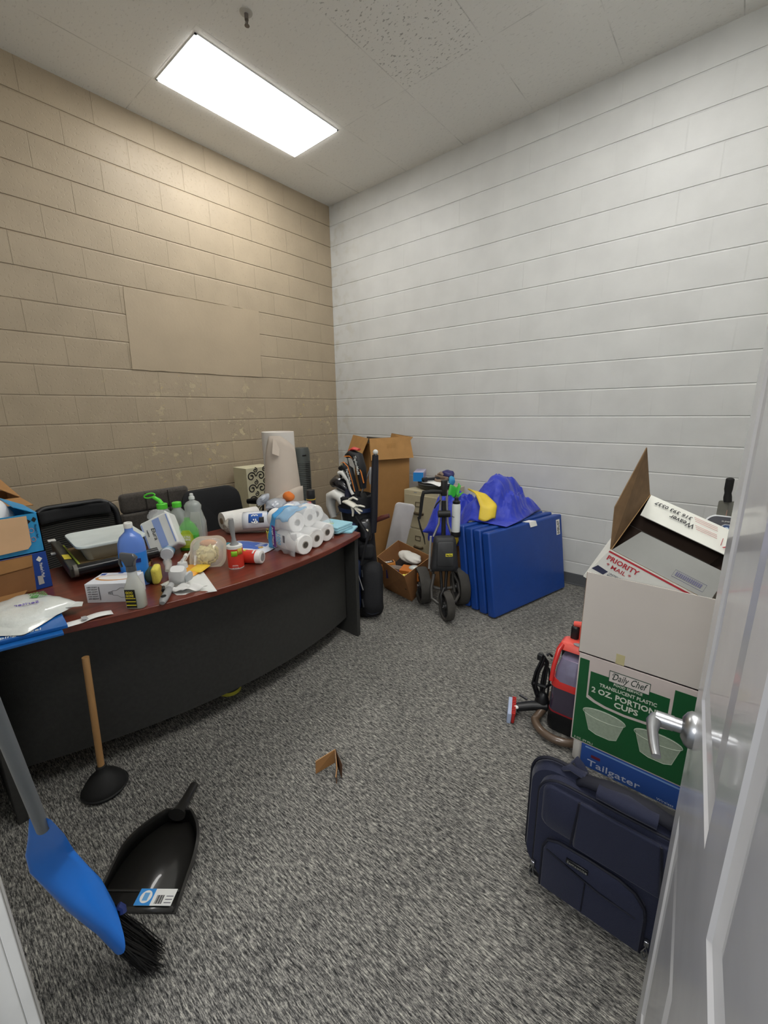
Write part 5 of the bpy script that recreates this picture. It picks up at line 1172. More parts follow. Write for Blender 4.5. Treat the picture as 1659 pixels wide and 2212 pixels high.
for c_, lab in (((1.925, -1.165, .215), 'yellow ball in the front corner of the open carton'), ((1.88, -1.15, .205), 'small pale yellow ball left of the larger one in the open carton')):
    o = P('ball', M().ell(c_, (.026, .026, .026) if 'front' in lab else (.018, .018, .018), 16, 10), mat('lemon_ball', 'e3d85a', .5), org=(c_[0], c_[1], c_[2]-.02), smooth=60); base_tags(o, lab, 'ball')
o = P('plastic_bottle', M().tube([(1.905, -.93, .16), (1.935, -.98, .20)], .022, 12), mat('pale_bottle', 'cdd0cc', .4), org=(1.92, -.95, .15)); base_tags(o, 'pale plastic bottle lying behind the orange box in the open carton', 'bottle')

# golf push cart
t = thing('golf_push_cart', 'folded three-wheel golf push cart with dark console bag, before the filing cabinet', 'golf cart', (2.17, -1.0, 0))
TIRE = mat('dusty_tire', '3a3834', .85, var=(9, .35), bump=(60, .3)); HUB = mat('cart_black', '1c1c1c', .5); ALU = mat('aluminium', 'b9babd', .3, .9); CF = mat('cart_frame_dark', '4a4845', .45, .3)
def wheel(c, axis, r, w_):
    c = V(c); axis = V(axis).normalized(); u1 = axis.cross(V((0, 0, 1))).normalized(); u2 = u1.cross(axis)
    T_ = Matrix.Identity(4)
    for i in range(3): T_[i][0] = u1[i]; T_[i][1] = u2[i]; T_[i][2] = axis[i]; T_[i][3] = c[i]
    wh = P('wheel', M(T_).lathe([(r*.84, -w_/2), (r*.97, -w_/2), (r, -w_*.25), (r, w_*.25), (r*.97, w_/2), (r*.84, w_/2), (r*.80, w_*.3), (r*.80, -w_*.3), (r*.84, -w_/2)], 36, cap=False), TIRE, t, smooth=50)
    P('rim', M(T_).lathe([(r*.80, -w_*.3), (r*.72, -w_*.32), (r*.70, w_*.32), (r*.80, w_*.3)], 30, cap=False), HUB, wh, smooth=50)
    P('hub', M(T_).lathe([(.001, -w_*.46), (.026, -w_*.46), (.034, -w_*.2), (.034, w_*.2), (.026, w_*.46), (.001, w_*.46)], 20), HUB, wh)
    for k in range(6):
        a = 2*pi*k/6; P('spoke', M(T_).box(-.011, .011, .03, r*.74, -w_*.22, w_*.10) if False else M(T_ @ Matrix.Rotation(a, 4, 'Z')).box(-.011, .011, .026, r*.73, -w_*.20, w_*.12), HUB, wh, bevel=.002)
    P('hub_cap', M(T_).cyl((0, 0, -w_*.55), (0, 0, -w_*.44), .013, n=12), ALU, wh)
fx_ = V((.66, -.75, 0))            # direction the cart faces
sx_ = V((.75, .66, 0))             # its right
wheel((2.015, -1.085, .145), (.66, .75, .05), .145, .080)
wheel((2.258, -.925, .145), (.66, .75, .0), .145, .074)
wheel((2.315, -1.215, .108), (.62, .78, 0), .108, .055)
cC = V((2.165, -1.06, 0))
def cp(s, f, z): return V((2.165, -1.03, z))+sx_*s+fx_*f
P('rear_axle', M().tube([(2.015, -1.085, .145), (2.16, -1.03, .13), (2.258, -.925, .145)], .012, 8), CF, t)
P('lower_frame', M().tube([cp(-.075, .05, .28), cp(-.10, .08, .18), cp(-.10, .11, .11), cp(-.06, .14, .085), cp(.0, .16, .08), cp(.08, .12, .085), cp(.125, .06, .12), cp(.12, .0, .19), cp(.075, .0, .27)], .013, 8), CF, t, smooth=60)
P('fork', M().tube([cp(.02, .15, .09), V((2.27, -1.17, .18)), V((2.29, -1.215, .235)), V((2.29, -1.255, .20)), V((2.295, -1.245, .108))], .010, 8), HUB, t, smooth=60)
P('cross_bar', M().tube([cp(-.10, .03, .30), cp(-.07, .04, .32), cp(.07, .04, .315), cp(.10, .03, .29)], .015, 8), CF, t, smooth=60)
for s in (-.075, .075): P('brace', M().tube([cp(s, .02, .31), cp(s*1.05, .0, .21), cp(s*1.2, .03, .12)], .010, 8), CF, t)
for s in (-.02, .03): P('centre_strut', M().tube([cp(s, .0, .33), cp(s*.6, .03, .17), cp(s*.5, .05, .10)], .012, 8), HUB, t)
for s, z1 in ((-.035, .66), (.03, .66)):
    P('upright', M().tube([cp(s*2.2, 0, .56), cp(s*1.0, -.01, z1), cp(s*.7, -.02, .82), cp(s*.7, -.02, .90)], .0095, 10), ALU, t)
P('side_rail', M().tube([cp(-.105, -.01, .30), cp(-.095, -.01, .56)], .009, 10), mat('silver_strip', 'c8c8c6', .35, .5), t)
P('telescoping_tube', M().tube([cp(0, 0, .34), cp(0, -.01, .60), cp(0, -.02, .83)], .017, 10), HUB, t)
P('clamp', M().tube([cp(-.045, -.0, .735), cp(.045, -.0, .735)], .026, 10), HUB, t, smooth=60)
P('clamp_wire', M().tube([cp(.04, .02, .725), cp(.07, .03, .715), cp(.10, .02, .735)], .0025, 6), HUB, t)
P('handle_block', M().box(-.026, .026, -.03, .03, 0, 0) if False else M(axes(cp(0, -.02, .90), sx_, fx_)).box(-.028, .028, -.03, .03, -.09, .015) if False else M().tube([cp(0, -.02, .87), cp(0, -.02, .985)], .030, 8, flat=.8), HUB, t, bevel=.004)
P('handle_bar', M().tube([cp(-.02, -.01, .90), cp(-.10, .0, .905), cp(-.155, .0, .90), cp(-.165, .0, .86), cp(-.175, .0, .76), cp(-.185, .0, .70)], [.016, .016, .016, .013, .012, .009], 8, flat=1.0), BLKR, t, smooth=60)
P('hanging_strap', M().tube([cp(-.195, .0, .715), cp(-.175, .0, .63), cp(-.15, .0, .56), cp(-.14, .0, .50)], [.008, .010, .008, .004], 8, flat=.5), BLKR, t)
P('brake_lever', M().tube([cp(-.03, .0, .84), cp(-.06, .01, .81), cp(-.075, .01, .78)], [.005, .006, .004], 6), BLKR, t)
P('console_bag', M(axes(cp(0, .035, .44), sx_, (0, 0, 1))).loft([[(x*s*(1-.14*(y/.12)), y*s, z) for x, y, _ in rrect(.092, .135, .03, 0, 5)] for s, z in ((.96, -.03), (1, -.01), (1, .03), (.93, .05), (.7, .055), (0, .056))], False), mat('console_grey', '2d2e30', .55, bump=(120, .3)), t, smooth=60)
P('bag_panel', M(axes(cp(0, .035, .44), sx_, (0, 0, 1))).loft([[(x*s, y*s+.01, z) for x, y, _ in rrect(.062, .095, .02, 0, 4)] for s, z in ((1, .045), (1, .062), (.95, .066))]), mat('console_panel', '38393b', .5), t, smooth=50)
bT = axes(cp(0, .035, .44)+fx_*.068, sx_, (0, 0, 1))
P('yellow_badge', M(bT).box(-.0, .052, -.005, .018, -.0, .0015), mat('badge_yellow', 'd6cc3e', .5), t, smooth=0)
text('Bag Boy', t, INKK, .010, tuple(bT @ V((.005, .002, .0015))), sx_, (0, 0, 1), w=.042, bold=.0004)
P('orange_tab', M().box(0, 0, 0, 0, 0, 0) if False else M(axes(cp(-.01, .035, .30)+V((0, 0, .035)), sx_, (0, 0, 1))).box(-.016, .016, -.012, .012, .02, .026), mat('tab_orange', '9a5a34', .5), t, smooth=0)
P('bottle_cage', M().lathe([(.034, .56), (.036, .57), (.036, .60)], 20, c=(2.235, -.975, 0), cap=False), HUB, t)
t = thing('water_bottle', 'white squeeze bottle with black lid held on the golf push cart', 'bottle', (2.235, -.975, .562))
P('bottle_body', M().lathe([(.026, .563), (.031, .567), (.032, .80), (.026, .815)], 24, c=(2.235, -.975, 0)), mat('bottle_white', 'cfd3d2', .35), t, smooth=40)
P('bottle_cap', M().lathe([(.027, .812), (.028, .83), (.016, .838), (.014, .858), (.008, .862)], 20, c=(2.235, -.975, 0)), BLACK, t)

# gym mats
MATB = mat('royal_vinyl', '17418f', .42, bump=(14, .25, .01), coat=.15)
for i in range(4):
    k = i*.072; name = ['backmost', 'second from the back', 'third from the back', 'frontmost'][i]
    f0 = V((2.545, -1.000, 0))+V((-.0, 0, 0))-V((.078*(3-i), -.018*(3-i), 0)); f1 = V((2.770, -.130, 0))-V((.082*(3-i), -.014*(3-i), 0))
    d = (f1-f0).normalized(); n_ = V((d.y, -d.x, 0)); L_ = (f1-f0).length
    upv = (V((-.088, .020, .628))).normalized()
    T_ = Matrix.Identity(4); zz = d.cross(upv)
    for r_ in range(3): T_[r_][0] = d[r_]; T_[r_][1] = upv[r_]; T_[r_][2] = zz[r_]; T_[r_][3] = f0[r_]
    lab = {0: 'royal blue folded gym mat, backmost of the four leaning by the white wall', 1: 'royal blue folded gym mat, second from the back of the four', 2: 'royal blue folded gym mat, directly behind the frontmost one', 3: 'royal blue folded gym mat with white logo patch, frontmost of the four'}[i]
    t = thing('gym_mat', lab, 'mat', tuple(f0), group='blue gym mats leaning by the white wall')
    hgt = .640-.004*(i % 2)-.008*(3-i)*0
    rings_ = []
    rr__ = random.Random(i)
    P('mat_panel', M(T_).box(0, L_, .006, hgt, -.009, .058), MATB, t, bevel=.012, seg=3)
    P('edge_seam', M(T_).tube([(.004, .01, .029), (.004, hgt-.006, .029), (L_-.004, hgt-.006, .029), (L_-.004, .01, .029)], .005, 6), MATB, t)
    if i == 3:
        w = lambda x, y, z=.0588: tuple(T_ @ V((x, y, z)))
        P('white_patch', M(T_).plate([(L_-.085, .475, .0592), (L_-.038, .475, .0592), (L_-.038, .600, .0592), (L_-.085, .600, .0592)], .001), WPAPER, t, smooth=0)
        text('EVERLAST', t, INKK, .026, w(L_-.072, .482), T_.to_3x3() @ V((0, 1, 0)), T_.to_3x3() @ V((-1, 0, 0)), w=.108, bold=.001, lift=.001) if False else text('EVERLAST', t, INKK, .026, w(L_-.049, .482), T_.to_3x3() @ V((0, 1, 0)), T_.to_3x3() @ V((-1, 0, 0)), w=.108, bold=.001, lift=.001)
        P('care_tag', M(T_).plate([(.455, hgt+.0025, .0), (.54, hgt+.0025, .0), (.545, hgt+.001, .060), (.46, hgt+.001, .060)], .001), WPAPER, t, smooth=0)
    if i == 3: P('care_tag', M(T_).plate([(.46, hgt+.001, .0595), (.545, hgt+.001, .0595), (.553, hgt-.038, .064), (.468, hgt-.038, .064)], -.001), WPAPER, t, smooth=0)
    if i == 2: P('care_tag', M(T_).plate([(.45, hgt+.045, -.04), (.53, hgt+.045, -.04), (.53, hgt+.006, .04), (.45, hgt+.006, .04)], .001), WPAPER, t, smooth=0)
    if i == 0: P('care_tag', M(T_).plate([(.24, hgt+.030, -.005), (.33, hgt+.030, -.005), (.33, hgt+.004, .050), (.24, hgt+.004, .050)], .001), WPAPER, t, smooth=0)
o = P('nylon_strap', M().tube([(2.44, -.50, .66), (2.44, -.46, .70), (2.43, -.43, .735), (2.42, -.41, .70), (2.44, -.44, .655), (2.50, -.50, .655), (2.53, -.53, .64)], .010, 6, flat=.35), mat('strap_blue', '2440b0', .6), org=(2.45, -.47, .65), smooth=60)
base_tags(o, 'loose knotted blue strap lying on top of the gym mats', 'strap')

# carton under the cloth heap
t = thing('cardboard_carton', 'plain brown carton behind the gym mats, under the blue fabric heap', 'box', (2.07, -.50, 0))
P('carton_body', M().box(1.86, 2.27, -.76, -.25, 0, .47), mat('carton_plain', '9a7650', .85), t, bevel=.003)
P('tape_seam', M().box(2.02, 2.07, -.762, -.759, .0, .47), mat('packing_tape', '8a6a48', .4), t, smooth=0)
# heap of nylon
BLN = mat('cobalt_nylon', '2438b4', .5, bump=(9, 1.0, .02), sheen=.2)
def fold_heap(c, r, seed, amp=.16, nu=72, nv=36, pw=.8, ridges=((.7, 5), (1.9, 7)), zmin=None):
    rnd = random.Random(seed)
    cr = [(rnd.uniform(0, 2*pi), rnd.uniform(-.6, 1.3), rnd.uniform(.25, .7), rnd.uniform(.5, 1)) for _ in range(22)]
    rings_ = []
    for i in range(nv+1):
        tt = -pi/2+pi*i/nv; kk = max(cos(tt), .02)**pw; ring = []
        for j in range(nu):
            a = 2*pi*j/nu; d_ = 1
            for ca, ct, cw, cs in cr:
                # crease lines running down the heap
                da = (a-ca-.5*sin(tt*2+ct)+pi) % (2*pi)-pi
                d_ += amp*cs*.35*(max(0, 1-abs(da)/(cw*.5))**1.5)*(.4+.6*cos(tt-ct))
            d_ -= amp*.9
            z = c[2]+r[2]*sin(tt)*d_
            if zmin is not None: z = max(z, zmin+.002*sin(a*3))
            ring.append((c[0]+r[0]*kk*cos(a)*d_, c[1]+r[1]*kk*sin(a)*d_, z))
        rings_.append(ring)
    return M().loft(rings_)
t = thing('fabric_heap', 'heap of cobalt blue nylon with yellow and green parts, piled behind the gym mats', 'fabric', (2.05, -.45, .475))
from mathutils import noise as mno
def heap_f(u, v):
    x = 1.80+.76*u; y = -.775+.66*v
    def g(cx, cy, sx, sy, h, p=2): return h*math.exp(-(abs((x-cx)/sx)**p+abs((y-cy)/sy)**p))
    z = max(g(2.22, -.36, .22, .26, .275, 4.5), g(1.97, -.52, .19, .24, .31, 4), g(2.45, -.30, .13, .22, .09, 3), g(2.10, -.60, .25, .17, .19, 4), g(2.38, -.40, .14, .2, .15, 4))
    q = V((x*4, y*4, .7)); w1 = V((mno.noise(q), mno.noise(q+V((5, 2, 1))), 0))
    e = min(1, z/.10)
    q2 = V((x*9, y*4.5, 0))+w1*1.6; q3 = V((x*5, y*13, 2))+w1*2
    rid = (1-min(1, abs(mno.noise(q2))*3.2))**1.5; rid2 = (1-min(1, abs(mno.noise(q3))*3.2))**1.5
    z = z+e*(.030*rid+.022*rid2+.05*mno.noise(q*.9)-.012)
    edge = min(1, min(u, 1-u)*9, (1-v)*9)*min(1, v*7+.0)
    zb = .475+.172*min(1, max(0, (x-2.10)/.14))
    return (x+.02*w1.x, y+.03*w1.y-.02*(1-min(1, v*5)), zb+max(0.004, z)*edge**.5)
P('blue_mound', M().grid(110, 84, heap_f), BLN, t, solid=.003, smooth=38)
P('hanging_edge', M().grid(40, 10, lambda u, v: (1.86+.42*u, -.778-.012*sin(14*u+3*v)*v, .482-.085*v*(.9+.4*sin(5*u)))), BLN, t, solid=.003, smooth=50)
YN = mat('yellow_nylon', 'd9bd3a', .5, bump=(20, .4), var=(10, .1)); GNN = mat('lime_nylon', '3fb545', .5)
def yel(u, v):
    # strip draped from the heap top down to the mats
    p0 = V((2.155, -.60, .83)); pts = [V((2.17, -.66, .865)), V((2.28, -.68, .835)), V((2.37, -.72, .76)), V((2.38, -.76, .67))]
    f_ = v*3; i = min(int(f_), 2); k = f_-i; p = pts[i]*(1-k)+pts[i+1]*k
    wd = .03+.10*min(1, v*1.6); return p+V((.75, .66, 0))*(u-.5)*wd+V((0, 0, .01*sin(6*u+3*v)))+V((.05, -.06, 0))*.35*sin(pi*u)
P('yellow_flap', M().grid(12, 16, yel), YN, t, solid=.004, smooth=60)
def yel2(u, v):
    a = -.2+v*1.35; return V((2.06+.19*sin(a)*(.3+.7*u)*1.0+.05, -.80+.02*sin(4*v)-.03*u, .36+.25*u*cos(a*.75)-.02*v))
P('yellow_corner', M().grid(12, 12, lambda u, v: V((2.085+.045*v-.01*u, -.805-.01*sin(4*u), .30))+V((.125*u*(.35+.65*v)*(1-.15*v), 0, .05*v+.215*(1-(1-u)**2)*(1-.30*v*v)+.04*u))), YN, t, solid=.004, smooth=60)
P('green_tuft', M().grid(8, 8, lambda u, v: (1.955+.13*u, -.60-.04*v+.05*sin(5*u), .835-.085*v+.05*abs(sin(2.2+3.5*u))+.02*u)), GNN, t, solid=.004, smooth=60)
P('green_tuft', M().grid(8, 8, lambda u, v: (2.05+.05*u, -.66+.04*u, .76+.07*u+.05*v*(1-u))), mat('light_lime_nylon', '6fd44f', .5), t, solid=.004, smooth=60)

# ================================================================ CARTON STACK BY THE DOOR
YS = -1.955
def sq(x, z, d=0): return (x, YS-d, z)
t = thing('satellite_box', 'flat blue printed box on the floor, lowest of the stack by the door', 'box', (3.58, -1.80, 0))
P('box_body', M().box(3.435, 3.83, YS, -1.66, 0, .106), mat('tailgater_blue', '2b52a0', .4, var=(3, .15)), t, bevel=.001)
P('white_end', M().box(3.398, 3.436, YS+.004, -1.66, 0, .104), mat('foam_white', 'c9c6c0', .7), t, bevel=.014, seg=3)
text('Tailgater', t, mat('pale_print', 'c9d2e6', .5), .030, sq(3.462, .013), (1, 0, 0), (0, 0, 1), w=.195, bold=.0001)
text('Wireless', t, mat('pale_print', 'c9d2e6', .5), .010, sq(3.715, .006), (1, 0, 0), (0, 0, 1), w=.055)
P('light_edge', M().box(3.45, 3.80, YS-.0008, YS, .094, .100), mat('light_blue_edge', '7fa3d6', .4), t, smooth=0)
P('red_mark', M().box(3.475, 3.51, YS-.0008, YS, .055, .068), mat('dark_red_print', '6b2438', .5), t, smooth=0)

t = thing('cups_box', 'green and white printed box of portion cups, second from the floor in the stack', 'box', (3.575, -1.80, .107))
GP = mat('printed_green', '17562f', .5); WB = mat('box_pinkish_white', 'cbbfba', .65); CUPM = mat('cup_print', '9aa896', .55, var=(90, .10)); CUPL = mat('cup_outline', 'b9c4b4', .55)
P('box_body', M().box(3.388, 3.825, YS, -1.66, .107, .517), WB, t, bevel=.0015)
def pr(name, pts, mt, lift=.0006, th=.0004):
    k = len(pts); m = M(); m.add([sq(x, z, lift+th) for x, z in pts]+[sq(x, z, lift) for x, z in pts], [tuple(range(k))]+[(i, (i+1) % k, (i+1) % k+k, i+k) for i in range(k)])
    return P(name, m, mt, t, smooth=0)
band_o = [(3.429, .497), (3.431, .328), (3.46, .316), (3.50, .308), (3.572, .304), (3.645, .309), (3.69, .317), (3.716, .324), (3.716, .337)]
band_i = [(3.437, .452), (3.437, .342), (3.465, .328), (3.505, .319), (3.572, .315), (3.64, .320), (3.685, .329), (3.707, .336)]
pr('green_field', [(3.393, .497), (3.429, .497), (3.431, .328), (3.46, .316), (3.50, .308), (3.572, .304), (3.645, .309), (3.69, .317), (3.716, .324), (3.716, .494), (3.818, .494), (3.818, .113), (3.393, .113)], GP)
pr('green_shield', [(3.437, .452), (3.437, .342), (3.465, .328), (3.505, .319), (3.572, .315), (3.64, .320), (3.685, .329), (3.706, .336), (3.706, .452)], GP)
pr('logo_panel', [(3.505, .437), (3.64, .437), (3.64, .483), (3.505, .483)], mat('logo_panel_white', 'd3cbc6', .6), lift=.0012)
fr2 = M()
for a in ((3.503, 3.642, .482, .4845), (3.503, 3.642, .4355, .438), (3.503, 3.505, .420, .484), (3.640, 3.642, .420, .484), (3.503, 3.642, .419, .4205)): fr2.box(a[0], a[1], YS-.0020, YS-.0008, a[2], a[3])
P('logo_frame', fr2, mat('dark_green_line', '2a4a38', .6), t, smooth=0)
DG = mat('dark_green_ink', '2c3b33', .6)
text('Daily Chef', t, DG, .030, sq(3.514, .449, .001), (1, 0, 0), (0, 0, 1), w=.118, shear=.35, bold=.0002)
P('script_flourish', M().tube([sq(3.516, .452, .002), sq(3.522, .463, .002), sq(3.515, .470, .002), sq(3.520, .478, .002), sq(3.535, .476, .002)], .0012, 4), DG, t)
PL = mat('print_pale', 'cfd3c6', .6)
text('FOOD SERVICE', t, PL, .0105, sq(3.522, .424, .001), (1, 0, 0), (0, 0, 1), w=.098, bold=.0003)
text('TRANSLUCENT PLASTIC', t, PL, .015, sq(3.474, .399, .001), (1, 0, 0), (0, 0, 1), w=.196, bold=.0004)
text('2 OZ. PORTION', t, PL, .024, sq(3.447, .364, .001), (1, 0, 0), (0, 0, 1), w=.222, bold=.0008)
text('CUPS', t, PL, .024, sq(3.532, .332, .001), (1, 0, 0), (0, 0, 1), w=.083, bold=.0008)
text('2 OZ. (59 ML.)', t, PL, .0085, sq(3.402, .119, .001), (1, 0, 0), (0, 0, 1), w=.073)
for cx_ in (3.503, 3.689):
    pts = [(cx_-.078, .272)]+[(cx_+.078*cos(a), .270+.024*sin(a)) for a in [pi-pi*i/14 for i in range(1, 14)]]+[(cx_+.078, .270), (cx_+.072, .262), (cx_+.052, .185), (cx_+.03, .176), (cx_-.02, .176), (cx_-.048, .185), (cx_-.070, .262)]
    pr('cup_picture', pts, CUPM, lift=.0012)
    P('cup_rim', M().tube([sq(cx_+.078*cos(a), .268+.022*sin(a), .002) for a in [2*pi*i/30 for i in range(30)]], .0011, 4, closed=True), CUPL, t)
    P('cup_side_line', M().tube([sq(cx_-.071, .26, .002), sq(cx_-.049, .185, .002), sq(cx_-.02, .175, .002), sq(cx_+.03, .175, .002), sq(cx_+.053, .185, .002), sq(cx_+.072, .26, .002)], .0010, 4), CUPL, t)

t = thing('white_carton', 'plain off-white open carton, third from the floor in the stack', 'box', (3.58, -1.80, .518))
WC = mat('offwhite_board', 'c9c2bb', .7, var=(4, .03)); WCE = mat('carton_brown_edge', '8a6a4a', .9)
x0, x1, y0, y1, z0, z1, th = 3.384, 3.83, YS+.002, -1.64, .519, .866, .004
wc = M().box(x0, x1, y0, y0+th, z0, z1).box(x0, x1, y1-th, y1, z0, z1).box(x0, x0+th, y0+th, y1-th, z0, z1).box(x1-th, x1, y0+th, y1-th, z0, z1).box(x0, x1, y0, y1, z0, z0+.004)
P('carton_body', wc, WC, t, smooth=0)
P('edge_strip', M().box(x0-.0006, x0+.0006, y0-.0006, y0+.003, z0, z1), WCE, t, smooth=0)
P('tape_piece', M().box(3.518, 3.548, y0-.0006, y0, z0+.001, .563), mat('old_masking_tape', 'c2b88c', .6), t, smooth=0)

# opened mailing carton tipped into the white carton
t = thing('mailing_carton', 'opened postal mailing carton with red lettering, tipped into the off-white carton on top', 'box', (3.60, -1.80, .70))
er = V((.93, 0, -.36)).normalized(); ed = V((.12, .83, .55)); ed = (ed-er*ed.dot(er)).normalized(); en = V((.55, .10, .83)).normalized()
OC = V((3.452, -1.935, .968)); DE = .335; WD = .335; HT = .15
def mv(a, b_, c): return OC+er*a+ed*b_+en*c
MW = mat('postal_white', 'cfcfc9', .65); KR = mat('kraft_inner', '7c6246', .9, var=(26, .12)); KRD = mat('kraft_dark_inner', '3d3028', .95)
th = .003
mb = M()
mb.mi = 1
mb.quad(mv(0, 0, -HT), mv(WD, 0, -HT), mv(WD, DE, -HT), mv(0, DE, -HT))
for a, b_ in (((0, 0), (WD, 0)), ((WD, 0), (WD, DE)), ((WD, DE), (0, DE)), ((0, DE), (0, 0))):
    mb.mi = 0; mb.quad(mv(*a, -HT), mv(*b_, -HT), mv(*b_, 0), mv(*a, 0))
    cx_, cy_ = WD/2, DE/2; ins = lambda p: (p[0]+math.copysign(th, cx_-p[0]), p[1]+math.copysign(th, cy_-p[1]))
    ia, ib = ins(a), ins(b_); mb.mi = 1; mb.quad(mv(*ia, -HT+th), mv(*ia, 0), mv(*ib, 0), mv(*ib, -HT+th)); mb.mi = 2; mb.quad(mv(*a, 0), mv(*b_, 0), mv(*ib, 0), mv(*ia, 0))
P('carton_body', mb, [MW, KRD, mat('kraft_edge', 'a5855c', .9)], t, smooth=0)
# front flap (grey inside-out), leaning inwards-up; back flap folded towards the front; left flap standing
ff = [mv(.004, 0, .002), mv(WD, 0, .002), mv(WD, .105, .030), mv(.045, .105, .030)]
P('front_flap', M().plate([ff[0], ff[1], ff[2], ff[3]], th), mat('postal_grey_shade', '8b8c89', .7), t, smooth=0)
bf = [mv(0.004, DE, .0), mv(WD+.05, DE, .0), mv(WD+.05, DE-.135, .012), mv(0.012, DE-.135, .012)]
P('back_flap', M().plate(bf[::-1], th), mat('postal_white_bright', 'd9dad2', .6), t, smooth=0)
lf = [V((3.452, -1.930, .970)), mv(0, DE, 0), V((3.532, -1.90, 1.345)) if False else mv(-.02, DE-.05, 0)+V((-.015, -.13, .20)), V((3.462, -1.93, 1.135))]
lf = [V(OC), mv(0, DE, 0), V((3.512, -1.84, 1.345)), V((3.452, -1.95, 1.135))]
lm = M(); nn_ = V((-1, .1, .1)).normalized()*th
lm.mi = 0; lm.quad(*lf); lm.mi = 1; lm.quad(*[p+nn_ for p in lf][::-1])
for i in range(4): lm.mi = 0; lm.quad(lf[i], lf[(i+1) % 4], lf[(i+1) % 4]+nn_, lf[i]+nn_)
P('left_flap', lm, [KR, MW], t, smooth=0)
# printing on the front face
RI = INKR
# front face plane: right er, up en (outward normal -ed)
P('red_stripe', M().plate([mv(0, -.0012, -.012), mv(WD, -.0012, -.012), mv(WD, -.0012, -.005), mv(0, -.0012, -.005)], .0006), RI, t, smooth=0)
text('PRIORITY', t, RI, .0185, mv(.012, -.001, -.040), er, en, w=.115, bold=.0007, lift=.0012)
text('* MAIL *', t, RI, .0155, mv(.028, -.001, -.066), er, en, w=.090, bold=.0002, lift=.0012)
P('eagle_badge', M().plate([mv(.0, -.0012, -.102), mv(.045, -.0012, -.102), mv(.05, -.0012, -.082), mv(.008, -.0012, -.078)], .0006), mat('navy_post_ink', '262a45', .6), t, smooth=0)
text('UNITED STATES', t, mat('navy_post_ink', '262a45', .6), .007, mv(.056, -.001, -.088), er, en, w=.07, lift=.0012)
text('POSTAL SERVICE', t, mat('navy_post_ink', '262a45', .6), .007, mv(.056, -.001, -.098), er, en, w=.07, lift=.0012)
f1 = (ff[1]-ff[0]).normalized(); f2 = (ff[2]-ff[1]).normalized()
lb0 = ff[0]+f1*.20+f2*.018
P('barcode_outline', M().tube([lb0, lb0+f1*.10, lb0+f1*.10+f2*.03, lb0+f2*.03], .0008, 4, closed=True), mat('violet_post_ink', '5b5a7a', .6), t)
for k in range(14): 
    a_ = lb0+f1*(.008+.006*k)+f2*.006; P('barcode_bar', M().plate([a_+V((0, 0, .0025)), a_+f1*.0035+V((0, 0, .0025)), a_+f1*.0035+f2*.017+V((0, 0, .0025)), a_+f2*.017+V((0, 0, .0025))], .0005), mat('violet_post_ink', '5b5a7a', .6), t, smooth=0)
b1 = (bf[1]-bf[0]).normalized(); b2 = (bf[3]-bf[0]).normalized(); bn = b1.cross(b2)
if bn.dot(cam.matrix_world.translation-bf[0]) < 0: bn = -bn
# the writing reads upside down from the door: x runs towards the left flap
def onb(u, v): return bf[0]+b1*u+b2*v+bn*.004
PEN = mat('pen_black', '2e2f33', .7)
sgn = 1
text('Weaver', t, PEN, .024, onb(.175, .085), -b1, b2*-1 if False else b2, w=.095, shear=.2, bold=.0, lift=.0) if False else None
def btext(s, sz, u, v, mt, w_, sh=0, bold=0):
    return text(s, t, mt, sz, tuple(onb(u, v)), -b1, b2, w=w_, shear=sh, bold=bold, lift=.002 if (-b1).cross(b2).dot(bn) > 0 else -.003)
btext('Weaver', .026, .178, .060, PEN, .085, .15, .0002)
btext('316 393 0537', .018, .162, .028, PEN, .135, .15, .0002)
RPL = mat('pale_red_print', 'cf9a98', .6)
for k in range(6): P('print_line', M().tube([onb(.165+.004*k, .020+.0085*k+(.012 if k > 2 else 0)), onb(.245+.002*k, .020+.0085*k+(.012 if k > 2 else 0))], .0009, 4), RPL, t)
P('print_line', M().tube([onb(.272, .06), onb(.272, .098)], .0009, 4), RI, t)
btext('PRIORITY', .020, .40, .086, RI, .12, 0, .0008); btext('MAIL', .014, .36, .063, RI, .05, 0, .0006)
lfT = V(OC)+V((-.006, .10, .02))
P('blue_print', M().plate([V(OC)+V((-.0075, .01, -.045)), V(OC)+V((-.0045, .06, -.015)), V(OC)+V((.002, .06, .03)), V(OC)+V((-.001, .01, .0))], .0006), mat('post_blue_ink', '3a4a9a', .6), t, smooth=0)

# exercise machine handle behind, at the wall
t = thing('exercise_machine', 'grey machine with black grip handle and shield badge, partly behind the mailing carton', 'machine', (3.79, -.32, 0))
MG = mat('machine_grey', '77776f', .5, .2); MSV = mat('machine_silver', 'd2d4d6', .3, .3)
P('grip_handle', M().tube([(3.772, -.30, .905), (3.768, -.30, .935), (3.766, -.30, .96), (3.765, -.30, .985), (3.765, -.30, 1.045)], [.022, .022, .018, .022, .022], 14), BLKR, t, smooth=50)
P('grip_tip', M().ell((3.765, -.30, 1.045), (.022, .022, .012), 14, 8), BLKR, t)
P('backplate', M().prism([], 0, 0) if False else M(axes((3.79, -.30, .86), (1, 0, 0), (0, 0, 1))).loft([[(x, y, z) for x, y, _ in rrect(.062, .05, .012, 0, 4)] for z in (-.008, .008)]), MG, t, bevel=.001)
P('red_label', M(axes((3.80, -.311, .835), (1, 0, 0), (0, 0, 1))).box(-.025, .03, -.018, .02, .0, .002), mat('label_salmon', 'b98e80', .5), t, smooth=0)
P('console_rim', M(axes((3.80, -.335, .735), (1, 0, 0), (0, .25, 1))).loft([[(x, y, z) for x, y, _ in rrect(.125, .085, .06, 0, 8)] for z in (-.03, .012)]), MSV, t, bevel=.003)
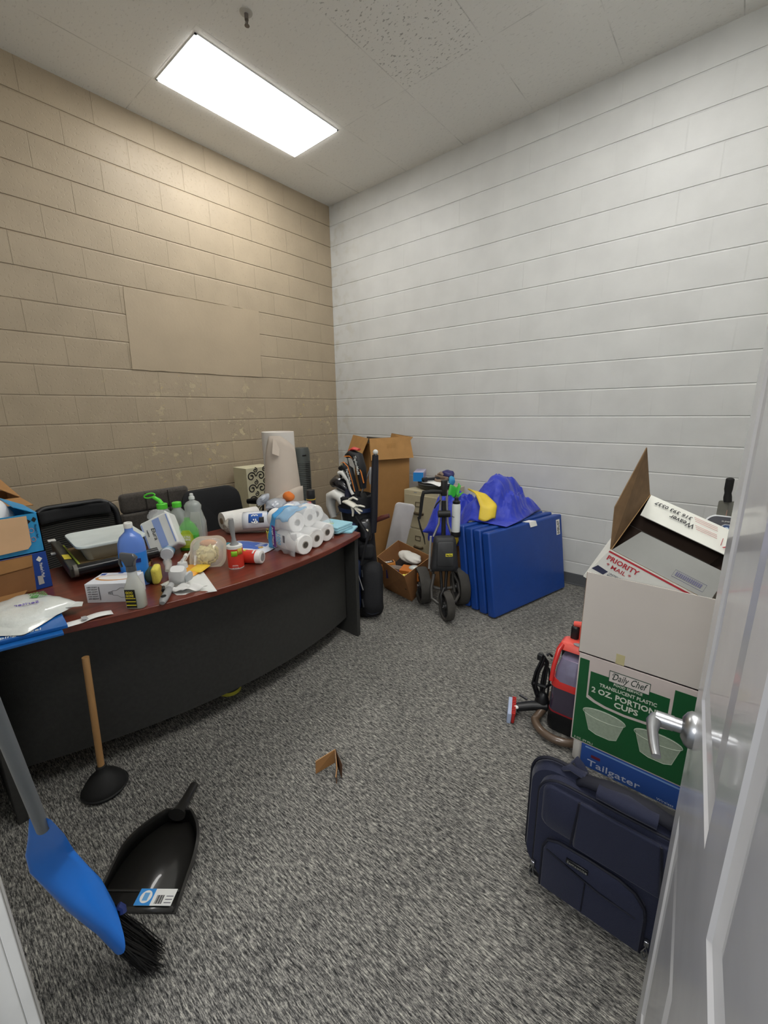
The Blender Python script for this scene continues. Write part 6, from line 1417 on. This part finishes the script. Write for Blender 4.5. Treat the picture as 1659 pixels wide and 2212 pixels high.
P('console_face', M(axes((3.80, -.335, .735), (1, 0, 0), (0, .25, 1))).loft([[(x*.93, y*.91, z) for x, y, _ in rrect(.125, .085, .06, 0, 8)] for z in (.011, .016)]), mat('console_dark', '45464e', .35), t, smooth=0)
shT = axes((3.79, -.354, .745), (1, 0, 0), (0, .25, 1))
P('shield_outline', M(shT).prism([(-.026, .018), (-.012, .028), (.012, .028), (.026, .018), (.024, -.02), (0, -.035), (-.024, -.02)], .0, .002), mat('shield_silver', 'aab0ba', .4), t, smooth=0)
P('shield_face', M(shT).prism([(-.020, .014), (-.010, .022), (.010, .022), (.020, .014), (.018, -.017), (0, -.029), (-.018, -.017)], .002, .003), mat('shield_blue', '2a4a7a', .4), t, smooth=0)
P('shield_figure', M(shT).ell((0, -.004, .003), (.012, .014, .002), 12, 6), mat('shield_white', 'c9ddec', .4), t)
text('SUMMIT', t, INKW, .008, tuple(shT @ V((-.03, .040, .001))), (1, 0, 0), (0, .25, 1), w=.06)
P('post', M().tube([(3.80, -.30, .90), (3.80, -.30, .03)], .025, 12), MG, t); P('foot', M().box(3.62, 3.98, -.34, -.26, 0, .04), BLACK, t, bevel=.008)
P('flywheel_cover', M().box(3.74, 3.86, -.48, -.14, .06, .40), BLACK, t, bevel=.04, seg=3)

# ================================================================ CARPET CLEANER
RD = mat('cleaner_red', 'c9302c', .35, coat=.4); RDL = mat('cleaner_red_light', 'e0584c', .35, coat=.4); SMK = mat('smoky_tank', '3a3346', .12, coat=1, var=(6, .1)); SML = mat('smoky_tank_light', '77738c', .1, coat=1, alpha=.95, var=(14, .15))
t = thing('carpet_cleaner', 'red and black portable carpet cleaner with smoky tank, left of the carton stack', 'carpet cleaner', (3.31, -1.74, 0))
KX, KY = 3.315, -1.745; CLEAN = t
def ks(z, hx_, hy_, r, ox=0, oy=0): return [(KX+ox+x, KY+oy+y, z) for x, y, _ in rrect(hx_, hy_, r, 0, 5)]
P('base', M().loft([ks(.0, .068, .085, .035), ks(.02, .072, .09, .035), ks(.10, .070, .088, .035)]), BLACK, t, smooth=50)
P('lower_tank', M().loft([ks(.10, .069, .087, .035), ks(.115, .070, .088, .035), ks(.235, .066, .080, .032)]), SMK, t, smooth=50)
P('red_line', M().loft([ks(.098, .0705, .0885, .035), ks(.106, .0705, .0885, .035)]), mat('cleaner_red_dark', '8a2028', .4), t, smooth=50)
P('red_belt', M().loft([ks(.228, .069, .084, .034), ks(.262, .066, .080, .033), ks(.268, .064, .078, .032)]), RD, t, smooth=50)
P('clean_tank', M().loft([ks(.262, .060, .072, .03, .004, -.008), ks(.32, .056, .066, .028, .004, -.006), ks(.365, .046, .05, .024, .006, 0), ks(.372, .02, .02, .01, .006, 0)]), SML, t, smooth=50)
P('rear_column', M().box(KX-.058, KX+.06, KY+.02, KY+.085, .24, .41), BLACK, t, bevel=.01)
fr_pts = [(KX-.064, KY-.078, .252), (KX-.062, KY-.066, .32), (KX-.055, KY-.03, .395), (KX-.045, KY-.01, .415)]
P('frame_arm', M().tube(fr_pts, [.010, .010, .012, .014], 8), RD, t, smooth=60); P('frame_arm', M().tube([(2*KX-x, y, z) for x, y, z in fr_pts], [.010, .010, .012, .014], 8), RD, t, smooth=60)
P('red_top', M().loft([ks(.395, .060, .045, .02, 0, .02), ks(.425, .056, .040, .02, 0, .022), ks(.432, .045, .03, .015, 0, .024)]), RDL, t, smooth=50)
P('button', M().ell((KX+.02, KY-.005, .432), (.022, .012, .006), 16, 8), GREY, t)
P('handle_stem', M().box(KX+.005, KX+.055, KY+.04, KY+.075, .42, .50), RDL, t, bevel=.01)
P('black_insert', M().box(KX-.03, KX+.004, KY+.035, KY+.07, .42, .495), BLACK, t, bevel=.01)
P('handle_top', M().tube([(KX-.02, KY+.055, .50), (KX+.03, KY+.055, .51), (KX+.07, KY+.055, .505)], .014, 10), RDL, t, smooth=60)
hosep = []
for i in range(60):
    a = -2.75+i/59*2.1; hosep.append((3.315+.115*cos(a)*1.05-.005, -1.80+.125*sin(a)*.95, .028+.0*i))
hosep = [(3.232, -1.70, .10), (3.222, -1.74, .06)]+hosep
mm_ = M(); rad = [.017+(.0025 if i % 2 else 0) for i in range(len(hosep))]
P('flex_hose', mm_.tube(hosep, rad, 12), mat('ribbed_hose', '5a4a3c', .4, coat=.5), t, smooth=60)
t = thing('hand_tool', 'black hand tool with red bristle brush lying beside the carpet cleaner', 'brush', (3.12, -1.83, 0))
P('tool_body', M().tube([(3.225, -1.765, .065), (3.16, -1.80, .055), (3.105, -1.845, .045)], [.026, .024, .022], 12, flat=.9), BLACK, t, smooth=60)
P('trigger', M().tube([(3.14, -1.80, .08), (3.10, -1.80, .088)], .006, 8), BLACK, t); P('release_button', M().ell((3.110, -1.865, .062), (.013, .010, .008), 12, 8), WHITE, t)
bT = axes((3.085, -1.868, .035), V((.30, -.80, -.1)), V((0, .15, 1)))
P('brush_head', M(bT).box(-.055, .058, -.032, .032, -.006, .014), mat('pale_blue_plastic', 'a9b6d0', .4), t, bevel=.004)
P('bristle_block', M(bT).box(-.058, .055, -.030, .030, -.022, -.006), mat('bristle_red', 'b02a26', .7), t, bevel=.006)
for k in range(11): P('bristle_tuft', M(bT).box(-.056+.0105*k, -.050+.0105*k, .026, .036, -.022, -.004), mat('bristle_red', 'b02a26', .7), t, smooth=0)
t = CLEAN
random.seed(21)
for k in range(9):
    o1 = random.uniform(-.022, .026); o2 = random.uniform(-.02, .02); zt = random.uniform(.29, .33)
    P('cord_loop', M().tube([(3.19+o1, -1.765+o2, .10), (3.165+o1*1.1, -1.77+o2, .16+random.uniform(-.02, .02)), (3.175+o1, -1.77+o2, .24), (3.195+o1*.6, -1.765, zt), (3.208+o1*.5, -1.755, zt-.03), (3.205+o1*.8, -1.75+o2, .20), (3.20+o1, -1.755+o2, .11)], .0048, 6), BLACK, t, smooth=60)
P('plug', M().box(3.165, 3.19, -1.785, -1.76, .305, .335), BLACK, t, bevel=.003); P('plug_prong', M().box(3.174, 3.176, -1.776, -1.770, .335, .350).box(3.182, 3.184, -1.776, -1.770, .335, .350), CHROME, t, smooth=0)
P('cord_hook', M().tube([(3.225, -1.75, .33), (3.215, -1.76, .345), (3.205, -1.765, .335)], .006, 6), BLACK, t); P('cord_tie', M().tube([(3.155, -1.78, .17), (3.215, -1.78, .175), (3.225, -1.74, .17)], .008, 6), BLACK, t)
P('cord_base', crumple((3.20, -1.765, .07), (.035, .03, .065), 3, .06, 5), BLACK, t)

# ================================================================ ROLLING BAG
NB = mat('navy_ballistic', '141a33', .8, bump=(420, .35), sheen=.12, var=(6, .08)); NBD = mat('navy_piping', '0c0f1e', .7); 
t = thing('rolling_bag', 'navy blue fabric rolling tote bag standing on the floor in front of the carton stack', 'bag', (3.60, -2.42, 0))
BX0, BX1 = 3.405, 3.90
def bs(y, z_in, ins, k=1): return [(3.6525+x, y, .015+(.215+z)*k*.985) for x, z, _ in rrect((BX1-BX0)/2-ins, .215-z_in, .075, 0, 7)]
P('bag_body', M().loft([bs(-2.345, .02, .02, .68), bs(-2.36, .0, .0, .72), bs(-2.43, 0, 0, .88), bs(-2.468, 0, 0, .975), bs(-2.49, .0, .0), bs(-2.515, .01, .01)]), NB, t, smooth=50)
P('front_panel', M().loft([[(3.665+x*s, y, .228+z*s) for x, z, _ in rrect(.222, .200, .07, 0, 7)] for y, s in ((-2.51, 1), (-2.535, 1), (-2.545, .975))]), NB, t, smooth=50)
def pipe(pts, r=.004, nm='piping'): return P(nm, M().tube(pts, r, 6), NBD, t, smooth=60)
P('panel_piping', M().tube([(3.665+x*.985, -2.539, .228+z*.985) for x, z, _ in rrect(.222, .200, .07, 0, 7)], .0045, 6, closed=True), NBD, t, smooth=60)
P('body_piping', M().tube([(3.6525+x*1.0, -2.49, .235+z*1.0) for x, z, _ in rrect((BX1-BX0)/2, .215, .075, 0, 7)], .005, 6, closed=True), NBD, t, smooth=60)
P('body_piping', M().tube([(3.6525+x*1.0, -2.43, .015+(.215+z)*.88) for x, z, _ in rrect((BX1-BX0)/2, .215, .075, 0, 7)], .005, 6, closed=True), NBD, t, smooth=60)
# upper flap pocket and lower arched pocket
P('flap_pocket', M().loft([[(3.665+x*s, y, .335+z*s) for x, z, _ in rrect(.205, .075, .03, 0, 5)] for y, s in ((-2.544, 1), (-2.552, .99), (-2.556, .95))]), NB, t, smooth=50)
P('centre_sleeve', M().loft([[(x, y, z) for x, z in ((3.555-d, .255), (3.775+d, .255), (3.755, .415), (3.565, .415))] for y, d in ((-2.553, .0), (-2.565, -.004))]), NB, t, bevel=.004)
P('sleeve_seam', M().tube([(3.552, -2.566, .258), (3.563, -2.566, .416)], .003, 6), NBD, t); P('sleeve_seam', M().tube([(3.778, -2.566, .258), (3.757, -2.566, .416)], .003, 6), NBD, t)
arch = [(3.478, .04), (3.478, .19), (3.49, .222), (3.52, .236), (3.60, .240), (3.68, .236), (3.72, .222), (3.745, .19), (3.75, .16), (3.75, .04)]
ctr = (3.614, .13)
P('arched_pocket', M().loft([[(ctr[0]+(x-ctr[0])*s, y, ctr[1]+(z-ctr[1])*s) for x, z in arch] for y, s in ((-2.544, 1), (-2.562, .99), (-2.567, .95))]), NB, t, smooth=50)
P('pocket_piping', M().tube([(x, -2.560, z) for x, z in arch], .0045, 6), NBD, t, smooth=60)
P('pocket_seam', M().tube([(3.60, -2.567, .05), (3.602, -2.568, .16)], .0022, 6), NBD, t)
P('pocket_welt', M().tube([(3.49, -2.568, .195), (3.55, -2.570, .180), (3.64, -2.570, .158), (3.73, -2.566, .150)], .003, 6), NBD, t, smooth=60)
P('name_plate', M().box(3.547, 3.607, -2.5735, -2.568, .196, .212), mat('plate_dark', '1b1c1f', .3, .5), t, bevel=.002)
text('Samsonite', t, mat('plate_silver', 'a9aba6', .3, .6), .009, (3.550, -2.5737, .200), (1, 0, 0), (0, 0, 1), w=.054)
# handles
P('grab_handle', M().tube([(3.545, -2.51, .428), (3.56, -2.51, .445), (3.62, -2.51, .458), (3.72, -2.51, .458), (3.785, -2.51, .445), (3.80, -2.51, .428)], [.014, .020, .024, .024, .020, .014], 10, flat=.7), NBD, t, smooth=60)
P('handle_wrap', M().tube([(3.60, -2.528, .452), (3.67, -2.532, .458), (3.74, -2.528, .452)], [.024, .028, .024], 12, flat=.7), NB, t, smooth=60)
P('rear_strap', M().tube([(3.510, -2.48, .437), (3.515, -2.475, .455), (3.525, -2.48, .475), (3.54, -2.485, .465), (3.555, -2.49, .447)], .012, 8, flat=.35), NB, t, smooth=60)
P('rear_strap', M().tube([(3.50, -2.49, .438), (3.52, -2.495, .455), (3.56, -2.50, .452)], .016, 8, flat=.5), NB, t, smooth=60)
P('pull_handle_housing', M().box(3.62, 3.82, -2.462, -2.440, .412, .428), BLACK, t, bevel=.004)
P('zipper_track', M().tube([(3.60, -2.475, .432), (3.80, -2.475, .432)], .003, 6), BLKR, t)
def zp(x, z):
    P('zipper_pull', M().box(x-.006, x+.006, -2.562, -2.552, z+.012, z+.03), CHROME, t, bevel=.002)
    P('zipper_tab', M().tube([(x, -2.564, z+.014), (x-.008, -2.566, z-.004), (x+.0, -2.566, z-.026), (x+.007, -2.566, z-.004)], .0028, 6, closed=True), CHROME, t)
zp(3.452, .075); zp(3.762, .06)
for xx in (3.45, 3.86): P('bag_foot', M().box(xx-.02, xx+.02, -2.52, -2.41, 0, .025), BLACK, t, bevel=.006)

# ================================================================ FLOOR THINGS
t = thing('plunger', 'toilet plunger with black rubber cup and wooden handle standing on the carpet', 'plunger', (1.975, -3.295, 0))
pc = (1.972, -3.298, 0)
P('rubber_cup', M().lathe([(.070, .0), (.078, .004), (.080, .016), (.072, .035), (.052, .062), (.030, .082), (.020, .092), (.019, .112), (.013, .115)], 36, c=pc), BLKR, t, smooth=50)
P('cup_rim', M().lathe([(.0815, .010), (.084, .014), (.0815, .018)], 36, c=pc), BLKR, t, smooth=60)
WD_ = wood_mat('pale_pine', 'b98f5e', '9c7344', .5, 2)
P('wooden_handle', M().tube([(1.972, -3.298, .095), (1.965, -3.275, .590)], .0125, 16), WD_, t, smooth=40)

DPM = mat('dustpan_black', '252422', .32, coat=.5)
t = thing('dustpan', 'black plastic dustpan with blue and white barcode sticker, lying on the carpet', 'dustpan', (2.47, -3.30, 0))
# local frame: x across the lip, y from lip to handle
hd = (V((2.286, -3.129, 0))-V((2.50, -3.395, 0))).normalized(); DT_ = axes((2.545, -3.408, .003), V((.60, .50, 0)) if False else V((-hd.y*-1, hd.x*-1, 0))*1.0, hd)
DT_ = axes((2.537, -3.402, .003), V((hd.y, -hd.x, 0)), hd)
hw = lambda v: .128 if v < .10 else .128*(1-((v-.10)/.21)**2.6*.80)
outl = [(-hw(v), v) for v in [i*.02 for i in range(0, 15)]+[.295]]+[(hw(v), v) for v in [.295]+[i*.02 for i in range(14, -1, -1)]]
def side_h(v): return .002+.045*min(1, v/.17)
dp = M(DT_); k = len(outl)
ring0 = [(x*.96, y*.985+.0, .0) for x, y in outl]; ring1 = [(x, y+.004*(y > .1), side_h(y)) for x, y in outl]; ring2 = [(x*1.06, y+.010*(y > .1), side_h(y)) for x, y in outl]; ring3 = [(x*1.06, y+.010*(y > .1), side_h(y)-.004) for x, y in outl]; ring4 = [(x*.985, y, -.002) for x, y in outl]
dp.loft([ring4, ring0][::-1], False); 
dp.add(ring0, [tuple(range(k))]); dp.add(ring4, [tuple(range(k-1, -1, -1))])
dp.loft([ring0, ring1, ring2, ring3], False)
P('pan', dp, DPM, t, smooth=50, solid=.0015)
P('hollow_handle', M(DT_).tube([(0, .285, .040), (0, .32, .036), (0, .36, .032), (0, .425, .028)], [.032, .021, .018, .017], 14, flat=.8), DPM, t, smooth=60)
P('handle_end', M(DT_).tube([(0, .424, .028), (0, .429, .028)], [.012, .012], 14, flat=.8), BLACK, t)
P('ramp_ridge', M(DT_).box(-.118, .118, .055, .062, .0, .006), DPM, t, bevel=.002)
st = lambda x, y, z=.0062: tuple(DT_ @ V((x, y, z)))
P('sticker', M(DT_).box(-.005, .112, .015, .062, .0062, .0070), WPAPER, t, smooth=0)
P('sticker_blue', M(DT_).box(-.005, .045, .015, .062, .0070, .0073), mat('sticker_blue', '3a8fd8', .4), t, smooth=0)
P('sticker_round', M(DT_).prism([(.022+.018*cos(a), .039+.018*sin(a)) for a in [2*pi*i/20 for i in range(20)]], .0073, .0077), WPAPER, t, smooth=0)
P('sticker_mark', M(DT_).box(.014, .030, .028, .050, .0077, .0079), mat('sticker_blue2', '6aa8dc', .4), t, smooth=0)
bcs = M(DT_)
for k_ in range(9): bcs.box(.056+.0026*k_, .0572+.0026*k_+.0006*(k_ % 3), .020, .044, .0070, .0073)
P('barcode', bcs, INKK, t, smooth=0)
for k_ in range(3): P('sticker_text', M(DT_).box(.086, .108, .022+.009*k_, .0245+.009*k_, .0070, .0072), mat('bar_grey', '6f7076', .6), t, smooth=0)

t = thing('broom', 'upright angled broom with bright blue head and grey pole, leaning by the door', 'broom', (2.70, -3.42, 0))
BB = mat('broom_blue', '2a84f0', .35, coat=.3, var=(5, .06)); PG = mat('pole_grey', '7f8488', .4, .3)
Np = V((2.682, -3.555, .600)); tdir = (V((2.767, -3.576, .875))-Np).normalized()
P('pole', M().tube([Np-tdir*.02, Np+tdir*.60], .0125, 16), PG, t, smooth=40)
P('pole_cap', M().tube([Np+tdir*.60, Np+tdir*.62], [.013, .009], 14), BLACK, t)
axb = [(Np+tdir*.012, .019, .019, 0), (Np-tdir*.05, .021, .02, 0)]
# head: left/right edge points down the fan
Lp = [V((2.664, -3.570, .602)), V((2.625, -3.585, .545)), V((2.585, -3.597, .475)), V((2.588, -3.590, .435)), V((2.640, -3.540, .31)), V((2.690, -3.490, .20)), V((2.700, -3.473, .118))]
Rp = [V((2.700, -3.542, .598)), V((2.688, -3.530, .540)), V((2.665, -3.520, .480)), V((2.655, -3.512, .430)), V((2.660, -3.500, .36)), V((2.650, -3.482, .285)), V((2.628, -3.470, .235))]
Lp = [V((2.667, -3.572, .612)), V((2.652, -3.580, .560)), V((2.612, -3.590, .485)), V((2.603, -3.590, .425)), V((2.655, -3.545, .300)), V((2.690, -3.500, .20)), V((2.703, -3.474, .108))]
Rp = [V((2.698, -3.538, .600)), V((2.680, -3.522, .535)), V((2.648, -3.512, .470)), V((2.622, -3.505, .425)), V((2.602, -3.490, .345)), V((2.600, -3.475, .280)), V((2.615, -3.468, .228))]
thk = [.018, .018, .020, .024, .028, .030, .030]
bulge = V((.62, .45, .55)).normalized()
rings = []
for l, r_, h_ in zip(Lp, Rp, thk):
    c_ = (l+r_)/2; hx_ = (r_-l)/2; nrm = bulge-hx_.normalized()*bulge.dot(hx_.normalized()); nrm.normalize()
    rings.append([c_+hx_*math.copysign(abs(cos(a))**.7, cos(a))+nrm*h_*math.copysign(abs(sin(a))**.7, sin(a)) for a in [2*pi*i/24 for i in range(24)]])
P('broom_head', M().loft(rings), BB, t, smooth=55)
bm_ = M(); random.seed(4)
for i in range(260):
    s_ = random.random(); w_ = random.uniform(-1, 1)
    l, r_ = Lp[-1]*.96+Rp[-1]*.04, Rp[-1]*.92+Lp[-1]*.08; c_ = l*(1-s_)+r_*s_; c_ = c_+bulge*.020*w_
    e = V((2.735+.0*s_, -3.425, .0))*(1-s_)+V((2.665, -3.395, .0))*s_; e = e+V((random.uniform(-.015, .015)+.02*w_, random.uniform(-.015, .015)+.015*w_, random.uniform(.0, .012)))
    mid = c_*.45+e*.55+V((random.uniform(-.006, .006), random.uniform(-.006, .006), 0))
    bm_.tube([c_, mid, e], [.0012, .0011, .0008], 3, cap=False)
o = P('bristles', bm_, mat('bristle_black', '121110', .6), t, smooth=0); o['kind'] = 'stuff'
P('screw_eye', M().tube([(2.655, -3.45, .205), (2.662, -3.443, .195), (2.668, -3.445, .185)], .009, 8), mat('purple_plastic', '2c3a72', .4), t)

t = thing('cardboard_scrap', 'small folded scrap of brown cardboard standing in the middle of the carpet', 'cardboard', (2.65, -2.67, 0))
SCM = mat('scrap_brown', '8a6238', .85); a_, b_ = V((2.587, -2.702, .055)), V((2.628, -2.630, .092)); 
P('left_panel', M().plate([V((2.595, -2.712, .006)), V((2.634, -2.636, .030)), V((2.634, -2.634, .094)), V((2.587, -2.703, .056))], .003), SCM, t, smooth=0)
P('right_panel', M().plate([V((2.634, -2.634, .030)), V((2.692, -2.688, .0)), V((2.676, -2.665, .052)), V((2.634, -2.632, .096))], .003), mat('scrap_edge', '4f3521', .9), t, smooth=0)
P('torn_edge', M().tube([V((2.587, -2.703, .057)), V((2.634, -2.633, .095)), V((2.677, -2.666, .052)), V((2.690, -2.686, .03))], .0022, 6), mat('scrap_light_edge', 'b98f62', .85), t)
P('outer_panel', M().plate([V((2.636, -2.630, .092)), V((2.683, -2.640, .052)), V((2.690, -2.652, .0)), V((2.640, -2.632, .028))], .003), mat('scrap_edge', '4f3521', .9), t, smooth=0)

t = thing('floor_brush', 'black object with a yellow rim peeking out from under the desk', 'brush', (1.80, -2.64, 0))
P('yellow_rim', M().loft([[(1.800+.055*cos(a)*1.15, -2.640+.060*sin(a), z) for a in [2*pi*i/28 for i in range(28)]] for z in (.002, .022)]), mat('rim_yellow', 'cfc84a', .5), t, smooth=50)
P('black_body', M().loft([[(1.800+.052*s*cos(a)*1.15, -2.640+.057*s*sin(a), z) for a in [2*pi*i/28 for i in range(28)]] for z, s in ((.022, 1), (.05, .9), (.06, .6))]), BLACK, t, smooth=50)

# shared group phrases for look-alikes
GR = {'ceiling_light': 'fluorescent panels in the ceiling', 'office_chair': 'office chairs in a row behind the desk', 'golf_club': 'covered clubs in the golf bag',
      'soap_bottle': 'soap bottles behind the napkin pack', 'dish_soap_bottle': 'soap bottles behind the napkin pack', 'lint_roller': 'red lint rollers on the desk',
      'ball_box': 'golf ball boxes in the open carton', 'ball': 'yellow balls in the open carton'}
for o in COL.objects:
    if o.parent is None and o.name.split('.')[0] in GR and 'label' in o and 'group' not in o: o['group'] = GR[o.name.split('.')[0]]
